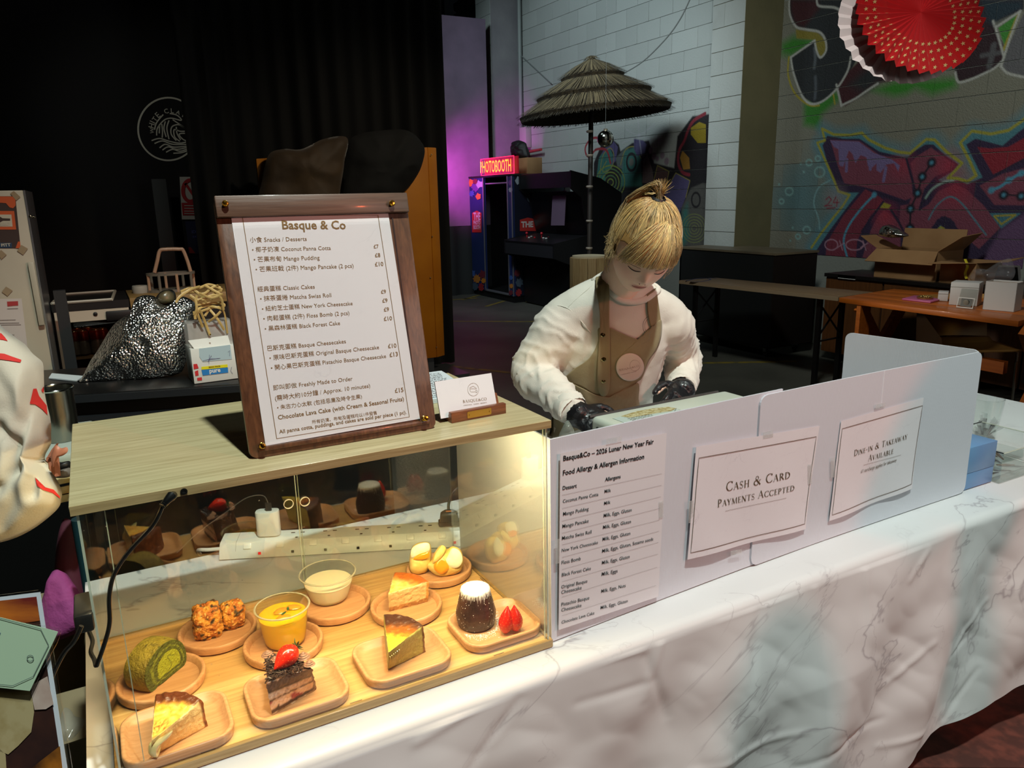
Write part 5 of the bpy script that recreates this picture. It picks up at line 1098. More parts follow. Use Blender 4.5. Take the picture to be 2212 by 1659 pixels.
for k in range(270):
    u, v = rr.random(), rr.random()
    if u+v > 1: u, v = 1-u, 1-v
    p = tp4[0]+(tp4[1]-tp4[0])*u+(tp4[2]-tp4[0])*v+np.array((0, 0, .0015+rr.random()*.004)); a = rr.uniform(0, 3.14); l = rr.uniform(.0025, .005); d = np.array((math.cos(a), math.sin(a), rr.uniform(-.4, .4)))*l
    qs.append(tube([p-d, p, p+d], rr.uniform(.0006, .0012), 5))
mk('chocolate_shavings', join(*qs), mat('dark_chocolate', (52, 34, 28), .4), w4, smooth=True, weld=False, kind='stuff')
for k, (x, y, r_) in enumerate(((578, 1415, .010), (655, 1420, .011), (668, 1435, .009), (594, 1426, .008))):
    p = P(x, y, Z=zt4+.004); sw_ = []
    for j in range(9): a_ = j*.9; sw_.append((r_*(1-j/10)*(1+.12*math.sin(a_*3)), r_*j/9*.9))
    V, Fc = lathe(sw_+[(0, r_*.95)], p, 14); V = [(v[0]+.0008*N3(v, 300), v[1]+.0008*N3(v, 300, 4), v[2]) for v in V]; mk('cream_dollop', (V, Fc), mat('chocolate_cream', (142, 104, 84), .5, bump=.3, bs=200), w4, smooth=True)
# strawberries
M_berry = mat('strawberry_skin', (214, 40, 18), .22, c2=(190, 26, 16), ns=60, coat=.5, sss=.05); M_seed = mat('berry_seed', (206, 120, 44), .4); M_leaf = mat('berry_leaf', (46, 84, 34), .5); M_cutb = mat('berry_flesh', (224, 92, 74), .35, c2=(236, 150, 130), ns=50)
def berry(name, base, axis, ln, R_, label, half=None, leaves=True, flat=None):
    axis = unit(axis); t = thing(name, base, label, 'strawberry')
    prof = [(0, 0)]+[(R_*math.sin(math.pi*min(1, (u*1.0))**.62*.97+.0)*(1.0 if u < 1 else 0), ln*u) for u in np.linspace(.03, .985, 16)]+[(0, ln)]
    A = unit(np.cross(axis, (0, 0, 1) if abs(axis[2]) < .9 else (1, 0, 0))); B = np.cross(axis, A)
    def pos(u, th):
        r_ = R_*math.sin(math.pi*(u**.72)*.985) if 0 < u < 1 else 0; return np.array(base)+A*r_*math.cos(th)+B*r_*math.sin(th)+axis*ln*u
    rings = [[pos(u, 2*math.pi*k/28) for k in range(28)] for u in np.linspace(.005, .995, 26)]
    V, Fc = loft(rings); V = [np.array(v) for v in V]; seeds = []; pits = []
    for j, u in enumerate(np.linspace(.12, .9, 9)):
        m_ = max(5, int(13*math.sin(math.pi*u**.72)))
        for k in range(m_): pits.append(pos(u, 2*math.pi*(k+(j % 2)*.5)/m_))
    if half is not None:
        hn = unit(half); c0_ = np.array(base)+hn*0
        V = [v-hn*max(0, (v-c0_)@hn) for v in V]; pits = [q for q in pits if (q-c0_)@hn < -.001]
    cen = np.array(base)+axis*ln*.5
    body = mk('flesh', ([tuple(v) for v in V], Fc), M_berry, t, smooth=True, ang=60)
    for q in pits:
        d = unit(q-cen); seeds.append(ball(q-d*.0001, .00065, 5, 4))
    mk('seeds', join(*seeds), M_seed, t, smooth=True, weld=False, kind='stuff')
    if leaves:
        for k in range(6):
            th_ = k*1.05; d = A*math.cos(th_)+B*math.sin(th_); s_ = np.cross(axis, d)
            b0 = np.array(base)-axis*.0005; mk('leaf', prism([b0, b0+d*.006+s_*.002-axis*.001, b0+d*.012-axis*rr.uniform(.001, .006), b0+d*.006-s_*.002-axis*.001], axis*.0006), M_leaf, t)
    return t
b0 = P(641, 1396, Z=zt4+.022); b1 = P(592, 1447, Z=zt4+.008)
berry('whole_strawberry', b0, b1-b0, np.linalg.norm(b1-b0), .0165, 'whole red strawberry lying on top of the chocolate gateau')
for k, (x, y, tx, ty, r_, hv) in enumerate(((1091, 1369, 1100, 1310, .0135, (.4, -.9, 0)), (1115, 1364, 1105, 1309, .0135, (-.9, .3, 0)))):
    p = P(x, y, Z=ZP+.001); ax = np.array((-.06 if k else .12, 0, 1)); p2 = p.copy(); berry('strawberry_half', p2, ax, .054, r_, 'narrow halved strawberry leaning nearest the lava cake' if k == 0 else 'wide halved strawberry at the right of the sugared plate', half=None, leaves=False)
# swiss roll
f0 = P(329, 1495, Z=ZP); fn_ = unit((.70, -.72, 0)); fo = [PP(240+x/5.74, 1370+y/5.74, f0, fn_) for x, y in ((490, 712), (440, 640), (425, 540), (440, 430), (490, 320), (590, 180), (690, 100), (790, 70), (870, 100), (920, 190), (935, 300), (905, 400), (820, 490), (720, 570), (640, 625), (575, 640), (560, 690), (525, 716))]
for q in fo: q[2] = max(q[2], ZP+.0003)
fo = spline(fo, 5, True); fo = [fo[i] for i in np.linspace(0, len(fo)-1, 84).astype(int)]; fc_ = sum(fo)/len(fo); ce = PP(240+760/5.74, 1370+320/5.74, f0, fn_)
rings = []; info = []
for s in np.linspace(.02, 1, 22):
    rings.append([ce+(q-ce)*s+fn_*(.0006*N3(q*s, 300)) for q in fo]); info += [('f', s)]*84
for t in np.linspace(.06, 1, 14):
    sh_ = 1+.05*math.sin(math.pi*t); rings.append([(lambda w_: np.array((w_[0], w_[1], max(w_[2], ZP+.0002))))(fc_+(q-fc_)*sh_-fn_*.043*t+np.array((N3(q-fn_*t*.05, 130), N3(q-fn_*t*.05, 130, 5), N3(q, 150, 8)))*.0008) for q in fo]); info += [('s', t)]*84
V, Fc = loft(rings); sr = mk('swiss_roll', (V, Fc), M_food, smooth=True, ang=55, weld=False, label='thick slice of green matcha swiss roll', cat='cake')
c = np.ones((len(V), 4), np.float32)
for i, (k, s) in enumerate(info):
    p = np.array(V[i]); n2 = N3(p, 420, 2); n_ = N3(p, 100, 4)
    if k == 'f':
        th_ = math.atan2((p-ce)[2], (p-ce)@np.cross(fn_, (0, 0, 1))); d = s+.05*n_
        col = (148, 158, 34) if d < .56 else mixc((86, 98, 22), (60, 66, 14), .5+n2*2) if d < .70 else mixc((124, 134, 40), (98, 108, 30), .5+n2*2) if d < .80 else mixc((84, 96, 24), (60, 66, 16), .5+n2*2)
        if d < .56 and abs(N3(p, 45, 9)) < .03: col = (104, 116, 28)
    else: col = mixc((150, 136, 44), (126, 112, 32), .5+n_*1.5); col = mixc(col, (84, 76, 24), max(0, n2*3-1))
    c[i, :3] = lin(col)[:3]
sr.data.color_attributes.new('Col', 'FLOAT_COLOR', 'POINT').data.foreach_set('color', c.ravel())
# floss cakes
def floss(name, c_, ax, label, seed):
    V, Fc = ball((0, 0, 0), 1, 84, 56); out = []; c_ = np.array(c_)
    for v in V:
        v = np.array(v); e = 4.; s = (abs(v[0])**e+abs(v[1])**e+abs(v[2])**e)**(-1/e)*.78; p = v*s*np.array(ax); q = p+c_
        d = unit(v); p = p+d*(.0035*N3(q, 90, seed)+.0028*N3(q, 230, seed)+.0015*N3(q, 560, seed)); q = c_+p; q[2] = max(q[2], ZP+.0004); out.append(tuple(q))
    o = mk(name, (out, Fc), M_food, smooth=True, ang=80, weld=False, label=label, cat='cake')
    def cf(p):
        a_ = N3(p, 80, seed+2); b_ = N3(p, 260, seed+5); col = mixc((214, 146, 50), (170, 92, 26), .5+a_*1.4); col = mixc(col, (234, 190, 110), max(0, b_*2.4-.3)); return mixc(col, (52, 40, 24), max(0, N3(p, 120, seed+9)*4-.95))
    return paint(o, cf)
pA, pB = P(452, 1374, Z=ZP), P(505, 1352, Z=ZP)
floss('floss_cake', pA+np.array((0, 0, .032)), (.033, .027, .041), 'larger floss-coated cake nearer the mango cup', 1) if False else floss('floss_cake', pA+np.array((0, 0, .031)), (.031, .024, .041), 'taller crumb-coated floss cake at the left of its plate', 1)
floss('floss_cake', pB+np.array((0, 0, .024)), (.027, .024, .031), 'rounder orange floss cake behind the taller one', 6)
# cups
A_cup = acrylic('cup_plastic', (.95, .96, .94), .06, .06); A_cup2 = acrylic('frosted_cup_plastic', (.93, .93, .88), .09, .18)
def cup(name, bc, rim, h, rb, am, fill, fm, label, fh):
    t = thing(name, (bc[0], bc[1], ZP), label, 'dessert'); z0 = ZP+.0006
    pr = [(0, 0), (rb*.9, 0), (rb, .003)]+[(rb+(rim-.003-rb)*u**.8, .003+(h-.003)*u) for u in np.linspace(.1, 1, 8)]
    mk('cup_wall', lathe([(r, z) for r, z in pr]+[(rim, h), (rim+.0005, h-.001), (rim, h-.0022)], (bc[0], bc[1], z0), 48), am, t, smooth=True, ang=50)
    mk('cup_rim', lathe([(rim-.0028, h-.0004), (rim-.001, h+.0006), (rim+.0008, h-.0002), (rim+.0004, h-.0024), (rim-.001, h-.001)], (bc[0], bc[1], z0), 48, close=True), mat('rim_plastic', (200, 196, 170), .15, alpha=.5), t, smooth=True)
    fr = [(max(0, r-.0009), z+.0008) for r, z in pr if z < fh]; k = fh/h; rl = rb+(rim-.003-rb)*k**.8-.001
    mk(fill, lathe(fr+[(rl, fh-.0015), (rl-.0006, fh), (rl*.6, fh+.0002), (0, fh)], (bc[0], bc[1], z0), 48), fm, t, smooth=True, ang=50); return t
mc = P(617, 1385, Z=ZP); rimz = P(614, 1313, Z=.83)
mg = cup('mango_pudding', mc, .0475, .070, .035, A_cup2, 'pudding', mat('mango_pudding', (252, 204, 0), .25, sss=.2, coat=.3), 'clear cup of bright yellow mango pudding with mint', .053)
zt5 = ZP+.0536; M_mango = mat('mango_flesh', (246, 160, 40), .2, coat=.4, sss=.1)
for k, (x, y, w_, h_, a_) in enumerate(((606, 1320, .013, .009, .3), (634, 1312, .014, .008, -.5), (612, 1334, .013, .007, 0))):
    p = P(x, y, Z=zt5+.002); q = [p+np.array((w_*math.cos(t)*math.cos(a_)-h_*math.sin(t)*math.sin(a_), w_*math.cos(t)*math.sin(a_)+h_*math.sin(t)*math.cos(a_), 0)) for t in np.linspace(0, 2*math.pi, 12)[:-1]]
    mk('mango_slice', pillow(q, (0, 0, 1), .004, .002, k=24, nr=5), M_mango, mg, smooth=True, ang=80)
for x, y, a_ in ((613, 1325, .6), (622, 1315, 1.3)):
    p = P(x, y, Z=zt5+.0075); d = np.array((math.cos(a_), math.sin(a_), .1))*.006; s_ = np.array((-math.sin(a_), math.cos(a_), 0))*.0024
    mk('mint_leaf', prism([p-d, p-d*.3+s_, p+d*.4+s_*.8, p+d, p+d*.4-s_*.8, p-d*.3-s_], (0, 0, .0008)), mat('mint_green', (44, 92, 40), .5), mg)
pn = P(712, 1292, Z=ZP)
cup('panna_cotta', pn, .0545, .056, .036, A_cup, 'cream', mat('panna_cream', (246, 238, 206), .4, sss=.2), 'clear plastic cup of creamy white panna cotta', .037)
# lava cake
lc = P(1029, 1347, Z=ZP)
V, Fc = lathe([(.0, 0), (.029, .0), (.0335, .003), (.0355, .012), (.0368, .022), (.0365, .027), (.0335, .040), (.030, .055), (.0275, .068), (.0262, .073), (.022, .0755), (.012, .0765), (0, .077)], (0, 0, 0), 72)
bm = bmesh.new(); vs = [bm.verts.new(v) for v in V]; [bm.faces.new([vs[i] for i in f]) for f in Fc if len(set(f)) > 2]; bmesh.ops.remove_doubles(bm, verts=bm.verts, dist=1e-6); bmesh.ops.subdivide_edges(bm, edges=bm.edges, cuts=1, use_grid_fill=True); bm.verts.index_update()
V = [np.array(v.co)+lc+np.array(unit(np.array(v.co)+1e-9))*(.0007*N3(v.co, 260)+.0004*N3(v.co, 700)) for v in bm.verts]; Fc = [tuple(v.index for v in f.verts) for f in bm.faces]; bm.free()
lv = mk('lava_cake', ([tuple(v) for v in V], Fc), M_foods, smooth=True, ang=80, label='dark chocolate lava cake topped with icing sugar', cat='cake')
paint(lv, lambda p: mixc(mixc((62, 34, 26), (40, 20, 16), .5+N3(p, 90)), (248, 246, 240), min(1, max(0, (p[2]-lc[2]-.063)/.006+N3(p, 900)*1.6))))
sp = []; rs = random.Random(9)
for k in range(620):
    a_ = rs.uniform(0, 2*math.pi); r_ = .038+abs(rs.gauss(0, .010)); 
    if k > 340: a_ = rs.gauss(-.3, .5) if k % 2 else rs.gauss(-1.9, .5)
    x, y = lc[0]+r_*math.cos(a_), lc[1]+r_*math.sin(a_)
    if abs(x-.624) > .058 or abs(y-.082) > .046: continue
    s_ = rs.uniform(.0003, .0007); sp.append(obox((x, y, ZP+.0002), (s_, 0, 0), (0, s_, 0), (0, 0, .0003)))
for k in range(150):
    a_ = rs.uniform(0, 2*math.pi); z = .074*rs.random()**.6; r_ = np.interp(z, [0, .003, .012, .022, .027, .04, .055, .068, .073], [.029, .0335, .0355, .0368, .0365, .0335, .03, .0275, .0262])+.0004
    s_ = rs.uniform(.0002, .00042); c_ = lc+np.array((r_*math.cos(a_), r_*math.sin(a_), z)); sp.append(obox(c_, (s_, 0, 0), (0, s_, 0), (0, 0, s_)))
mk('icing_sugar', join(*sp), mat('icing_sugar', (250, 248, 242), .8), lv, weld=False, kind='stuff')
# mango pancakes
M_crepe = mat('crepe', (246, 222, 140), .5, c2=(240, 206, 112), ns=40, sss=.1, bump=.2, bs=70); M_whip = mat('whipped_cream', (252, 244, 214), .5, sss=.2)
def crepe(name, px, D, label, fr, bk, seed, insides):
    t = thing(name, P(*px[0], Z=ZP), label, 'pancake')
    g = pillow([P(x, y, D=D) for x, y in px], -FW, fr, bk, amp=.0025, fq=55, seed=seed, k=64, nr=12); g = ([(v[0], v[1], max(v[2], ZP+.0004)) for v in g[0]], g[1]); mk('crepe_wrap', g, M_crepe, t, smooth=True, ang=80)
    for nm, m_, q, d_, f_ in insides: mk(nm, pillow([P(x, y, D=D-d_) for x, y in q], -FW, f_, .004, amp=.0012, fq=90, k=36, nr=6, seed=seed), m_, t, smooth=True, ang=80)
    return t
Dp = float((P(945, 1238, Z=ZP)-CAM)@FW)
crepe('mango_pancake', [(888, 1236), (884, 1215), (889, 1185), (903, 1173), (926, 1172), (932, 1190), (930, 1215), (922, 1234), (905, 1241)], Dp, 'smaller cut mango pancake with its creamy end upwards', .022, .018, 2,
      [('cream', M_whip, [(890, 1205), (889, 1186), (904, 1175), (925, 1173), (928, 1188), (915, 1198)], .019, .006), ('mango', M_mango, [(893, 1208), (905, 1196), (925, 1192), (926, 1204), (912, 1210)], .022, .004)])
crepe('mango_pancake', [(922, 1222), (932, 1210), (938, 1195), (950, 1179), (961, 1180), (966, 1186), (978, 1180), (995, 1188), (1001, 1210), (996, 1232), (975, 1243), (950, 1246), (930, 1234)], Dp-.01, 'larger folded mango pancake opened towards the front', .020, .022, 5,
      [('cream', M_whip, [(968, 1200), (978, 1184), (994, 1192), (999, 1212), (988, 1226), (970, 1224), (962, 1212)], .019, .005), ('mango', M_mango, [(938, 1218), (952, 1204), (968, 1214), (970, 1228), (955, 1240), (940, 1232)], .019, .005), ('inner_fold', M_crepe, [(934, 1214), (942, 1192), (955, 1178), (963, 1186), (958, 1200), (944, 1214)], .020, .006)])
# ================================================================ power strip behind the case
s0 = P(473, 1210, Z=TZ+.003); s1_ = P(978, 1182, Z=TZ+.003); sx = unit(s1_-s0); sx[2] = 0; sx = unit(sx); sy = np.array((-sx[1], sx[0], 0)); zz = np.array((0, 0, 1.)); sl = .63
ps = thing('power_strip', s0+sx*sl/2+sy*.03, 'long white multi-socket extension lead behind the case', 'extension lead')
M_ws = mat('white_plastic', (222, 222, 216), .35)
pr_ = [(0, 0), (.006, .016), (.018, .032), (.060, .038), (.066, .034), (.068, 0)]
mk('housing', prism([s0+sy*y+zz*z for y, z in pr_], sx*sl), M_ws, ps, bevel=.0015)
mk('end_seam', prism([s0+sx*.036+sy*y*1.002+zz*(z+.0003) for y, z in pr_[1:5]], sx*.0008), mat('seam_grey', (150, 150, 145), .5), ps)
sn = unit(np.cross(sx, sy*.042+zz*.006)); sn = sn if sn[2] > 0 else -sn; fnn = unit(np.cross(sx, sy*.012+zz*.016)); fnn = fnn if fnn[2] > 0 else -fnn; tt_ = unit(sy*.012+zz*.016)
Mbk = mat('slot_black', (30, 24, 20), .5); Mrd = mat('neon_red_lamp', (220, 20, 30), .3, emit=.6)
for k in range(8):
    x = .062+k*.0735; c_ = s0+sx*x+sy*.012+zz*.0245; mk('rocker_switch', obox(c_+fnn*.001, sx*.0085, tt_*.0065, fnn*.0016), mat('switch_white', (236, 234, 226), .25), ps, bevel=.001)
    cc = s0+sx*(x+.028)+sy*.0035+zz*.010; mk('indicator', obox(cc-sy*.001, sx*.003, sy*.001, zz*.0028), Mrd if k in (0, 6) else Mbk, ps)
    if k in (0, 6, 7): continue
    for dx, dy, w1_, h1_ in ((0, .027, .0028, .0022), (-.011, .047, .0045, .0016), (.011, .047, .0045, .0016)): c_ = s0+sx*(x+.034+dx)+sy*dy+zz*(.032+(dy-.018)*.1428+.0002); mk('socket_slot', obox(c_, sx*w1_, sy*h1_, sn*.0004), Mbk, ps)
tag(mk('white_lead', tube(spline([s0+sx*.002+sy*.03+zz*.014, s0-sx*.03+sy*.032+zz*.012, s0-sx*.06+sy*.05+zz*.004, s0-sx*.075+sy*.10+zz*-.03], 5), .0042, 8), M_ws, smooth=True), 'white lead leaving the end of the multi-socket block', 'cable')
c_ = s0+sx*.105+sy*.045+zz*.066; chg = thing('usb_charger', c_-zz*.03, 'square white charger plugged into the multi-socket block', 'charger')
mk('charger_body', prism([c_-zz*.029+sx*x+sy*y for x, y in rrect(.052, .030, .011, 5)], zz*.058), M_ws, chg, bevel=.0015)
mk('usb_plug', prism([c_+zz*.029+sx*(x+.004)+sy*y for x, y in rrect(.014, .008, .003, 3)], zz*.018), mat('plug_black', (28, 26, 26), .45), chg, bevel=.0008)
mk('thin_lead', tube(spline([c_+zz*.047+sx*.004, c_+zz*.066-sx*.006, c_+zz*.066-sx*.04-sy*.01, c_+zz*.035-sx*.09-sy*.02, c_-zz*.005-sx*.15-sy*.03, c_-zz*.05-sx*.2-sy*.03], 6), .0012, 6), mat('thin_grey_lead', (70, 66, 62), .5), chg, smooth=True)
for k, x in enumerate((.52, .59)):
    c_ = s0+sx*x+sy*.045+zz*.040; pl = thing('mains_plug', c_, 'black mains plug with an orange badge on the socket block' if k == 0 else 'black mains plug with a green and white sticker', 'plug')
    hexa = [(-.024, -.016), (.024, -.016), (.026, .006), (.014, .022), (-.014, .022), (-.026, .006)]
    mk('plug_base', prism([c_+sx*a+sy*b for a, b in hexa], zz*.008), MATS['plug_black'], pl, bevel=.001)
    mk('plug_body', loft([[c_+zz*.008+sx*a*.86+sy*b*.86 for a, b in hexa], [c_+zz*.026+sx*a*.78+sy*b*.78 for a, b in hexa], [c_+zz*.030+sx*a*.6+sy*b*.6 for a, b in hexa]]), MATS['plug_black'], pl, bevel=.0015)
    mk('plug_cable', tube(spline([c_+zz*.022+sy*.012, c_+zz*.04+sy*.02, c_+zz*.065+sy*.03+sx*.012, c_+zz*.075+sy*.05+sx*.04, c_+zz*.06+sy*.07+sx*.09], 5), .0035, 8), MATS['plug_black'], pl, smooth=True)
    mk('badge', prism([c_+zz*.0302+sx*x_+sy*y_ for x_, y_ in rrect(.015, .008, .0035, 3)], zz*.0003), mat('orange_badge', (190, 110, 60), .5) if k == 0 else mat('green_sticker', (60, 160, 100), .5), pl)
# ================================================================ left: bar counter and what stands on it
M_bar = mat('bar_black', (12, 13, 14), .35); M_bar2 = mat('bar_black_edge', (34, 37, 40), .3)
KZ = .92; A = P(80, 857, Z=KZ); B = P(560, 826, Z=KZ); kd = unit(B-A); kb = np.array((-kd[1], kd[0], 0)); zv = np.array((0, 0, 1.))
A = A-kd*.6; L_k = 1.75
bc_ = thing('bar_counter', A+kd*L_k/2+kb*.3-zv*KZ, 'low black bar counter behind the display case', 'counter')
mk('counter_top', prism([A-zv*.03, A+kd*L_k-zv*.03, A+kd*L_k+kb*.46-zv*.03, A+kb*.46-zv*.03], zv*.03), M_bar, bc_, bevel=.003)
mk('edge_rail', prism([A-kb*.012-zv*.028, A+kd*L_k-kb*.012-zv*.028, A+kd*L_k-kb*.0-zv*.028, A-zv*.028], zv*.024), M_bar2, bc_)
mk('recess', prism([A+kb*.03-zv*.09, A+kd*L_k+kb*.03-zv*.09, A+kd*L_k+kb*.43-zv*.09, A+kb*.43-zv*.09], zv*.06), M_bar, bc_)
mk('lower_rail', prism([A-kb*.005-zv*.12, A+kd*L_k-kb*.005-zv*.12, A+kd*L_k+kb*.02-zv*.12, A+kb*.02-zv*.12], zv*.04), M_bar2, bc_)
mk('body', prism([A+kb*.02-zv*KZ, A+kd*L_k+kb*.02-zv*KZ, A+kd*L_k+kb*.43-zv*KZ, A+kb*.43-zv*KZ], zv*(KZ-.12)), M_bar, bc_)
def c2(x, y): return (x/3.016, 600+y/3.016)
# foil bag
Dk = float((P(300, 835, Z=KZ)-CAM)@FW)+.14
mfoil = mat('bubble_foil', (225, 228, 226), .24, 1, bump=.9, bs=26); nt = mfoil.node_tree; N_ = nt.nodes; vo = N_.new('ShaderNodeTexVoronoi'); vo.inputs['Scale'].default_value = 115; tcx = N_.new('ShaderNodeTexCoord'); nt.links.new(tcx.outputs['Object'], vo.inputs[0])
b2 = N_.new('ShaderNodeBump'); b2.inputs['Strength'].default_value = .8; b2.inputs['Distance'].default_value = .006; b2.invert = True; nt.links.new(vo.outputs[0], b2.inputs['Height']); b1_ = [n for n in N_ if n.type == 'BUMP' and n != b2][0]; nt.links.new(b1_.outputs[0], b2.inputs['Normal']); nt.links.new(b2.outputs[0], N_['Principled BSDF'].inputs['Normal'])
fp = [c2(*q) for q in ((500, 762), (560, 620), (640, 480), (760, 300), (905, 205), (905, 125), (1000, 118), (1055, 175), (1150, 170), (1190, 122), (1268, 165), (1262, 240), (1225, 420), (1200, 590), (1120, 640), (960, 690), (820, 735), (650, 762))]
g = pillow([P(*q, D=Dk) for q in fp], -FW, .10, .06, amp=.022, fq=9, seed=4, k=150, nr=26, ridge=.02); g = ([(v[0], v[1], max(v[2], KZ+.002)) for v in g[0]], g[1])
mk('foil_bag', g, mfoil, smooth=True, ang=180, label='crumpled silver bubble-foil bag slumped on the black counter', cat='bag')
mk('dark_pouch', pillow([P(*c2(*q), D=Dk+.05) for q in ((1005, 170), (1030, 120), (1070, 82), (1120, 78), (1145, 110), (1140, 160), (1090, 190), (1040, 190))], -FW, .04, .02, amp=.004, k=40, nr=8), mat('pouch_black', (24, 24, 24), .3, c2=(150, 132, 92), ns=6, lo=.5, hi=.75, stretch=(1, 1, .2)), smooth=True, ang=90, label='dark glossy pouch resting on the open foil bag', cat='pouch')
# white carton with blue label
def c3(x, y): return (370+x/6.9125, 600+y/6.9125)
q0 = P(*c3(345, 1588), Z=KZ+.002); q1 = P(*c3(960, 1508), Z=KZ+.002); wd = unit(q1-q0); wn = np.cross(wd, zv); wn = wn if wn[1] < 0 else -wn; wl = np.linalg.norm(q1-q0)*1.12; wh = P(*c3(255, 950), Y=q0[1])[2]-KZ
bx = thing('white_carton', q0+wd*wl/2-wn*.07, 'white product carton with a blue and yellow label by the walnut stand', 'carton')
mk('carton_body', prism([q0, q0+wd*wl, q0+wd*wl-wn*.13, q0-wn*.13], zv*wh*.8), mat('carton_white', (214, 216, 210), .5), bx, bevel=.002)
def w_(x, y): return PP(*c3(x, y), q0+wn*.001, wn)
mk('back_flap', slab(w_(395, 1130)-wn*.004, w_(905, 1060)-wn*.004, w_(860, 870)-wn*.02, w_(262, 950)-wn*.02, .002), MATS['carton_white'], bx)
mk('window_patch', prism([w_(*q) for q in ((415, 1060), (880, 1000), (905, 1215), (470, 1255), (420, 1180))], wn*.0006), mat('pale_blue_print', (172, 196, 204), .5), bx)
mk('yellow_band', prism([w_(*q) for q in ((448, 1330), (838, 1292), (842, 1335), (452, 1372))], wn*.001), mat('label_yellow', (222, 214, 20), .5), bx)
mk('blue_band', prism([w_(*q) for q in ((450, 1378), (845, 1338), (850, 1415), (470, 1460))], wn*.001), mat('label_blue', (28, 122, 190), .5), bx)
mk('label_lettering', tline('pure', w_(570, 1420), w_(735, 1402), wn, 1.1, .03, .002), M_ws, bx, weld=False); mk('band_lettering', tline('MAXI PACK', w_(560, 1345), w_(735, 1328), wn, 1, .02, .002), mat('label_brown', (110, 60, 20), .5), bx, weld=False)
for q in (((330, 1290), (385, 1285), (408, 1350), (335, 1365)), ((350, 1400), (400, 1380), (408, 1455), (360, 1465)), ((385, 1495), (455, 1485), (460, 1530), (390, 1535))): mk('red_mark', prism([w_(*v) for v in q], wn*.001), mat('label_red', (196, 36, 44), .5), bx)
M_pen = mat('pen_violet', (92, 88, 130), .6)
mk('pen_marks', join(*[stroke2([w_(*v) for v in q], .0012, wn, False, .002) for q in (((570, 1150), (560, 1280)), ((470, 1240), (600, 1205), (730, 1200), (560, 1225)), ((600, 1160), (545, 1250)), ((845, 1110), (870, 1085), (868, 1170)), ((900, 1330), (885, 1390), (915, 1430)))]), M_pen, bx, weld=False)
# clear tub with bamboo strips
bb = thing('bamboo_basket', q0+wd*wl*.55-wn*.06, 'loose bamboo strips and handles in a clear plastic tub', 'basket')
mk('clear_tub', prism([q0+wd*.0-wn*.02, q0+wd*wl-wn*.02, q0+wd*wl-wn*.11, q0-wn*.11], zv*(wh*1.36)), mat('cloudy_plastic', (200, 196, 190), .3, alpha=.5), bb, bevel=.008)
M_bam = mat('bamboo_strip', (206, 178, 112), .45, c2=(178, 146, 84), ns=9)
def w2_(x, y, d=0): return PP(*c3(x, y), q0+wn*(.004+d), wn)
for q in (((380, 560), (400, 470), (520, 425), (680, 440), (790, 520), (840, 830)), ((390, 410), (560, 380), (770, 390), (770, 430), (600, 450), (390, 520)), ((580, 860), (500, 650), (430, 480)), ((790, 780), (680, 600), (580, 480)), ((550, 660), (650, 590), (740, 500)), ((500, 570), (560, 480)),
          ((140, 210), (260, 160), (420, 150), (560, 100), (740, 150)), ((150, 240), (300, 200), (480, 240), (640, 130), (760, 180)), ((280, 260), (420, 330), (560, 200), (700, 110)), ((70, 370), (130, 280), (280, 180), (430, 130)), ((380, 260), (370, 400), (400, 560), (470, 740)), ((420, 230), (600, 300), (770, 240)), ((460, 330), (620, 260), (740, 300), (780, 480)), ((600, 330), (640, 230), (760, 200)), ((340, 500), (360, 620), (360, 560), (400, 480)), ((360, 300), (380, 460), (340, 560)), ((500, 110), (620, 180), (760, 260)), ((300, 150), (440, 260), (520, 380))):
    s_ = random.uniform(-.012, .02); mk('bamboo_strip', tube(spline([w2_(x, y, s_+.01*math.sin(x*.02)) for x, y in q], 5), .0042, 6, flat=.28, up=wn), M_bam, bb, smooth=True)
mk('rivet', ball(w2_(583, 848, .012), .003, 8, 6), M_brass, bb, smooth=True)
# fridge with cans
FY = 2.9
def c5(x, y): return (90+x/6.38, 600+y/6.38)
def fy(x, y, Y=FY): return P(*c5(x, y), Y=Y)
fl0, fr0 = fy(165, 480), fy(165, 480); fx0 = fy(165, 480)[0]; fx1 = fx0+.30; ftop = fy(165, 480)[2]; fz0 = .45
fg = thing('drinks_fridge', ((fx0+fx1)/2, FY+.22, fz0), 'small glass-door drinks fridge behind the foil bag', 'fridge')
M_fw = mat('fridge_frame', (202, 186, 164), .4); M_fk = mat('fridge_dark', (20, 16, 14), .5)
mk('cabinet_back', box((fx0, FY+.40, fz0), (fx1, FY+.42, ftop)), M_fk, fg); mk('cabinet_floor', box((fx0, FY+.03, fz0), (fx1, FY+.40, fz0+.02)), M_fk, fg)
for x in (fx0, fx1-.02): mk('cabinet_side', box((x, FY+.03, fz0), (x+.02, FY+.40, ftop)), M_fk, fg)
mk('cabinet_top', box((fx0-.005, FY+.0, ftop), (fx1+.005, FY+.42, ftop+.035)), M_fk, fg)
mk('door_frame', join(box((fx0, FY, ftop-.05), (fx1, FY+.03, ftop-.002)), box((fx0, FY, fz0), (fx0+.042, FY+.03, ftop-.05)), box((fx1-.042, FY, fz0), (fx1, FY+.03, ftop-.05)), box((fx0, FY, fz0), (fx1, FY+.03, fz0+.05))), M_fw, fg)
mk('door_glass', box((fx0+.042, FY+.01, fz0+.05), (fx1-.042, FY+.014, ftop-.05)), acrylic('fridge_glass', (.75, .68, .6), .05, .02), fg)
mk('lock', lathe([(.009, 0), (.009, .004), (.004, .006), (0, .006)], fy(740, 498, FY-.001), 14, axis=(0, -1, 0)), M_fk, fg, smooth=True)
mk('door_handle', box((fy(885, 500)[0], FY-.02, ftop-.055), (fy(885, 500)[0]+.12, FY-.001, ftop-.012)), M_fk, fg, bevel=.004)
sz = fy(430, 1045, FY+.2)[2]
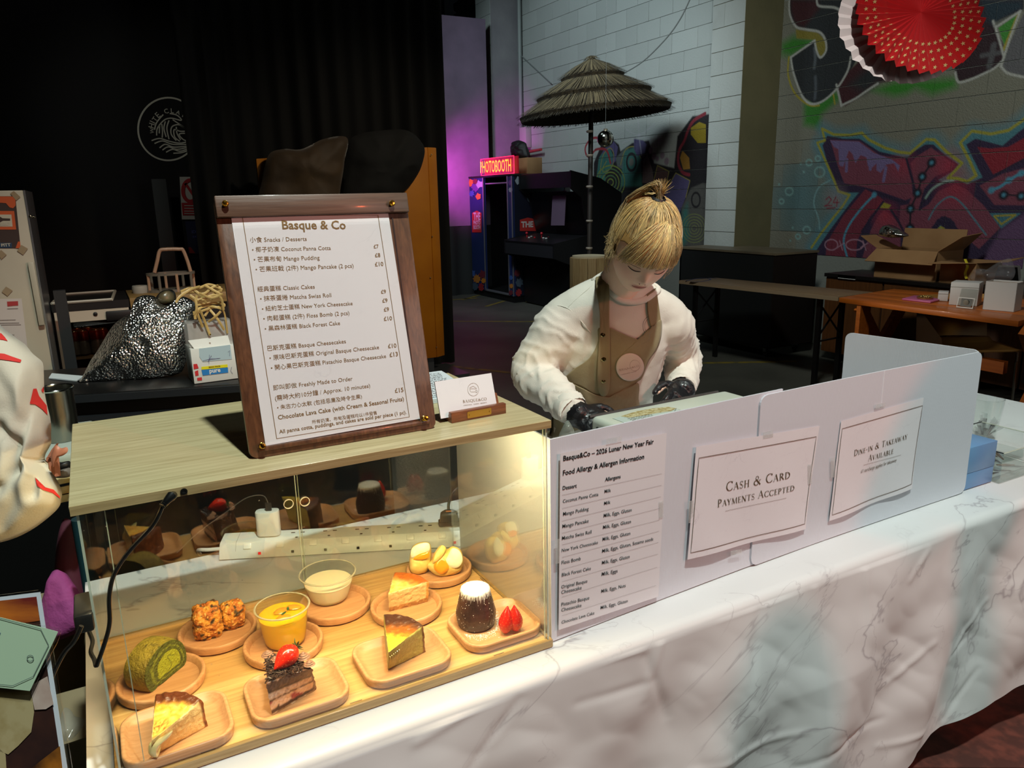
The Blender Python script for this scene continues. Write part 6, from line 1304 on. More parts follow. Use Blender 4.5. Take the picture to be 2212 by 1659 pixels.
mk('wire_shelf', join(*[box((fx0+.03, FY+.05+.02*k, sz-.006), (fx1-.03, FY+.053+.02*k, sz-.003)) for k in range(15)]), mat('shelf_wire', (170, 150, 130), .3, .8), fg, weld=False, kind='stuff')
k_ = [fy(150, 405), fy(975, 352), P(*c5(1020, 240), Y=FY+.38), P(*c5(290, 282), Y=FY+.38)]
for v in k_: v[2] = ftop+.04
for i in range(4): mk('top_trim', tube([k_[i], k_[(i+1) % 4]], .007, 6), mat('trim_pale', (176, 164, 146), .4), fg)
for k, (x, y) in enumerate(((470, 700), (590, 690), (775, 700), (870, 690), (520, 670), (680, 665))):
    yy = FY+.14+.10*(k > 3); b = fy(x, 1000, yy); b[2] = sz; r_ = .028
    t = thing('drink_can', b, 'slim red-topped drink can in the fridge, %s' % ['nearest the door post', 'second from the door post', 'third along with the silvery lid', 'half behind the foil bag', 'behind the first two', 'behind the third one'][k], 'can', 'drink cans in the fridge')
    mk('can_body', lathe([(r_*.8, 0), (r_, .006), (r_, .10), (r_*.82, .114)], b, 18), mat('can_print', (92, 92, 96), .3, .6), t, smooth=True); mk('red_band', lathe([(r_*1.005, .07), (r_*1.005, .10), (r_*.84, .113)], b, 18), mat('can_red', (120, 26, 24), .35, .4), t, smooth=True)
    mk('can_lid', lathe([(r_*.82, .114), (r_*.8, .117), (r_*.7, .114), (0, .114)], b, 18), mat('can_lid', (190, 176, 160), .25, .9), t, smooth=True)
mk('fridge_bulb', box((fx0+.06, FY+.10, ftop-.055), (fx1-.06, FY+.13, ftop-.05)), mat('fridge_lamp', (255, 170, 90), emit=1.2), fg)
# wooden shelf board, tape roll, drink carrier
sb0 = P(*c5(1030, 385), Y=3.0); SZ_ = sb0[2]+.03
sb0[0] = max(sb0[0], fx1+.012)
sbd = thing('wooden_shelf', (sb0[0]+.3, 3.2, 0), 'thick wooden worktop piece beside the drinks fridge', 'worktop')
mk('board', box((sb0[0], 3.0, SZ_-.05), (sb0[0]+.75, 3.4, SZ_)), wood('dim_oak', (168, 132, 80), (140, 106, 60), 'x', 5), sbd, bevel=.003); mk('cabinet', box((sb0[0]+.02, 3.03, 0), (sb0[0]+.72, 3.38, SZ_-.05)), M_fk, sbd)
rc_ = P(304, 632, Z=SZ_); rc_ = P(304, 632, Y=3.22); rc_[2] = SZ_
tr = thing('tape_roll', rc_, 'white roll of tape lying on the wooden worktop', 'tape roll'); mk('tape_winding', lathe([(.018, 0), (.036, 0), (.038, .012), (.038, .026), (.036, .036), (.018, .036)], rc_, 28, close=True), mat('roll_white', (176, 172, 160), .5), tr, smooth=True, ang=50); mk('core', lathe([(.014, .002), (.018, .002), (.018, .034), (.014, .034)], rc_, 20, close=True), M_card, tr)
def c6(x, y): return (x/3.191, 180+y/3.191)
dcY = 3.2; dcb = P(*c6(1190, 1425), Y=dcY); 
dcr = thing('drink_carrier', (dcb[0], dcY, SZ_), 'wooden-handled drink carrier with round cup slots', 'carrier'); M_hd = wood('handle_wood', (206, 170, 142), (180, 140, 110), 'z', 6)
hpts = [P(*c6(*q), Y=dcY) for q in ((1065, 1305), (1085, 1220), (1100, 1158), (1130, 1145), (1240, 1143), (1262, 1152), (1290, 1220), (1315, 1300))]
mk('handle', tube(spline(hpts, 4), .009, 8), M_hd, dcr, smooth=True)
zr = P(*c6(1180, 1310), Y=dcY)[2]; rad = .115
mk('ring_plate', lathe([(rad-.012, -.006), (rad, -.006), (rad, .006), (rad-.012, .006)], (dcb[0], dcY, zr), 32, sy=.55, close=True), mat('carrier_grey', (120, 112, 100), .4), dcr, smooth=True)
for k in range(8):
    a = math.pi*2*k/8+.2; x, y = dcb[0]+rad*.94*math.cos(a), dcY+rad*.94*.55*math.sin(a); mk('upright', tube([(x, y, SZ_), (x, y, zr)], .007, 8), MATS['carrier_grey'] if k % 2 else M_hd, dcr)
mk('carrier_base', lathe([(0, 0), (rad, 0), (rad, .012), (0, .012)], (dcb[0], dcY, SZ_), 32, sy=.55), MATS['carrier_grey'], dcr)
# tall white fridge with flyers
WYY = 2.52; wx1 = P(54, 411, Y=WYY)[0]; wz1 = P(54, 411, Y=WYY)[2]
wf = thing('white_cabinet', (wx1-.3, WYY+.25, 0), 'tall white cabinet covered with taped flyers', 'cabinet')
M_wc = mat('cabinet_white', (178, 170, 150), .45, c2=(168, 158, 138), ns=3); mk('cabinet_body', box((wx1-.62, WYY, .1), (wx1-.006, WYY+.5, wz1)), M_wc, wf, bevel=.004)
mk('silver_edge', box((wx1-.006, WYY-.004, .1), (wx1, WYY+.5, wz1)), mat('silver_trim', (150, 152, 156), .3, .8), wf)
def c7(x, y, d=.001): return P(x/3.858, 400+y/3.858, Y=WYY-d)
mk('long_handle', prism([c7(*q, .003) for q in ((230, 640), (285, 640), (375, 1160), (325, 1165))], (0, -.02, 0)), M_wc, wf, bevel=.003)
mk('hinge', join(ball(c7(255, 262, .002), .008, 8, 6), ball(c7(282, 266, .002), .006, 8, 6)), mat('hinge_steel', (200, 190, 170), .2, 1), wf, smooth=True)
for q in (((85, 70), (115, 48), (170, 98), (135, 128)), ((178, 498), (232, 528), (192, 582), (142, 548)), ((-20, 560), (10, 540), (55, 580), (10, 620)), ((50, 845), (105, 878), (62, 925), (14, 890))): mk('masking_tape', slab(*[c7(*v, .004) for v in q[::-1]], .0006), mat('masking_tape', (150, 128, 98), .7), wf)
pst = thing('flyer_poster', c7(0, 520), 'brown and orange poster taped high on the white cabinet', 'poster')
mk('poster_sheet', slab(*[c7(*v, .002) for v in ((-180, 525), (172, 525), (128, 92), (-200, 92))], .0006), mat('poster_brown', (58, 40, 34), .6), pst); PO = mat('poster_orange', (196, 84, 36), .6); nyv = np.array((0, -1., 0))
mk('orange_head', prism([c7(*v, .003) for v in ((-200, 92), (128, 95), (130, 170), (110, 192), (80, 185), (50, 150), (-200, 130))], (0, -.0005, 0)), PO, pst); mk('orange_frame', prism([c7(*v, .003) for v in ((-120, 215), (118, 215), (135, 370), (-110, 370))], (0, -.0005, 0)), PO, pst)
mk('cream_panel', prism([c7(*v, .0038) for v in ((-110, 245), (95, 245), (105, 345), (-100, 345))], (0, -.0005, 0)), mat('poster_cream', (190, 180, 160), .6), pst); mk('bottle_shape', prism([c7(*v, .0046) for v in ((-60, 270), (0, 262), (20, 275), (85, 278), (85, 296), (25, 296), (0, 310), (-60, 300))], (0, -.0005, 0)), MATS['poster_brown'], pst)
mk('orange_corner', prism([c7(*v, .003) for v in ((130, 525), (172, 525), (168, 470), (150, 470))], (0, -.0005, 0)), PO, pst); mk('blue_strip', prism([c7(*v, .003) for v in ((-40, 522), (100, 522), (98, 480), (-40, 480))], (0, -.0005, 0)), mat('poster_blue_strip', (34, 58, 84), .6), pst)
mk('poster_lettering', join(tline('SIBLY', c7(0, 338, .005), c7(92, 330, .005), nyv, 1, .02), tline('PITT', c7(12, 512, .004), c7(90, 508, .004), nyv, 1, .03)), MATS['poster_cream'], pst, weld=False)
lt = thing('printed_letter', c7(60, 1290), 'printed letter with a red heading block on the white cabinet', 'letter')
mk('letter_sheet', slab(*[c7(*v, .002) for v in ((-160, 1420), (235, 1400), (180, 945), (-160, 950))], .0006), mat('letter_paper', (196, 184, 176), .6), lt); mk('red_block', prism([c7(*v, .003) for v in ((58, 970), (150, 966), (152, 1002), (62, 1010))], (0, -.0005, 0)), mat('letter_red', (166, 50, 50), .6), lt)
mk('letter_lines', join(*[stroke2([c7(a, y, .003), c7(b, y-3, .003)], .0024, nyv) for a, b, y in ((60, 150, 1030), (0, 130, 1125), (0, 160, 1150), (0, 175, 1165), (60, 190, 1320), (0, 120, 1250))]), mat('letter_ink', (130, 122, 118), .6), lt, weld=False)
mk('grey_upright', box((wx1+.03, WYY+.18, 0), (wx1+.075, WYY+.22, P(110, 628, Y=WYY+.2)[2])), mat('upright_grey', (34, 35, 37), .5), label='dark grey upright between the white cabinet and the fridge', cat='post')
# steel cup, tray, crates
cc = P(135, 955, Z=.93); cb = P(135, 948, D=1.95); rT = 35/F*1.95
sc_ = thing('steel_cup', cb, 'tall brushed steel cup beside the white sleeve', 'cup'); hT = np.linalg.norm(P(133, 835, D=1.95)-cb)
mk('cup_body', lathe([(0, 0), (rT*.92, 0), (rT*.95, .004), (rT, hT*.5), (rT*1.0, hT*.93), (rT*1.04, hT), (rT*.98, hT), (rT*.95, hT*.9), (rT*.9, .01), (0, .008)], cb, 36), mat('brushed_steel', (150, 150, 140), .24, 1), sc_, smooth=True, ang=50)
mk('cup_rim', lathe([(rT*1.03, hT-.003), (rT*1.06, hT), (rT*1.03, hT+.002), (rT*1.0, hT)], cb, 36, close=True), mat('steel_rim', (205, 205, 198), .12, 1), sc_, smooth=True)
sh = thing('side_shelf', (cb[0]-.1, cb[1], 0), 'low shelf unit left of the display case', 'shelf')
mk('shelf_top', box((cb[0]-.4, cb[1]-.14, cb[2]-.025), (cb[0]+.07, cb[1]+.16, cb[2]-.001)), mat('shelf_pale', (170, 180, 172), .5), sh, bevel=.006)
for x in (cb[0]-.38, cb[0]+.04): mk('leg', box((x, cb[1]-.1, 0), (x+.025, cb[1]+.14, cb[2]-.025)), M_fk, sh)
mk('tray_paper', slab(*[P(x, y, Z=KZ+.0055) for x, y in ((105, 816), (165, 822), (182, 812), (112, 806))], .004), M_wp, label='white paper edge beyond the steel cup', cat='paper')
def blob(name, px, D, m, f, b, label, cat, **k): return mk(name, pillow([P(x, y, D=D) for x, y in px], -FW, f, b, k=48, nr=8, **k), m, smooth=True, ang=80, label=label, cat=cat)
pg = thing('plastic_clamp', P(125, 1010, D=1.7), 'salmon pink plastic clamp poking out beside the case', 'clamp'); M_sal = mat('salmon_plastic', (196, 124, 96), .4)
mk('fin', slab(*[P(x, y, D=1.7) for x, y in ((100, 990), (112, 985), (122, 958), (112, 970))], .008), M_sal, pg); mk('blade', pillow([P(x, y, D=1.69) for x, y in ((110, 985), (120, 962), (132, 968), (145, 966), (146, 976), (136, 984), (122, 990), (116, 1008), (112, 1005))], -FW, .006, .004, k=36, nr=5), M_sal, pg, smooth=True); mk('stem', slab(*[P(x, y, D=1.71) for x, y in ((98, 1010), (120, 1030), (116, 990), (100, 988))], .02), M_sal, pg)
M_blkp = MATS['plug_black']
blob('black_clip', [(117, 1000), (135, 998), (150, 996), (152, 1006), (140, 1012), (124, 1018), (118, 1012)], 1.75, M_blkp, .015, .01, 'black plastic clip under the salmon clamp', 'clip')
blob('grey_bundle', [(120, 1022), (132, 1014), (150, 1010), (156, 1020), (150, 1030), (130, 1033), (120, 1030)], 1.75, mat('grey_wrap', (112, 104, 96), .5, bump=.4, bs=30), .02, .01, 'grey wrapped bundle on the yellow packets', 'bundle')
for k, (y, c) in enumerate(((1040, (176, 150, 70)), (1062, (168, 120, 30)), (1080, (140, 132, 104)))):
    a, b = P(122, y, D=1.8), P(160, y-8, D=1.8); mk('yellow_packet', obox((a+b)/2+FW*.06, (b-a)/2*1.3, FW*.07, UP*.009), mat('packet_%d' % k, c, .5, c2=(210, 196, 150), ns=30), label=['upper yellow packet stacked left of the case', 'middle amber packet stacked left of the case', 'lowest greyish packet stacked left of the case'][k], cat='packet', bevel=.003)
tp_ = P(172, 1120, D=1.75); mk('teal_post', tube([(tp_[0], tp_[1], 0), (tp_[0], tp_[1], tp_[2])], .018, 12), mat('teal_metal', (20, 52, 62), .4), smooth=True, label='dark teal metal post left of the display case', cat='post')
M_mag = mat('magenta_cloth', (168, 74, 140), .8, c2=(146, 56, 118), ns=12, bump=.5, bs=40)
blob('magenta_cloth', [(84, 1400), (88, 1330), (102, 1270), (110, 1238), (128, 1232), (150, 1258), (174, 1300), (188, 1340), (172, 1364), (130, 1382)], 1.9, M_mag, .03, .03, 'magenta quilted cloth between the sheets and the case', 'cloth', p=6, amp=.01, fq=12)
blob('maroon_cloth', [(120, 1240), (128, 1150), (140, 1120), (165, 1140), (176, 1220), (182, 1320), (160, 1300), (135, 1262)], 1.98, mat('maroon_cloth', (76, 26, 44), .8, bump=.3), .03, .03, 'dark maroon cloth hanging above the magenta one', 'cloth')
# open carton on the floor
cx0 = P(150, 1430, Z=.42); ct_ = thing('open_carton', (cx0[0], cx0[1], 0), 'open beige cardboard carton on the floor left of the cloth', 'carton'); M_dk = mat('beige_card', (150, 136, 104), .8, c2=(136, 122, 92), ns=5)
x0_, x1_, y0_, y1_ = cx0[0]-.16, cx0[0]+.09, cx0[1]-.14, cx0[1]+.16
for nm, lo, hi in (('carton_side', (x0_, y0_, 0), (x1_, y0_+.006, .42)), ('carton_side', (x0_, y1_-.006, 0), (x1_, y1_, .42)), ('carton_side', (x0_, y0_+.006, 0), (x0_+.006, y1_-.006, .42)), ('carton_side', (x1_-.006, y0_+.006, 0), (x1_, y1_-.006, .42)), ('carton_bottom', (x0_, y0_, 0), (x1_, y1_, .006))): mk(nm, box(lo, hi), M_dk, ct_)
mk('flap', slab((x0_, y0_, .42), (x1_, y0_, .42), (x1_-.01, y0_-.11, .36), (x0_+.01, y0_-.12, .36), .005), M_dk, ct_); mk('flap', slab((x1_, y1_, .42), (x0_, y1_, .42), (x0_, y1_+.1, .5), (x1_, y1_+.1, .5), .005), M_dk, ct_)
blob('clear_bag', [(138, 1530), (150, 1545), (178, 1560), (172, 1580), (150, 1600), (138, 1590)], 1.5, mat('cling_bag', (190, 196, 192), .1, alpha=.22, spec=1), .03, .02, 'crumpled clear plastic bag beside the laminated sheets', 'bag', amp=.01, fq=30)
# laminated menu sheets on a slim floor stand
lm = thing('laminated_menu', P(40, 1400, D=.80)*np.array((1, 1, 0)), 'laminated food photo sheet on a slim stand at the front corner', 'menu sheet')
DL = .80; nL = -FW
def lp(x, y, d=0): return P(x/3.323, 1160+y/3.323, D=DL-d)
mk('laminate', prism([lp(*q) for q in ((-420, 470), (270, 382), (312, 395), (540, 1800), (-420, 1800))], FW*.0012), acrylic('laminate_film', (.97, .97, .97), .06, .08), lm)
mk('white_border', prism([lp(*q, .0006) for q in ((-400, 480), (290, 395), (500, 1760), (-400, 1760))], nL*.0003), mat('print_white', (206, 212, 222), .45), lm)
mk('photo_print', prism([lp(*q, .0014) for q in ((-380, 500), (262, 428), (455, 1720), (-380, 1720))], nL*.0003), mat('print_dark', (44, 30, 30), .4, c2=(70, 42, 34), ns=20), lm)
M_pr = [mat('print_red', (112, 40, 34), .4, c2=(196, 110, 40), ns=9, lo=.4, hi=.7, stretch=(1, 1, 5)), mat('print_pale_bun', (176, 160, 120), .4, c2=(140, 116, 62), ns=30), mat('print_cream', (206, 190, 180), .4, c2=(170, 140, 130), ns=20), mat('print_gold', (168, 104, 34), .4, c2=(60, 36, 24), ns=25)]
for m_, q in ((0, ((-380, 500), (262, 428), (285, 600), (150, 620), (-380, 560))), (1, ((-300, 1080), (-60, 1020), (130, 1060), (230, 1110), (245, 1260), (225, 1400), (130, 1500), (60, 1560), (-100, 1500), (-300, 1420))), (2, ((230, 1060), (340, 1000), (385, 1200), (330, 1235), (250, 1240), (225, 1120))), (3, ((150, 1720), (300, 1600), (430, 1500), (455, 1720))), (1, ((-380, 1500), (-40, 1480), (40, 1560), (50, 1720), (-380, 1720)))):
    mk('print_patch', prism([lp(*v, .002+.0004*m_) for v in q], nL*.0003), M_pr[m_], lm)
tg = thing('mint_tag_card', lp(100, 900, .01), 'pale mint laminated tag card with cut corners and a small ring', 'card')
mk('laminate_edge', prism([lp(*q, .008) for q in ((-300, 560), (160, 610), (425, 655), (438, 680), (410, 760), (300, 960), (225, 1130), (150, 1135), (-300, 1060))], FW*.001), MATS['laminate_film'], tg)
mk('mint_card', prism([lp(*q, .0095) for q in ((-280, 500), (0, 575), (330, 655), (418, 680), (216, 1104), (-280, 1050))], nL*.0004), mat('mint_print', (176, 200, 172), .5), tg)
M_gl = mat('grey_print_line', (112, 128, 120), .5)
mk('tag_outline', join(stroke2([lp(*q, .0105) for q in ((-280, 540), (0, 580), (295, 660), (352, 775), (240, 1000), (95, 1066), (-280, 1030))], .0008, nL), stroke2([lp(220+23*math.cos(t), 869+22*math.sin(t), .0105) for t in np.linspace(0, 6.28, 20)[:-1]], .0009, nL, True)), M_gl, tg, weld=False)
mk('blue_mark', prism([lp(*q, .0105) for q in ((0, 690), (6, 685), (0, 700), (-30, 720))], nL*.0003), mat('print_blue', (30, 80, 140), .5), tg)
q = lp(-60, 1200, -.004); mk('stand_pole', tube([(q[0], q[1]+.03, 0), (q[0], q[1]+.03, q[2]), (q[0], q[1]+.012, q[2]+.04)], .008, 10), MATS['leg_grey'], lm, smooth=True); mk('stand_foot', lathe([(0, 0), (.14, 0), (.14, .01), (.02, .02), (0, .02)], (q[0], q[1]+.03, 0), 28), MATS['leg_grey'], lm)
# ================================================================ right: items on the stall table
bxr = thing('blue_box', P(2110, 1040, Z=TZ+.003), 'pale blue lidded box standing right of the divider', 'box')
M_sky = mat('sky_blue_card', (112, 152, 186), .35, c2=(92, 124, 178), ns=2); r0 = P(2092, 1056, Z=TZ+.003); r1 = P(2142, 1040, Z=TZ+.003); hb = .118; rd = unit(r1-r0); rn = np.array((-rd[1], rd[0], 0))
r0 = r0-rd*.02; wB = np.linalg.norm(r1-r0); z0_ = np.array((0, 0, 1.))
mk('box_base', prism([r0, r0+rd*wB, r0+rd*wB+rn*.15, r0+rn*.15], zv*hb*.38), M_sky, bxr, bevel=.001); mk('box_lid', prism([r0-rd*.001-rn*.001+zv*hb*.385, r0+rd*(wB+.001)-rn*.001+zv*hb*.385, r0+rd*(wB+.001)+rn*.151+zv*hb*.385, r0-rd*.001+rn*.151+zv*hb*.385], zv*hb*.615), M_sky, bxr, bevel=.0015)
# clear organiser
o0 = P(2159, 1044, Z=TZ+.003); ow, od, oh = .24, .20, .085
og = thing('clear_organiser', o0+np.array((ow/2, od/2, 0)), 'clear acrylic organiser box holding small items at the table end', 'organiser'); A3 = acrylic('organiser_acrylic', (.96, .98, .97), .07, .01); th_ = .0025
M_oe = mat('organiser_edge', (30, 34, 36), .2)
for nm, lo, hi in (('organiser_wall', (0, 0, 0), (ow, th_, oh)), ('organiser_wall', (0, od-th_, 0), (ow, od, oh)), ('organiser_wall', (0, th_, 0), (th_, od-th_, oh)), ('organiser_wall', (ow-th_, th_, 0), (ow, od-th_, oh)), ('organiser_floor', (0, 0, 0), (ow, od, .002)), ('divider_wall', (.10, th_, 0), (.1025, od-th_, oh*.9))): mk(nm, box(tuple(o0+np.array(lo)), tuple(o0+np.array(hi))), A3, og)
for a, b in (((0, 0), (ow, 0)), ((ow, 0), (ow, od)), ((ow, od), (0, od)), ((0, od), (0, 0))): mk('rim_edge', tube([o0+np.array((*a, oh)), o0+np.array((*b, oh))], .0016, 6), MATS['acrylic_edge'] if a[1] == 0 else M_oe, og)
rr = random.Random(21)
for k in range(9):
    x, y = rr.uniform(.02, .2), rr.uniform(.02, .16); l = rr.uniform(.025, .04); a = rr.uniform(0, 3.1); c_ = o0+np.array((x, y, .012+.006*(k % 3))); d = np.array((math.cos(a), math.sin(a), rr.uniform(-.1, .5)))*l
    mk('wrapped_item', tube([c_-d, c_, c_+d], [.003, .006, .003], 6, flat=.5), [mat('wrap_grey', (120, 124, 122), .3), mat('wrap_brown', (104, 84, 60), .4), mat('wrap_clear', (206, 212, 210), .15, alpha=.6)][k % 3], og, smooth=True)
# cup of wrapped cutlery
uc = P(2112, 1010, Z=TZ+.003)+np.array((.10, .12, 0)); uc = np.array((2.15, .30, TZ+.003)); cu = thing('cutlery_cup', uc, 'clear cup stuffed with plastic-wrapped black cutlery', 'cutlery cup')
tgt = P(2125, 930, Y=uc[1]); uc[0] = tgt[0]; cu.location = uc; zt_c = tgt[2]
mk('cup', lathe([(0, 0), (.035, 0), (.048, .13), (.046, .13), (.033, .003), (0, .003)], uc, 28), acrylic('cutlery_cup_plastic', (.95, .97, .96), .06, .05), cu, smooth=True, ang=50)
M_wr = mat('cutlery_wrap', (190, 200, 200), .12, alpha=.35, spec=1); M_ct = mat('black_cutlery', (20, 22, 24), .3)
for k in range(14):
    a, r_ = rr.uniform(0, 6.28), rr.uniform(.005, .03); b = uc+np.array((r_*.6*math.cos(a), r_*.6*math.sin(a), .01)); t = uc+np.array((r_*1.7*math.cos(a), r_*1.7*math.sin(a), zt_c-TZ+.02+rr.uniform(-.025, .02))); d = unit(t-b); s_ = unit(np.cross(d, (math.cos(a+k), math.sin(a+k), .2)))
    mk('cutlery_handle', tube([b, (b+t)/2, t-d*.012], [.004, .005, .008], 6, flat=.35), M_ct, cu, smooth=True)
    mk('wrapper', slab(b-s_*.011, b+s_*.011, t+s_*.013+d*.006, t-s_*.013+d*rr.uniform(0, .012), .0012), M_wr, cu)
# white appliance behind the divider
z_m = 1.085; m0 = P(1290, 905, Z=z_m); m1 = P(1528, 858, Z=z_m); m2 = P(1602, 873, Z=z_m); md = unit(m1-m0); md[2] = 0; mn = np.array((-md[1], md[0], 0)); 
if mn[1] < 0: mn = -mn
mw_ = np.linalg.norm(m1-m0); mD = .155; m0 = m0-mn*mD+mn*.0; m0[1] = max(m0[1], .085)
wa = thing('white_appliance', m0+md*mw_/2+mn*mD/2-np.array((0, 0, z_m-TZ-.003)), 'white countertop appliance with a caution label behind the divider', 'appliance')
M_aw = mat('appliance_white', (206, 214, 206), .35, c2=(200, 206, 186), ns=3); base = m0*np.array((1, 1, 0))+zv*(TZ+.003)
mk('body', prism([base+md*x+mn*y for x, y in ((0, 0), (mw_+.08, 0), (mw_+.08, mD), (0, mD))], zv*(z_m-TZ-.003)), M_aw, wa, bevel=.012, seg=3)
mk('front_seam', prism([base+md*x+mn*y+zv*.02 for x, y in ((-.004, mD-.03), (.01, mD-.03), (.01, mD-.027), (-.004, mD-.027))], zv*(z_m-TZ-.04)), mat('seam_dark', (40, 44, 44), .4), wa)
top = lambda x, y, h=.0006: P(x, y, Z=z_m+h)
mk('dark_rear_edge', tube([base+zv*(z_m-TZ-.006)+mn*(mD+.002), base+zv*(z_m-TZ-.006)+mn*(mD+.002)+md*(mw_+.06)], .004, 6), mat('rear_trim', (60, 58, 56), .4), wa)
mk('label', prism([top(1100+x/2.911, 380+y/2.911) for x, y in ((650, 1525), (980, 1455), (1110, 1480), (745, 1560))], zv*.0003), mat('pale_label', (184, 200, 192), .4), wa)
mk('rust_stain', prism([top(1100+x/2.911, 380+y/2.911, .0012) for x, y in ((700, 1512), (800, 1480), (900, 1462), (1000, 1452), (1050, 1462), (1020, 1478), (900, 1496), (760, 1520))], zv*.0002), mat('rust_mark', (150, 132, 78), .6, c2=(196, 190, 150), ns=120, lo=.4, hi=.6), wa)
gs = []
for i in range(5):
    x0_, y0_ = 745+i*14, 1528+i*6-i*1
    x = 0
    while x < 150: l = rr.uniform(8, 26); a, b = top(1100+(x0_+x)/2.911, 380+(y0_-(x)*.19)/2.911, .0014), top(1100+(x0_+x+l)/2.911, 380+(y0_-(x+l)*.19)/2.911, .0014); gs.append(stroke2([a, b], .0016, zv)); x += l+6
gs.append(stroke2([top(1100+x/2.911, 380+y/2.911, .0014) for x, y in ((1040, 1480), (1078, 1476), (1052, 1462))], .0012, zv, True))
mk('caution_print', join(*gs), mat('label_print', (84, 84, 72), .5), wa, weld=False)
pb2 = P(1222, 925, Y=.32); mk('clear_packet', pillow([P(x, y, D=1.52) for x, y in ((1207, 947), (1214, 925), (1226, 908), (1238, 925), (1246, 945), (1225, 950))], -FW, .015, .01, amp=.004, fq=60, k=36, nr=6), mat('packet_film', (150, 160, 150), .12, alpha=.45, spec=1), smooth=True, label='clear plastic packet poking up beside the case corner', cat='packet')
# ================================================================ back right of the hall
bkc = P(1650, 775, Z=0); BX0, BY0 = 5.56, 4.0; BX1 = P(1765, 560, Y=BY0)[0]; BY1 = 5.0; bh2 = P(1680, 548, Y=BY0)[2]+.005
bb2 = thing('black_bar_unit', ((BX0+BX1)/2, (BY0+BY1)/2, 0), 'large black wheeled bar unit in front of the block pillar', 'bar unit'); M_bb = mat('bar_unit_black', (20, 23, 24), .5); M_bs = mat('bar_unit_side', (22, 16, 13), .5)
mk('front_board', box((BX0, BY0+.02, .1), (BX0+.02, BY1+.3, bh2-.02)), M_bb, bb2); mk('side_board', box((BX0, BY0, .1), (BX1, BY0+.02, bh2-.02)), M_bs, bb2); mk('far_side_board', box((BX0, BY1+.28, .1), (5.93, BY1+.3, bh2-.02)), M_bs, bb2); mk('underframe', box((BX0+.03, BY0+.04, .08), (5.9, BY1+.26, .12)), M_bs, bb2)
mk('worn_top', box((BX0-.01, BY0-.01, bh2-.02), (5.93, BY1+.31, bh2)), mat('worn_top', (110, 98, 78), .5, c2=(84, 76, 62), ns=3), bb2); mk('worn_top', box((5.93, BY0-.01, bh2-.02), (BX1+.01, BY0+.9, bh2)), MATS['worn_top'], bb2)
for x, y in ((BX0+.06, BY0+.1), (BX1-.1, BY0+.1), (BX0+.06, BY1+.1), (5.85, BY1+.1)):
    cst = mk('caster', lathe([(0, -.012), (.03, -.012), (.036, -.006), (.036, .006), (.03, .012), (0, .012)], (x, y, .037), 18, axis=(1, 0, 0)), mat('caster_rubber', (60, 62, 62), .5), bb2, smooth=True); mk('caster_fork', box((x-.02, y-.015, .045), (x+.02, y+.02, .082)), mat('caster_steel', (150, 156, 156), .3, .8), cst)
# trestle table
M_tt = wood('trestle_top_wood', (136, 110, 82), (108, 86, 64), 'y', 4, .5, .1); M_frm = mat('black_steel', (14, 14, 15), .4)
tz = .75; tA, tB, tC, tD_ = P(1468, 605, Z=tz), P(1812, 641, Z=tz), P(1900, 629, Z=tz), P(1548, 600, Z=tz)
tC = tB+(tC-tB)*.85
tt2 = thing('trestle_table', (tA+tB+tC+tD_)/4*np.array((1, 1, 0)), 'long worn wooden trestle table on black folding legs', 'table')
mk('table_top', slab(tA, tB, tC, tD_, .028), M_tt, tt2, bevel=.004); ey_ = unit(tB-tA); ex_ = unit(np.cross(ey_, zv)); ex_ = ex_ if ex_[0] > 0 else -ex_
mk('front_lath', obox((tA+tB)/2-zv*.018-ex_*.004, (tB-tA)/2, ex_*.004, zv*.014), mat('lath_pale', (150, 128, 102), .5), tt2)
for t in (.09, .88):
    c_ = tA+(tB-tA)*t; w2 = .36
    for s in (.06, w2): p = c_+ex_*s; mk('leg', box((p[0]-.014, p[1]-.02, 0), (p[0]+.014, p[1]+.02, tz-.03)), M_frm, tt2)
    mk('cross_brace', tube([c_+ex_*.06-zv*.08, c_+ex_*w2-zv*.35], .008, 6), M_frm, tt2); mk('cross_brace', tube([c_+ex_*w2-zv*.08, c_+ex_*.06-zv*.35], .008, 6), M_frm, tt2); mk('low_bar', tube([c_+ex_*.06-zv*.38, c_+ex_*w2-zv*.38], .008, 6), M_frm, tt2)
mk('paint_scrawl', join(*[stroke2(spline([P(x, y, Z=tz) for x, y in q], 4), .018, zv, False, .0012) for q in (((1482, 607), (1500, 603), (1520, 601), (1535, 604), (1510, 609), (1490, 608)), ((1530, 600), (1548, 602)))]), mat('scrawl_blue', (40, 46, 84), .6), tt2, weld=False)
# orange table with trestle legs
M_ow = wood('orange_wood', (196, 104, 30), (168, 84, 20), 'y', 4, .45, .15); oz = .75
oA, oB, oC, oD = P(1812, 643, Z=oz), P(2200, 694, Z=oz), P(2330, 655, Z=oz), P(1930, 624, Z=oz)
ot_ = thing('orange_table', (oA+oB+oC+oD)/4*np.array((1, 1, 0)), 'orange-stained wooden plank table on crossed wooden legs', 'table')
for k in range(4): f0_, f1_ = k/4+.004, (k+1)/4-.004; mk('plank', slab(oA+(oD-oA)*f0_, oB+(oC-oB)*f0_, oB+(oC-oB)*f1_, oA+(oD-oA)*f1_, .035), M_ow, ot_, bevel=.002)
od_ = unit(oB-oA); oe = unit(oD-oA); ex2 = np.linalg.norm(oD-oA)
for t in (.12, 1.02):
    p = oA+(oB-oA)*t; a = p+oe*.04; b = p+oe*(ex2-.05)
    for s_, e_ in ((a, b), (b, a)):
        lo = np.array((e_[0], e_[1], .01)); hi = s_-zv*.04; d = unit(hi-lo); mk('leg', obox((lo+hi)/2, (hi-lo)/2*.98, od_*.02, unit(np.cross(d, od_))*.045), M_ow, ot_)
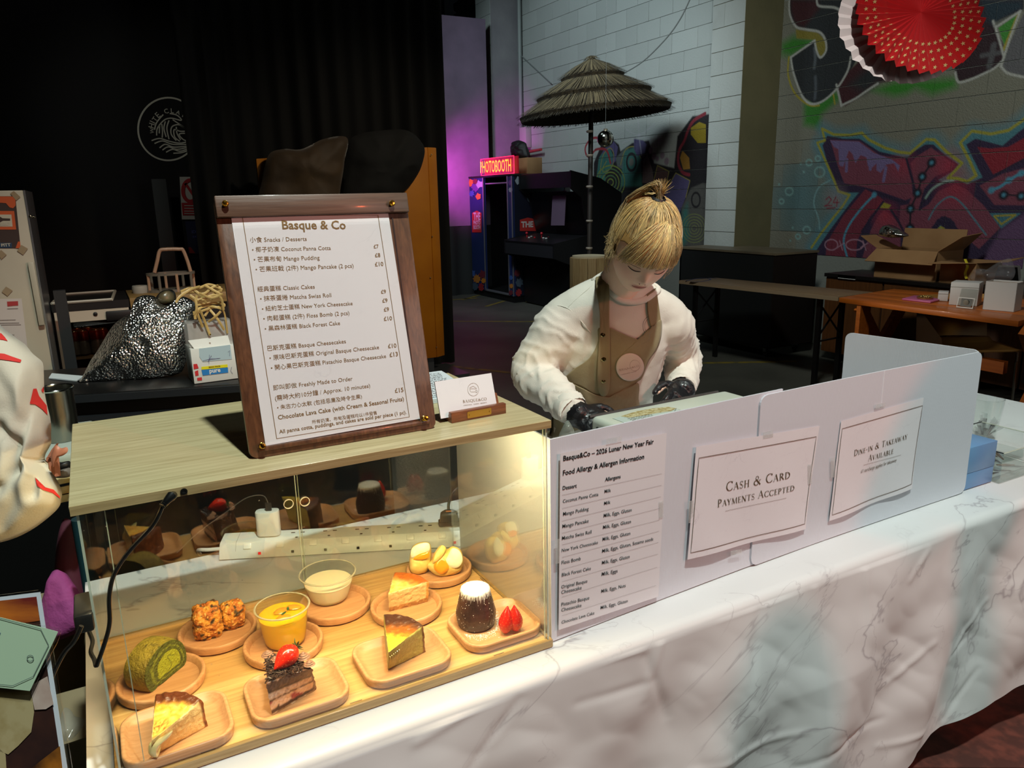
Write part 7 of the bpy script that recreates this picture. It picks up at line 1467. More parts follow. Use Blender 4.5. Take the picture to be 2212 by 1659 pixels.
mk('end_panel', slab(oA+od_*.2+zv*-.70, oA+od_*.2+oe*.14+zv*-.70, oA+od_*.2+oe*.14-zv*.04, oA+od_*.2-zv*.04, .03), M_ow, ot_); mk('rail', obox((oA+oB)/2+oe*ex2*.5-zv*.38, (oB-oA)/2*.7, oe*.03, zv*.04), M_ow, ot_)
# things on the orange table
def onT(px, py, d=0): return P(px, py, Z=oz+.002+d)
def cartonbox(name, pa, pb, depth, h, m, label, open_=False):
    a, b = onT(*pa), onT(*pb); d = unit(b-a); n = np.cross(zv, d); n = n if n@FW > 0 else -n; w_ = np.linalg.norm(b-a)
    t = thing(name, (a+b)/2+n*depth/2, label, 'box')
    if not open_: mk('box_body', prism([a, b, b+n*depth, a+n*depth], zv*h), m, t, bevel=.002); mk('lid_seam', obox((a+b)/2+zv*h*.8-n*.001, d*w_/2, n*.001, zv*.0012), MATS['seam_grey'], t)
    else:
        for q in ((a, b), (b, b+n*depth), (b+n*depth, a+n*depth), (a+n*depth, a)): e_ = unit(q[1]-q[0]); nn = np.cross(zv, e_)*.003; mk('box_wall', prism([q[0], q[1], q[1]+nn, q[0]+nn], zv*h), m, t)
        mk('inner_flap', slab(a+zv*(h-.01)+n*.01, b+zv*(h-.01)+n*.01, b+zv*(h-.01)+n*depth*.9, a+zv*(h-.01)+n*depth*.9, .003), M_card, t)
    return t
M_wb = mat('white_box_card', (196, 192, 190), .5)
cartonbox('white_box', (2049, 658), (2110, 662), .16, .155, M_wb, 'white lidded box behind the small clear frame on the orange table'); cartonbox('open_white_box', (2122, 668), (2190, 674), .13, .185, M_wb, 'taller open white box at the end of the orange table', True); cartonbox('low_white_box', (2025, 650), (2047, 651), .1, .065, M_wb, 'low white box next to the pink pad')
fa, fb = onT(2066, 664), onT(2104, 668); fd = unit(fb-fa); fnm = np.cross(fd, zv); fnm = fnm if fnm@FW < 0 else -fnm; cf = thing('acrylic_coin_display', (fa+fb)/2, 'small clear acrylic coin display leaning on the white box', 'display'); fw_ = np.linalg.norm(fb-fa)
tiltf = unit(zv-fnm*.25); mk('frame_edges', stroke2([fa+fd*.006+tiltf*.006, fb-fd*.006+tiltf*.006, fb-fd*.006+tiltf*.07, fa+fd*.006+tiltf*.07], .008, fnm, True, .012), mat('frame_white', (210, 212, 210), .3), cf, weld=False)
mk('frame_panel', slab(fa, fb, fb+tiltf*.13-fd*.004, fa+tiltf*.13+fd*.004, .008), acrylic('frame_acrylic', (.92, .95, .93), .15, .03), cf); mk('dark_insert', slab(*[(fa+fb)/2+fd*x+tiltf*z+fnm*.004 for x, z in ((-.035, .012), (.035, .012), (.035, .066), (-.035, .066))], .002), mat('insert_dark', (56, 58, 54), .4), cf); mk('coin', lathe([(0, 0), (.018, 0), (.018, .002), (0, .003)], (fa+fb)/2+tiltf*.04+fnm*.007, 18, axis=fnm), mat('coin_grey', (120, 118, 108), .3, .7), cf, smooth=True)
pk = [onT(x, y) for x, y in ((1948, 648), (2010, 655), (2034, 649), (1975, 641))]; mk('pink_pad', slab(*pk, .0) if False else prism(pk, zv*.012), mat('pink_film', (190, 96, 140), .4), label='flat pink packet lying on the orange table', cat='packet', bevel=.003)
gc_ = thing('gold_tray', onT(1998, 645, .013), 'little gold tray with beads on the pink packet', 'tray'); mk('tray', lathe([(0, 0), (.05, 0), (.055, .012), (.05, .012), (.045, .004), (0, .004)], onT(1998, 645, .013), 20), mat('dull_gold', (168, 138, 80), .3, .7), gc_, smooth=True)
for k in range(7): mk('bead', ball(onT(1998, 645, .013)+np.array((.03*math.cos(k*.9), .03*math.sin(k*.9), .014)), .010, 8, 6), MATS['dull_gold'], gc_, smooth=True)
ta_, tb2 = onT(2160, 632), onT(2200, 634); tbv = unit(tb2-ta_); tbt = thing('white_tablet', ta_, 'white-framed tablet standing behind the open white box', 'tablet'); up_t = unit(zv+FW*.35*np.array((1, 1, 0)))
ta_ = ta_+FW*np.array((1, 1, 0))*.22+zv*.0; mk('tablet_body', slab(ta_, ta_+tbv*.26, ta_+tbv*.26+up_t*.20, ta_+up_t*.20, .008), mat('tablet_white', (214, 214, 214), .3), tbt, bevel=.003); mk('tablet_screen', slab(*[ta_+tbv*x+up_t*z-FW*.002 for x, z in ((.02, .015), (.24, .015), (.24, .185), (.02, .185))], .001), M_blk_, tbt)
# long cabinet with cartons
wc = thing('brown_cabinet', (6.2, 2.1, 0), 'low brown cabinet along the graffiti wall under the cartons', 'cabinet'); M_wd = wood('brown_door_wood', (98, 60, 30), (78, 46, 22), 'z', 4)
cz_ = P(1900, 600, X=5.95)[2]; mk('cabinet_top', box((5.93, .2, cz_-.03), (6.45, 3.75, cz_)), mat('cabinet_top_dark', (22, 20, 20), .4), wc)
for k in range(6): y = .22+k*.59; mk('door', box((5.95, y, .08), (5.97, y+.57, cz_-.035)), M_wd, wc)
mk('carcass', box((5.97, .2, .08), (6.44, 3.75, cz_-.03)), M_fk, wc)
lb_ = P(1830, 601, X=5.94); mk('white_label', box((5.93, lb_[1]-.09, cz_-.035), (5.948, lb_[1]+.09, cz_-.005)), MATS['frame_white'], wc)
def carton(name, pa, pb, X, h, flaps, label, m=M_card):
    a, b = P(*pa, X=X), P(*pb, X=X); y1, y0 = max(a[1], b[1]), min(a[1], b[1]); z0_ = cz_+.002; t = thing(name, (X+.17, (y0+y1)/2, z0_), label, 'carton'); d_ = .34
    for lo, hi in (((X, y0, z0_), (X+.005, y1, z0_+h)), ((X+d_-.005, y0, z0_), (X+d_, y1, z0_+h)), ((X+.005, y0, z0_), (X+d_-.005, y0+.005, z0_+h)), ((X+.005, y1-.005, z0_), (X+d_-.005, y1, z0_+h))): mk('carton_side', box(lo, hi), m, t)
    for q in flaps: mk('flap', slab(*q(X, y0, y1, z0_+h, d_), .005), m, t)
    return t
carton('big_carton', (1888, 590), (2020, 600), 5.98, .24, [lambda X, a, b, z, d: ((X-.10, b+.03, z-.10), (X-.10, a-.03, z-.10), (X, a, z), (X, b, z)), lambda X, a, b, z, d: ((X, a, z), (X+.34, a, z), (X+.30, a-.16, z+.14), (X+.02, a-.17, z+.12)), lambda X, a, b, z, d: ((X+d, b, z), (X+d, a, z), (X+d+.02, a, z+.16), (X+d+.02, b, z+.16)), lambda X, a, b, z, d: ((X+.02, b, z), (X+.3, b, z), (X+.25, b+.2, z+.1), (X+.05, b+.2, z+.1))], 'large open cardboard carton with a ribbed front flap on the brown cabinet')
tcart = carton('small_open_carton', (2028, 606), (2105, 610), 5.985, .17, [lambda X, a, b, z, d: ((X-.16, b, z-.01), (X-.16, a+.02, z+.01), (X, a, z), (X, b, z)), lambda X, a, b, z, d: ((X, a, z), (X+.3, a, z), (X+.28, a-.2, z+.04), (X+.02, a-.22, z+.02))], 'smaller open cardboard carton with a yellow strap beside the large one')
ya_ = P(2086, 565, X=5.97); mk('yellow_strap', tube(spline([P(2085, 560, X=5.96), P(2090, 575, X=5.95), P(2085, 590, X=5.96), P(2088, 602, X=5.96)], 4), .012, 6, flat=.3), mat('strap_yellow', (206, 190, 40), .5), tcart, smooth=True)
mk('foil_bundle', pillow([P(x, y, X=6.1) for x, y in ((1902, 508), (1905, 490), (1920, 485), (1935, 490), (1950, 500), (1962, 510), (1930, 514))], (-1, 0, 0), .08, .06, amp=.03, fq=14, k=48, nr=8), mat('crinkled_foil', (190, 190, 190), .2, 1, bump=.8, bs=20), smooth=True, label='crinkled silver foil on top of the large carton', cat='foil')
mk('plastic_wrap', pillow([P(x, y, X=5.9) for x, y in ((2100, 600), (2112, 580), (2135, 585), (2160, 565), (2185, 560), (2190, 600), (2150, 612), (2110, 612))], (-1, 0, 0), .1, .05, amp=.05, fq=10, k=60, nr=10), mat('cling_wrap', (150, 150, 156), .08, alpha=.22, spec=1), smooth=True, label='crumpled clear plastic wrap beside the open cartons', cat='plastic wrap')
# chair
cp_ = P(2095, 745, Z=.46)*np.array((1, 1, 0)); ch2 = thing('tan_chair', cp_+np.array((.3, 0, 0)), 'tan moulded chair on chromed legs under the orange table end', 'chair'); M_tan = mat('tan_plastic', (186, 142, 76), .4, c2=(160, 118, 60), ns=3); M_tb = mat('brown_shell', (66, 50, 36), .3)
def cP(x, y, X=5.62): return P(x, y, X=X)
sl_ = [cP(1985, 735), cP(2160, 756), cP(2172, 738), cP(2000, 722)]; szz = .40
s_c = P(2095, 745, Z=.46); u_ = unit(FW*np.array((1, 1, 0))); v_ = unit(np.cross(u_, zv)); 
def chp(a, b, z): return s_c+v_*a+u_*b+zv*(z-.46)
mk('seat', grid(lambda u, v: chp(-.25+.5*u, -.2+.42*v, .46-.02*math.sin(math.pi*u)*math.sin(math.pi*v)+.02*(v > .9)), 14, 12), M_tan, ch2, smooth=True); ch2.children[0].modifiers.new('t', 'SOLIDIFY').thickness = .014
mk('backrest', grid(lambda u, v: chp(-.25+.5*u, .22+.05*v-.05*math.sin(math.pi*u)*-1, .48+.30*v), 14, 8), M_tan, ch2, smooth=True); ch2.children[1].modifiers.new('t', 'SOLIDIFY').thickness = .012
mk('side_shell', grid(lambda u, v: chp(-.27-.02*v, -.15+.36*u, .46+(.26*v)*(.3+.7*u)), 10, 8), M_tb, ch2, smooth=True)
for a, b in ((-.22, -.18), (.22, -.18), (-.22, .2), (.22, .2)): mk('leg', tube([chp(a, b, .45), chp(a*1.05, b*1.05, .0)], .011, 8), mat('dull_chrome', (150, 146, 136), .2, 1), ch2, smooth=True)
for a in (-.22, .22): mk('side_rail', tube([chp(a, -.18, .44), chp(a, .2, .44)], .01, 8), MATS['dull_chrome'], ch2, smooth=True)
# ================================================================ hanging paper fans
fc0 = P(1988, 28, D=2.6); Rf = 140/F*2.6; fnr = unit(-FW+RT*.05+UP*.18); fa_ = unit(np.cross(UP, fnr)); fb_ = np.cross(fnr, fa_)
def paperfan(name, c_, R_, nf_, m, label, seed, dep=.012):
    t = thing(name, c_, label, 'paper fan', 'paper fans over the stall'); V = [tuple(c_+fnr*.004)]; Fc = []; k2 = nf_*2
    rs_ = random.Random(seed)
    for i in range(k2):
        a = math.pi*2*i/k2; r_ = R_*(1+rs_.uniform(-.012, .012)); V.append(tuple(c_+(fa_*math.cos(a)+fb_*math.sin(a))*r_+fnr*(dep if i % 2 else -dep)))
    for i in range(k2): Fc.append((0, 1+i, 1+(i+1) % k2))
    mk('pleated_disc', (V, Fc), m, t); return t
M_rp = mat('red_paper', (188, 18, 22), .5, c2=(170, 12, 18), ns=4); rf = paperfan('red_paper_fan', fc0, Rf, 34, M_rp, 'round pleated red paper fan printed with gold stars', 3)
M_gs = mat('gold_star_print', (222, 190, 130), .35, .2); st = []
for i in range(68):
    for j in range(6):
        if j < 2 or (j == 2 and i % 2): continue
        a = 2*math.pi*(i+.5)/68; r_ = Rf*(.28+.13*j+(.06 if i % 2 else 0)); 
        if r_ > Rf*.96: continue
        a0, a1 = 2*math.pi*i/68, 2*math.pi*(i+1)/68; zf = lambda k: (.012 if k % 2 else -.012)
        p0, p1 = (fa_*math.cos(a0)+fb_*math.sin(a0))*r_+fnr*zf(i)*r_/Rf, (fa_*math.cos(a1)+fb_*math.sin(a1))*r_+fnr*zf(i+1)*r_/Rf
        m_ = fc0+(p0+p1)/2+fnr*(.0012+.004*(1-r_/Rf)); ex_s = unit(p1-p0); rad_ = unit(fa_*math.cos(a)+fb_*math.sin(a)); s_ = .0082
        q = [m_+ex_s*s_*(1 if k % 2 == 0 else .42)*math.cos(math.pi*k/5+.3)*.9+rad_*s_*(1 if k % 2 == 0 else .42)*math.sin(math.pi*k/5+.3) for k in range(10)]; st.append(([tuple(v) for v in q], [tuple(range(10))]))
mk('gold_stars', join(*st), M_gs, rf, weld=False, kind='stuff')
wfn = paperfan('white_paper_fan', fc0-fnr*.06+fa_*-.036-fb_*.006, Rf*1.0, 30, mat('white_tissue_paper', (214, 190, 190), .7), 'white pleated paper fan hanging just behind the red one', 8, .006)
for o_, c_ in ((rf, fc0), (wfn, fc0-fnr*.06-fa_*.036)): mk('hanging_thread', tube([c_+fb_*Rf, c_+fb_*Rf+zv*1.6], .0008, 4), MATS['grey_cable'], o_)
# ================================================================ people
from mathutils.bvhtree import BVHTree
def solid(geos, vox=.006, it=6, fac=.5):
    V, Fc = join(*geos); me = bpy.data.meshes.new('tmp'); me.from_pydata([tuple(v) for v in V], [], [list(f) for f in Fc]); bm = bmesh.new(); bm.from_mesh(me); bmesh.ops.remove_doubles(bm, verts=bm.verts, dist=1e-6); bmesh.ops.recalc_face_normals(bm, faces=bm.faces); bm.to_mesh(me); bm.free()
    o = bpy.data.objects.new('tmp', me); COL.objects.link(o); m = o.modifiers.new('r', 'REMESH'); m.mode = 'VOXEL'; m.voxel_size = vox; m.adaptivity = 0
    s = o.modifiers.new('s', 'SMOOTH'); s.iterations = it; s.factor = fac
    dg = bpy.context.evaluated_depsgraph_get(); e = o.evaluated_get(dg).to_mesh(); n = len(e.vertices); co = np.empty(n*3); e.vertices.foreach_get('co', co); nr = np.empty(n*3); e.vertices.foreach_get('normal', nr)
    F_ = [tuple(p.vertices) for p in e.polygons]; o.evaluated_get(dg).to_mesh_clear(); bpy.data.objects.remove(o); bpy.data.meshes.remove(me); return co.reshape(-1, 3), F_, nr.reshape(-1, 3)
def limb(pts, rs, n=18, k=5):
    pts = [np.array(p, float) for p in pts]; q = spline(pts, k); t = np.linspace(0, len(pts)-1, len(q)); r = np.interp(t, range(len(rs)), rs)
    # rounded ends
    d0 = unit(q[0]-q[1]); d1 = unit(q[-1]-q[-2]); q = [q[0]+d0*r[0]*.6, q[0]+d0*r[0]*.35]+q+[q[-1]+d1*r[-1]*.35, q[-1]+d1*r[-1]*.6]; r = [r[0]*.35, r[0]*.8]+list(r)+[r[-1]*.8, r[-1]*.35]
    return tube(q, r, n)
def trunk(path, ax):
    """elliptic rings: path of (centre, half width along ax, half depth)"""
    rings = []; C_ = [np.array(p[0], float) for p in path]; C2 = spline(C_, 4); t = np.linspace(0, len(path)-1, len(C2)); w_ = np.interp(t, range(len(path)), [p[1] for p in path]); d_ = np.interp(t, range(len(path)), [p[2] for p in path])
    for i, c_ in enumerate(C2):
        T = unit(C2[min(i+1, len(C2)-1)]-C2[max(i-1, 0)]); a = unit(ax-T*(ax@T)); b = np.cross(T, a); rings.append([c_+a*w_[i]*math.cos(u)*(1)+b*d_[i]*math.sin(u) for u in np.linspace(0, 2*math.pi, 33)[:-1]])
    return loft(rings)
def ellipsoid(c_, a, b, cc, ax3, n=40, m=28): 
    V, Fc = ball((0, 0, 0), 1, n, m); A, B, C3 = ax3; return [tuple(np.array(c_)+A*v[0]*a+B*v[1]*b+C3*v[2]*cc) for v in V], Fc
def hand(w_, d, pn_, side, curl, s=1.0, sp=.0):
    """palm, four fingers and a thumb. w_ wrist, d direction of the hand, pn_ palm normal, side direction of the thumb"""
    d = unit(d); pn_ = unit(pn_-d*(pn_@d)); side = unit(side-d*(side@d)-pn_*(side@pn_)); out = []
    pc_ = w_+d*.045*s
    out.append(trunk([(w_-d*.012, .026*s, .020*s), (w_+d*.02*s, .034*s, .018*s), (w_+d*.055*s, .041*s, .016*s), (w_+d*.085*s, .041*s, .013*s)], side))
    for k, (l, o_) in enumerate(((.070, .030), (.078, .010), (.073, -.010), (.058, -.029))):
        b = w_+d*.078*s+side*o_*s; L = l*s; a1, a2 = curl, curl*2.0; p1 = b+(d*math.cos(a1*.6)+pn_*math.sin(a1*.6)+side*sp*(1.5-k))*L*.45; p2 = p1+(d*math.cos(a1*1.4)+pn_*math.sin(a1*1.4))*L*.32; p3 = p2+(d*math.cos(a2)+pn_*math.sin(a2))*L*.26
        out.append(limb([b-d*.02*s, b, p1, p2, p3], [.0095*s, .0100*s, .0090*s, .0084*s, .0066*s], 12, 3))
    tb = w_+d*.022*s+side*.024*s; t1 = tb+(d*.6+side*.8+pn_*.35)*.034*s; t2 = t1+(d*.9+side*.25+pn_*.55)*.026*s; t3 = t2+(d*.95+pn_*.5)*.018*s
    out.append(limb([tb-side*.01*s, tb, t1, t2, t3], [.013*s, .0135*s, .0115*s, .0100*s, .0075*s], 12, 3)); return out
def mkskin(name, V, Fc, m, parent, cols=None): o = mk(name, (V, Fc), m, parent, smooth=True, weld=False, ang=180); return o
M_skin = mat('skin', (232, 186, 160), .5, attr='Col', sss=.12, bump=.03, bs=300)
def wrinkle(V, nr, fn): return V+nr*np.array([fn(p) for p in V])[:, None]
# --------------------------------------------------- the woman serving
dn = -FW
Rs, Ls = P(1216, 694, D=1.98), P(1442, 690, D=2.03)
Re, Rw, Rh = P(1148, 803, D=2.0), P(1244, 893, D=1.86), P(1272, 905, D=1.85)
Le, Lw, Lh = P(1474, 778, D=2.17), P(1474, 842, D=2.05), P(1470, 858, D=2.0)
sv = unit(Ls-Rs); chest = P(1325, 730, D=2.02); belly = P(1305, 850, D=2.10); hip = P(1300, 960, D=2.25); pel = hip+np.array((.02, .12, -.10)); neckb = P(1335, 628, D=1.93)
rf_ = np.cross(unit(pel-chest), sv); rf_ = rf_ if rf_@dn > 0 else -rf_
Hc = P(1388, 533, D=1.78); hf = unit(.02*RT-.74*UP+.67*dn); hu = unit(.18*RT+.62*UP+.76*dn); hu = unit(hu-hf*(hu@hf)); hs = np.cross(hf, hu)
if hs@RT < 0: hs = -hs
def HL(s, f, u): return Hc+hs*s+hf*f+hu*u
wroot = thing('person', (pel[0], pel[1], 0), 'blonde person in a cream sweatshirt and tan apron bending over the white appliance', 'person')
def headgeo():
    V = []; n, m = 96, 72
    for j in range(m+1):
        ph = math.pi*j/m; z = -math.cos(ph); r_ = math.sin(ph)
        for i in range(n):
            th_ = 2*math.pi*i/n; x, y = r_*math.cos(th_), r_*math.sin(th_)  # x side, y forward, z up
            s, f, u = x*.073, y*.091, z*.112
            if z < 0: k = -z; s *= 1-.34*k**1.5; f = f*(1-.22*k) if y > 0 else f*(1-.42*k); f += .012*k*(y > -.2)
            if y > 0:
                fl = max(0, y)**2
                f -= .004*fl*math.exp(-((abs(s)-.030)/.014)**2-((u-.004)/.010)**2)*1.6                      # eye sockets
                f += .0035*fl*math.exp(-((abs(s)-.030)/.012)**2-((u+.001)/.0075)**2)*1.3                    # lids
                f += .0155*fl*math.exp(-(s/.0078)**2)*(math.exp(-((u+.030)/.013)**2)+.45*math.exp(-((u+.012)/.014)**2))  # nose
                f += .005*fl*math.exp(-((abs(s)-.011)/.006)**2-((u+.034)/.007)**2)                           # nostrils
                f += .0062*fl*math.exp(-(s/.019)**2)*(math.exp(-((u+.0535)/.0045)**2)+math.exp(-((u+.0635)/.005)**2))   # lips
                f -= .002*fl*math.exp(-(s/.02)**2-((u+.0585)/.0025)**2)
                f += .006*fl*math.exp(-(s/.018)**2-((u+.095)/.014)**2)                                       # chin
                f += .004*fl*math.exp(-((abs(s)-.040)/.018)**2-((u+.028)/.02)**2)                            # cheeks
            V.append(tuple(HL(s, f, u)))
    Fc = [(j*n+i, j*n+(i+1) % n, (j+1)*n+(i+1) % n, (j+1)*n+i) for j in range(m) for i in range(n)]; return V, Fc
ears = [ellipsoid(HL(sg*.074, -.004, -.004), .006, .015, .027, (hs, unit(hf-hu*.2), unit(hu+hf*.2)), 16, 12) for sg in (-1, 1)]
nb_ = HL(0, -.03, -.06)
kn = [np.array((pel[0]+x, pel[1]+.0, .50)) for x in (-.10, .10)]; an = [np.array((pel[0]+x, pel[1]+.05, .09)) for x in (-.11, .11)]
body = [headgeo()]+ears+[limb([HL(0, -.02, -.05), nb_, neckb, chest], [.040, .050, .052, .06], 20)]
body += [trunk([(pel, .14, .10), (hip, .145, .10), (belly, .11, .08), (chest, .13, .085), (neckb, .09, .05)], sv), limb([neckb, Rs], [.04, .045]), limb([neckb, Ls], [.04, .045]),
         limb([Rs, Re, Rw], [.042, .034, .023], 16), limb([Ls, Le, Lw], [.042, .034, .023], 16)]
for i, sg in enumerate((-1, 1)): body += [limb([pel+np.array((sg*.08, 0, 0)), kn[i], an[i]], [.078, .055, .038], 18), limb([an[i], an[i]+np.array((0, -.05, -.045)), an[i]+np.array((0, -.15, -.055))], [.036, .034, .028], 14)]
hdR, hdL = unit(P(1290, 915, D=1.83)-Rw), unit(P(1462, 880, D=1.93)-Lw)
rp_n, lp_n = unit(-UP*.6+dn*-.4+RT*.5), unit(-UP*.5-RT*.5+dn*-.3)
body += hand(Rw, hdR, rp_n, unit(UP*.7+dn*.5), .75, .88)+hand(Lw, hdL, lp_n, unit(-RT*.8+UP*.2), .6, .88)
V, Fc, nr = solid(body, .0042, 3, .4)
bo = mkskin('body', V, Fc, M_skin, wroot)
c = np.ones((len(V), 4), np.float32); c[:, :3] = lin((252, 214, 190))[:3]
Lc = (V-Hc); ls, lf, lu = Lc@hs, Lc@hf, Lc@hu; lip = np.exp(-(ls/.0175)**4-((lu+.0585)/.0085)**4)*(lf > .06); chk = np.exp(-((np.abs(ls)-.04)/.022)**2-((lu+.03)/.024)**2)*(lf > .03)*.35; nos = np.exp(-(ls/.014)**2-((lu+.034)/.012)**2)*(lf > .08)*.3
for arr, col in ((chk, (226, 130, 112)), (nos, (222, 140, 120)), (lip*.85, (186, 74, 70))): c[:, :3] = c[:, :3]*(1-arr[:, None])+np.array(lin(col)[:3])*arr[:, None]
bo.data.color_attributes.new('Col', 'FLOAT_COLOR', 'POINT').data.foreach_set('color', c.ravel())
bvhB = BVHTree.FromPolygons([tuple(v) for v in V], Fc)
def onface(s, u, off=.0008):
    o_ = HL(s, .2, u); h_ = bvhB.ray_cast(Vector(o_), Vector(-hf)); return np.array(h_[0])+hf*off if h_[0] is not None else HL(s, .09, u)
M_lash = mat('lash', (54, 38, 30), .6); M_brow = mat('brow', (150, 112, 74), .7)
for sg in (-1, 1):
    mk('eyelashes', tube([onface(sg*.030+x, -.004-.0035*(1-(x/.014)**2)) for x in np.linspace(-.014, .014, 9)], [.0004, .0007, .0009, .0010, .0010, .0010, .0010, .0009, .0006], 5), M_lash, wroot, smooth=True)
    mk('lid_crease', tube([onface(sg*.030+x, .003-.001*(x/.014)**2, .0003) for x in np.linspace(-.013, .013, 7)], .0005, 5), mat('lid_line', (176, 122, 98), .6), wroot, smooth=True)
    mk('eyebrow', tube([onface(sg*.031+x, .021+.003*(1-(x/.017)**2)) for x in np.linspace(-.016, .016, 7)], [.0007, .0012, .0014, .0015, .0014, .0012, .0006], 5, flat=.6), M_brow, wroot, smooth=True)
    mk('nostril', ball(onface(sg*.0065, -.0405, -.0002), .0016, 8, 6), mat('nostril_dark', (120, 62, 50), .7), wroot, smooth=True)
mk('mouth_line', tube([onface(x, -.0585+.0012*abs(x/.017)**1.5*-1, .0002) for x in np.linspace(-.017, .017, 9)], .0006, 5), mat('mouth_line', (120, 40, 40), .5), wroot, smooth=True)
# hair: a shaped cap with strands laid over it
M_hair = mat('blonde_hair', (206, 168, 104), .42, attr='Col', sheen=.2)
def hp_(s, f, u, k=1.0): v = unit((s, f, u)); return HL(v[0]*.080*k, v[1]*.100*k, (.121 if v[2] > 0 else .112)*v[2]*k)
def capgeo():
    V = []; n, m = 90, 46
    for j in range(m+1):
        t = j/m; ring = []
        for i in range(n):
            th_ = 2*math.pi*i/n; s, f = math.cos(th_), math.sin(th_)
            low = -.10 if f > .0 else -.75   # how far down the cap comes
            lim = .36 if f > .55 else (.36-.2*(.55-f)/.45 if f > .1 else .16 if f > -.2 else .16+(-.60-.16)*min(1, (-.2-f)/.35))
            ph = math.pi/2-(math.pi/2-math.asin(max(-.99, lim)))*t; u = math.sin(ph); r_ = math.cos(ph)
            V.append(tuple(hp_(s*r_, f*r_, u, 1.0+.012*noise.noise(Vector((s*9, f*9, u*4))))))
        # next ring
    Fc = [(j*n+i, j*n+(i+1) % n, (j+1)*n+(i+1) % n, (j+1)*n+i) for j in range(m) for i in range(n)]; return V, Fc
hc = mk('hair_cap', capgeo(), mat('hair_roots', (168, 128, 74), .5), wroot, smooth=True, ang=180); md_ = hc.modifiers.new('t', 'SOLIDIFY'); md_.thickness = .006; md_.offset = -1
Td = unit((-.02, -.10, .99)); rh = random.Random(11); strands = []; scol = []
def strand(pts, w0, w1, col):
    q = spline(pts, 3); rs = np.linspace(w0, w1, len(q)); g = tube(q, rs, 4, cap=False, flat=.5); strands.append(g); scol.extend([lin(tuple(min(255, v*col) for v in (232, 196, 130)))]*len(g[0]))
def arc3(a, b, n, k0, k1, jig=0):
    out = []; a, b = unit(a), unit(b); om = math.acos(max(-1, min(1, a@b)))
    for i in range(n+1):
        t = i/n; v = (math.sin((1-t)*om)*a+math.sin(t*om)*b)/math.sin(om); k = k0+(k1-k0)*t+.03*math.sin(math.pi*t)+jig*math.sin(math.pi*t); out.append(hp_(*v, k))
    return out
for i in range(1500):
    az = rh.uniform(0, 2*math.pi); s, f = math.cos(az), math.sin(az)
    if f > .55 and rh.random() < .5: continue
    if f > .45: e = unit((s*.9, f*.85, .52+rh.uniform(-.05, .05)))
    elif f > -.25: e = unit((s, f*.9, .14+rh.uniform(-.12, .08)+.4*max(0, f)))
    else: e = unit((s, f, .1-.62*min(1, (-.25-f)/.3)+rh.uniform(-.12, .1)))
    tw = unit(np.array(Td)+np.array((rh.gauss(0, .05), rh.gauss(0, .05), 0)))
    strand(arc3(e, tw, 7, 1.0+rh.uniform(-.005, .015), 1.02+rh.uniform(0, .03), rh.uniform(-.015, .03)), .0009, .0007, rh.uniform(.62, 1.12))
Pt = (.24, .50, .83)
for i in range(760):
    x = rh.uniform(-.92, .86); e = unit((x, .92-.35*abs(x)**2, .20-.26*max(0, -x-.4)+rh.uniform(-.08, .06)-.12*max(0, x-.5))); st_ = unit(np.array(Pt)+np.array((rh.gauss(0, .07)+x*.12, rh.gauss(0, .07), rh.gauss(0, .04))))
    strand(arc3(st_, e, 7, 1.02, 1.07+rh.uniform(-.02, .03), .04+rh.uniform(0, .03)), .0009, .0005, rh.uniform(.72, 1.2))
for sg in (-1, 1):
    for i in range(26):  # loose side locks
        a = unit((sg*.95, .15+rh.uniform(-.3, .3), .35)); p0 = hp_(*a, 1.04); p1 = hp_(sg, .15+rh.uniform(-.35, .3), -.25, 1.04); p2 = hp_(sg*.92, -.05+rh.uniform(-.4, .3), -.75+rh.uniform(-.1, .25), 1.02+rh.uniform(0, .08)); strand([p0, p1, p2], .0008, .0003, rh.uniform(.6, 1.05))
T0 = hp_(*Td, 1.06)
tie = mk('hair_tie', lathe([(.013, -.004), (.017, 0), (.013, .004), (.010, 0)], T0, 18, axis=hp_(*Td, 1.2)-T0, close=True), M_blkp, wroot, smooth=True)
tu = unit(hp_(*Td, 1.3)-T0)
for i in range(520):  # tuft and tail
    a = rh.uniform(0, 6.28); d = unit(tu*.9+RT*math.cos(a)*rh.uniform(0, .9)+UP*rh.uniform(-.1, .9)); L = rh.uniform(.02, .05)
    if i % 3: # tail falling behind to the left
        p = [T0, T0+tu*.022+UP*.012-RT*.008, T0+UP*.004-RT*(.045+rh.uniform(0, .02))-dn*.03, T0-UP*(.06+rh.uniform(-.02, .03))-RT*(.082+rh.uniform(-.012, .012))-dn*.05, T0-UP*(.098+rh.uniform(-.03, .03))-RT*(.088+rh.uniform(-.02, .025))-dn*.055]
        strand([q+np.array((rh.gauss(0, .003), rh.gauss(0, .003), rh.gauss(0, .003))) for q in p], .0010, .0004, rh.uniform(.5, .9))
    else: strand([T0, T0+d*L*.5, T0+d*L-UP*.004], .0008, .0002, rh.uniform(.8, 1.2))
g = join(*strands); ho = mk('hair', g, M_hair, wroot, smooth=True, weld=False, kind='stuff', ang=180); ho.data.color_attributes.new('Col', 'FLOAT_COLOR', 'POINT').data.foreach_set('color', np.array(scol, np.float32).ravel())
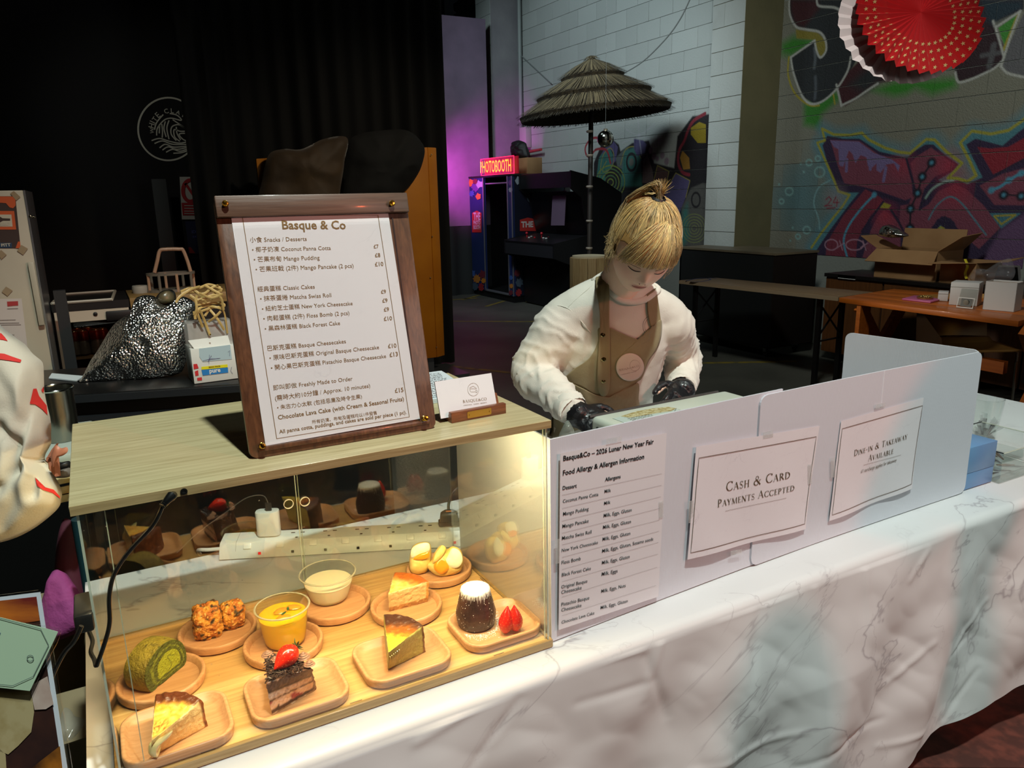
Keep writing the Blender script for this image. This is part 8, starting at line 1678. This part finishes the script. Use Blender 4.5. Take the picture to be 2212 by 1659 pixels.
# sweatshirt
M_sweat = mat('cream_sweatshirt', (226, 220, 208), .85, sheen=.2, bump=.12, bs=420)
sw = [trunk([(pel+np.array((0, 0, .07)), .135, .105), (hip, .15, .112), (belly, .135, .10), (chest, .155, .105), (chest*.35+neckb*.65+rf_*-.01, .125, .085), (neckb+unit(neckb-chest)*.005, .062, .056)], sv),
      limb([neckb-rf_*.0, neckb*.45+Rs*.55+UP*.004, Rs], [.054, .060, .064], 20), limb([neckb, neckb*.45+Ls*.55+UP*.004, Ls], [.054, .059, .062], 20),
      limb([chest*.6+Rs*.4, Rs-UP*.01, Rs*.55+Re*.45, Re-UP*.004, Re*.5+Rw*.5, Rw-unit(Rw-Re)*.012], [.066, .068, .062, .056, .050, .039], 24),
      limb([chest*.6+Ls*.4, Ls-UP*.01, Ls*.55+Le*.45, Le, Le*.5+Lw*.5, Lw-unit(Lw-Le)*.01], [.064, .065, .059, .053, .047, .038], 24)]
V, Fc, nr = solid(sw, .0058, 9, .5)
def wr(p):
    out = 0
    for A_, B_, amp in ((Rs, Re, .0058), (Re, Rw, .0075), (Ls, Le, .006), (Le, Lw, .0075)):
        AB = B_-A_; L = np.linalg.norm(AB); t = ((p-A_)@AB)/L/L; d = np.linalg.norm(p-A_-AB*max(0, min(1, t)))
        if -.15 < t < 1.0 and d < .105:
            w_ = min(1, max(0, (t+.15)*3)); ang = N3(p, 9, 3)*3+N3(p, 22, 8)*1.2; out += amp*w_*(((1-abs(math.sin(t*L*88+ang*1.6)))**1.6-.32)*1.1*(.45+.55*min(1, abs(t-.45)*2.2))+.25*N3(p, 50, 5))*max(0, 1-(d/.105)**4)
    near = abs(out) > 1e-5
    return out+(.0026*N3(p, 14, 2)+.0010*N3(p, 45, 4))*(1 if not near else .35)
V = wrinkle(V, nr, wr); so = mkskin('sweatshirt', V, Fc, M_sweat, wroot)
bvh = BVHTree.FromPolygons([tuple(v) for v in V], Fc)
Vt, Ft, nt_ = solid(sw[:3], .008, 8, .5); bvt = BVHTree.FromPolygons([tuple(v) for v in Vt], Ft)
def cast(x, y, off, tree=None):
    d = unit(ray(x, y)); h_ = (tree or bvh).ray_cast(Vector(CAM), Vector(d))
    if h_[0] is None: return None
    return np.array(h_[0])-d*off
for nm, A_, B_, r_ in (('cuff', Re, Rw, .039), ('cuff', Le, Lw, .037)):
    d = unit(B_-A_); e0 = B_-d*.012
    q = tube([e0-d*.034, e0-d*.030, e0-d*.012, e0+d*.004, e0+d*.007, e0+d*.004, e0-d*.02], [r_*.95, r_*1.07, r_*1.06, r_*1.0, r_*.93, r_*.85, r_*.8], 40); V_ = []
    for i, v in enumerate(q[0]): c_ = e0; k = i % 40; rad_ = np.array(v)-(c_+d*((np.array(v)-c_)@d)); V_.append(tuple(np.array(v)+unit(rad_)*(.0008 if k % 2 else -.0006)))
    mk('cuff', (V_, q[1]), M_sweat, wroot, smooth=True, ang=180)
cn_ = [cast(x, y, .002) for x, y in ((1308, 592), (1312, 612), (1322, 632), (1338, 646), (1360, 652), (1385, 650), (1405, 640), (1422, 622), (1432, 606))]; cn_ = [q for q in cn_ if q is not None]
cbk = [neckb+sv*.062-rf_*.03+unit(neckb-chest)*.012, neckb-rf_*.055+unit(neckb-chest)*.02, neckb-sv*.062-rf_*.02+unit(neckb-chest)*.012]
mk('collar', tube(spline(cn_+cbk, 5, True)+[spline(cn_+cbk, 5, True)[0]], .0085, 10, flat=.75), M_sweat, wroot, smooth=True, ang=180)
# apron laid over the shirt
M_apr = mat('tan_apron', (152, 138, 104), .75, c2=(142, 128, 94), ns=20, sheen=.1, bump=.1, bs=300)
def patch(name, px, off, m, nr_=10, k=64, th=.0015, parent=wroot, fold=.0015, back=None):
    b = np.array(spline([np.array(q, float) for q in px], 6, True)) if len(px) > 6 else np.array([np.array(px[i])*(1-t)+np.array(px[(i+1) % len(px)])*t for i in range(len(px)) for t in np.linspace(0, 1, 13)[:-1]])
    b = b[np.linspace(0, len(b)-1, k).astype(int)]; c_ = b.mean(0); rings = []; last = cast(*c_, off)
    for s in np.linspace(.03, 1, nr_):
        ring = []
        for q in b:
            p2 = c_+(q-c_)*s; p = cast(*p2, off, bvt)
            if p is None: p = last+RT*0
            if last is not None and np.linalg.norm(p-last) > .12 and False: p = last
            ring.append(p+dn*fold*N3(p, 40, 6)); last = p
        rings.append(ring)
    V_, F_ = loft(rings, cap=False); F_.append(tuple(range(k))); o = mk(name, (V_, F_), m, parent, smooth=True, ang=60); md = o.modifiers.new('t', 'SOLIDIFY'); md.thickness = th; md.offset = -1; return o
def ap(x, y): return (1100+x/2.911, 380+y/2.911)
patch('apron_bib', [ap(*q) for q in ((560, 960), (630, 955), (700, 985), (790, 1022), (860, 1040), (880, 1020), (895, 960), (955, 905), (958, 1000), (930, 1090), (880, 1160), (835, 1270), (800, 1300), (700, 1400), (560, 1390), (440, 1330), (340, 1290), (400, 1220), (500, 1150), (555, 1050))], .009, M_apr, 16, 110)
patch('apron_skirt', [ap(*q) for q in ((335, 1290), (450, 1330), (560, 1380), (700, 1385), (805, 1300), (812, 1400), (800, 1500), (560, 1560), (420, 1600), (270, 1640), (200, 1560), (260, 1420))], .011, M_apr, 14, 90, fold=.004)
patch('shoulder_strap', [ap(*q) for q in ((552, 560), (612, 530), (628, 700), (630, 900), (630, 1335), (555, 1330), (570, 900), (545, 700))], .0125, mat('strap_tan', (146, 130, 96), .7), 6, 70, fold=0)
patch('shoulder_strap', [ap(*q) for q in ((868, 745), (925, 700), (950, 880), (960, 960), (890, 950), (872, 860))], .008, MATS['strap_tan'], 6, 50, fold=0)
for x, y in ((590, 998), (595, 1152), (592, 1288)):
    p = cast(*ap(x, y), .013, bvt); mk('snap_button', lathe([(.0065, -.002), (.0065, .0005), (.005, .002), (.002, .0022), (.0018, .001), (0, .001)], p, 18, axis=dn), mat('snap_brass', (176, 160, 110), .2, 1), wroot, smooth=True)
bd = patch('apron_badge', [ap(760+88*math.cos(t), 1203+88*math.sin(t)) for t in np.linspace(0, 2*math.pi, 20)[:-1]], .0125, mat('badge_cream', (226, 206, 192), .6), 8, 60, .0006, fold=0)
bA, bB = cast(*ap(694, 1228), .0165, bvt), cast(*ap(815, 1200), .0165, bvt); M_bdg = mat('badge_ink', (170, 134, 118), .6)
mk('badge_lettering', join(rline('BASQUE&CO', bA, bB, unit(dn), 1.1, .0004), stroke2([cast(*ap(790+32*math.cos(t), 1192+34*math.sin(t)), .0165, bvt) for t in np.linspace(0, 6.28, 22)[:-1]], .0007, unit(dn), True), tline('CHEESECAKES COOKIES', cast(*ap(700, 1254), .0165, bvt), cast(*ap(800, 1232), .0165, bvt), unit(dn), .8, 0)), M_bdg, wroot, weld=False)
mk('shirt_print', join(*[stroke2([cast(*ap(886+rx*math.cos(t), 945+ry*math.sin(t)), .004) for t in np.linspace(1.7, 4.5, 12)], w_, unit(dn)) for rx, ry, w_ in ((46, 62, .0009), (34, 48, .0006))]), M_ink, wroot, weld=False)
# seams
def seam(px, r=.0011): 
    q = [cast(*v, -.0002) for v in px]; q = [v for v in q if v is not None]; mk('seam', tube(spline(q, 4), r, 5), M_sweat, wroot, smooth=True)
seam([ap(*v) for v in ((575, 640), (520, 690), (450, 750), (395, 800), (365, 830))]); seam([ap(*v) for v in ((170, 850), (230, 820), (310, 815), (380, 840), (450, 910), (510, 985))])
# gloves and trousers
M_glove = mat('black_nitrile', (20, 21, 24), .38, bump=.5, bs=55, coat=.15)
gl = hand(Rw, hdR, rp_n, unit(UP*.7+dn*.5), .75, .97)+[limb([Rw-hdR*.0-unit(Rw-Re)*.006, Rw+hdR*.015], [.031, .034], 18)]; V, Fc, nr = solid(gl, .0034, 3, .4); V = wrinkle(V, nr, lambda p: .0012*N3(p, 90, 3)+.0007*N3(p, 200, 5)); mkskin('glove', V, Fc, M_glove, wroot)
gl = hand(Lw, hdL, lp_n, unit(-RT*.8+UP*.2), .6, .97)+[limb([Lw-unit(Lw-Le)*.012, Lw+hdL*.015], [.033, .036], 18)]; V, Fc, nr = solid(gl, .0034, 3, .4); V = wrinkle(V, nr, lambda p: .0012*N3(p, 90, 3)+.0007*N3(p, 200, 5)); mkskin('glove', V, Fc, M_glove, wroot)
tr_ = [trunk([(pel-zv*.03, .155, .115), (pel+zv*.09, .150, .112)], sv)]
for i, sg in enumerate((-1, 1)): tr_.append(limb([pel+np.array((sg*.08, 0, -.01)), kn[i], an[i]-zv*.02], [.092, .075, .062], 20))
V, Fc, nr = solid(tr_, .009, 4, .5); V = wrinkle(V, nr, lambda p: .003*N3(p, 14, 2)); mkskin('trousers', V, Fc, mat('olive_trousers', (92, 84, 58), .85), wroot)
for i in range(2): V, Fc, nr = solid([limb([an[i]-zv*.03, an[i]+np.array((0, -.05, -.05)), an[i]+np.array((0, -.16, -.055))], [.046, .046, .038], 16)], .006, 3); V[:, 2] = np.maximum(V[:, 2], .002); mkskin('shoe', V, Fc, M_fk, wroot)
mk('earring', ball(HL(-.078, -.004, -.036), .002, 8, 6), MATS['chrome'], wroot, smooth=True)
# --------------------------------------------------- simple standing figures at the edges of the frame
def figure(base, face, h, label, skin=(214, 172, 146)):
    base = np.array(base, float); f_ = unit(face); s_ = np.array((f_[1], -f_[0], 0)); k = h/1.7; root = thing('person', base, label, 'person'); B = lambda s, f, z: base+s_*s*k+f_*f*k+zv*z*k
    gs = [ellipsoid(B(0, .02, 1.585), .074*k, .092*k, .115*k, (s_, f_, zv)), ellipsoid(B(0, .115, 1.565), .010*k, .016*k, .018*k, (s_, f_, zv), 10, 8), limb([B(0, 0, 1.52), B(0, -.01, 1.40)], [.05*k, .055*k]), trunk([(B(0, 0, .92), .15*k, .10*k), (B(0, 0, 1.08), .13*k, .09*k), (B(0, 0, 1.28), .16*k, .105*k), (B(0, -.01, 1.40), .12*k, .07*k)], s_)]
    for sg in (-1, 1): gs += [limb([B(sg*.17, -.01, 1.37), B(sg*.22, -.02, 1.08), B(sg*.20, .10, .86)], [.05*k, .038*k, .026*k]), limb([B(sg*.08, 0, .93), B(sg*.09, .01, .50), B(sg*.095, -.01, .09)], [.085*k, .058*k, .04*k]), limb([B(sg*.095, -.01, .06), B(sg*.1, .08, .035), B(sg*.1, .15, .03)], [.038*k, .034*k, .028*k])]+hand(B(sg*.20, .10, .86), f_*.3-zv, -s_*sg, f_, .4, .95*k)
    for sg in (-1, 1): gs.append(ellipsoid(B(sg*.075, .01, 1.58), .008*k, .016*k, .028*k, (s_, f_, zv), 10, 8))
    V, Fc, nr = solid(gs, .009, 4, .4); mk('body', (V, Fc), mat('skin_plain_%d' % skin[0], skin, .5, sss=.1), root, smooth=True, weld=False, ang=180)
    hg = ellipsoid(B(0, -.012, 1.62), .086*k, .098*k, .105*k, (s_, f_, zv)); hv = [np.array(v) for v in hg[0]]; hv = [tuple(v-f_*max(0, (v-B(0, .055, 1.6))@f_)) for v in hv]; mk('hair', (hv, hg[1]), mat('dark_hair', (28, 22, 20), .5), root, smooth=True)
    for sg in (-1, 1): mk('eye', ball(B(sg*.03, .106, 1.59), .008*k, 8, 6), MATS['dark_hair'], root, smooth=True)
    mk('mouth', ellipsoid(B(0, .104, 1.53), .02*k, .005*k, .005*k, (s_, f_, zv), 10, 8), mat('lip_tone', (170, 90, 80), .5), root, smooth=True)
    def cloth(name, geos, m, vox=.01, amp=.004): V, Fc, nr = solid(geos, vox, 4, .5); V = wrinkle(V, nr, lambda p: amp*N3(p, 11, 2)+amp*.4*N3(p, 30, 3)); return mk(name, (V, Fc), m, root, smooth=True, weld=False, ang=180)
    return root, B, s_, f_, k, cloth
# right: dark padded coat and mauve trousers, cut by the frame
rb = P(2285, 905, D=4.15); r1_, B, s_, f_, k, cloth_ = figure((rb[0], rb[1], 0), (-.3, -1, 0), 1.68, 'person in a black padded coat and mauve trousers at the right edge')
cloth_('padded_coat', [trunk([(B(0, 0, .50), .21, .17), (B(0, 0, .75), .21, .165), (B(0, 0, 1.1), .19, .145), (B(0, 0, 1.35), .20, .13), (B(0, 0, 1.45), .10, .08)], s_)]+[limb([B(sg*.16, 0, 1.38), B(sg*.23, -.02, 1.08), B(sg*.21, .09, .90)], [.085, .075, .06]) for sg in (-1, 1)], mat('black_padded', (14, 16, 20), .5, bump=.3, bs=12), .012, .008)
cloth_('trousers', [limb([B(sg*.08, 0, .90), B(sg*.09, .01, .50), B(sg*.095, 0, .22)], [.11, .095, .09]) for sg in (-1, 1)], mat('mauve_trousers', (118, 74, 78), .8), .012)
cloth_('boots', [limb([B(sg*.095, 0, .22), B(sg*.1, .0, .07), B(sg*.1, .14, .05)], [.055, .055, .045]) for sg in (-1, 1)], M_fk, .01, 0)
# left: white patterned sleeve and dark trousers, cut by the frame
lb2 = P(-150, 1100, D=1.35); l1_, B, s_, f_, k, cloth_ = figure((lb2[0]-.36, lb2[1]+.02, 0), (.85, .5, 0), 1.66, 'person in a white top with red brush strokes at the left edge', (222, 180, 150))
M_wt = mat('white_cotton', (202, 194, 176), .85, sheen=.1, bump=.08, bs=300)
def lq(x, y, d=0): return P(x/3.191, 680+y/3.191, D=1.25-d)
sl = pillow([lq(*q) for q in ((-300, 20), (-60, 40), (40, 110), (150, 190), (262, 305), (300, 400), (318, 560), (345, 720), (352, 850), (320, 970), (310, 1010), (360, 1090), (410, 1190), (418, 1260), (380, 1350), (200, 1490), (0, 1570), (-300, 1600))], -FW, .060, .004, amp=.018, fq=5, seed=6, k=150, nr=30, ridge=.012, p=7)
CRS = [(((275, 330), (215, 610), (120, 900), (100, 1090)), .014, 26), (((120, 1080), (230, 980), (320, 880)), .010, 20), (((225, 1230), (236, 1130), (300, 1030)), .016, 22), (((10, 780), (112, 900), (60, 1150), (0, 1195)), .013, 22), (((-40, 420), (60, 560), (120, 720)), .006, 30), (((120, 1085), (90, 1300), (10, 1460)), .009, 26), (((160, 210), (235, 330), (262, 480)), .006, 18)]
def creased(v):
    d = np.array(v)-CAM; z = d@FW; x, y = (1106+F*(d@RT)/z)*3.191, (829.5-F*(d@UP)/z-680)*3.191; q = np.array((x, y)); out = 0
    for pl_q, dep, wd_ in CRS:
        best = 1e9
        for A_, B_ in zip(pl_q[:-1], pl_q[1:]):
            A_ = np.array(A_, float); AB = np.array(B_)-A_; t = max(0, min(1, (q-A_)@AB/(AB@AB))); best = min(best, np.linalg.norm(q-A_-t*AB))
        out -= .5*(dep*math.exp(-(best/wd_/1.7)**2)-dep*.5*math.exp(-((best-wd_*3.2)/(wd_*2))**2))
    return tuple(np.array(v)+dn*out)
sl = ([creased(v) for v in sl[0]], sl[1])
slo = mk('white_sleeve', sl, M_wt, l1_, smooth=True, ang=180)
bv2 = BVHTree.FromPolygons([tuple(v) for v in sl[0]], sl[1])
def red(px):
    b = [np.array(q, float) for q in px]; c_ = sum(b)/len(b); rings = []
    for s in (.05, .4, .75, 1.):
        ring = []
        for q in [b[i]*(1-t_q)+b[(i+1) % len(b)]*t_q for i in range(len(b)) for t_q in (0, .33, .66)]:
            x, y = c_+(q-c_)*s; d = unit(ray(x/3.191, 680+y/3.191)); h_ = bv2.ray_cast(Vector(CAM), Vector(d))
            ring.append(np.array(h_[0])-d*.002 if h_[0] is not None else (ring[-1] if ring else lq(x, y)))
        rings.append(ring)
    mk('red_brush_stroke', (lambda g: (g[0], g[1]+[tuple(range(len(rings[0])))]))(loft(rings, cap=False)), mat('red_print', (206, 44, 38), .8), l1_, smooth=True, ang=180)
for q in (((-40, 118), (10, 128), (35, 155), (52, 180), (20, 172), (-40, 165)), ((-40, 262), (30, 268), (90, 290), (148, 310), (140, 328), (80, 318), (-40, 300)), ((205, 612), (230, 510), (252, 508), (270, 560), (322, 625), (328, 690), (290, 650), (245, 618)), ((285, 520), (300, 495), (315, 492), (316, 530), (295, 535)), ((242, 1120), (255, 1150), (300, 1185), (370, 1205), (412, 1250), (415, 1268), (370, 1232), (300, 1208), (255, 1180))): red(q)
cloth_('white_top', [trunk([(B(0, 0, .92), .19, .14), (B(0, 0, 1.1), .18, .13), (B(0, 0, 1.3), .20, .13), (B(0, -.01, 1.44), .09, .07)], s_), limb([B(-.16, 0, 1.38), B(-.24, -.02, 1.08), B(-.22, .10, .90)], [.08, .075, .065]), limb([B(.12, 0, 1.38), B(.20, 0, 1.2)], [.08, .08])], M_wt, .011)
cloth_('dark_trousers', [trunk([(B(0, 0, .80), .19, .15), (B(0, 0, .96), .17, .13)], s_)]+[limb([B(sg*.09, 0, .86), B(sg*.10, .01, .50), B(sg*.10, 0, .10)], [.115, .09, .075]) for sg in (-1, 1)], mat('charcoal_trousers', (24, 24, 23), .85), .011)
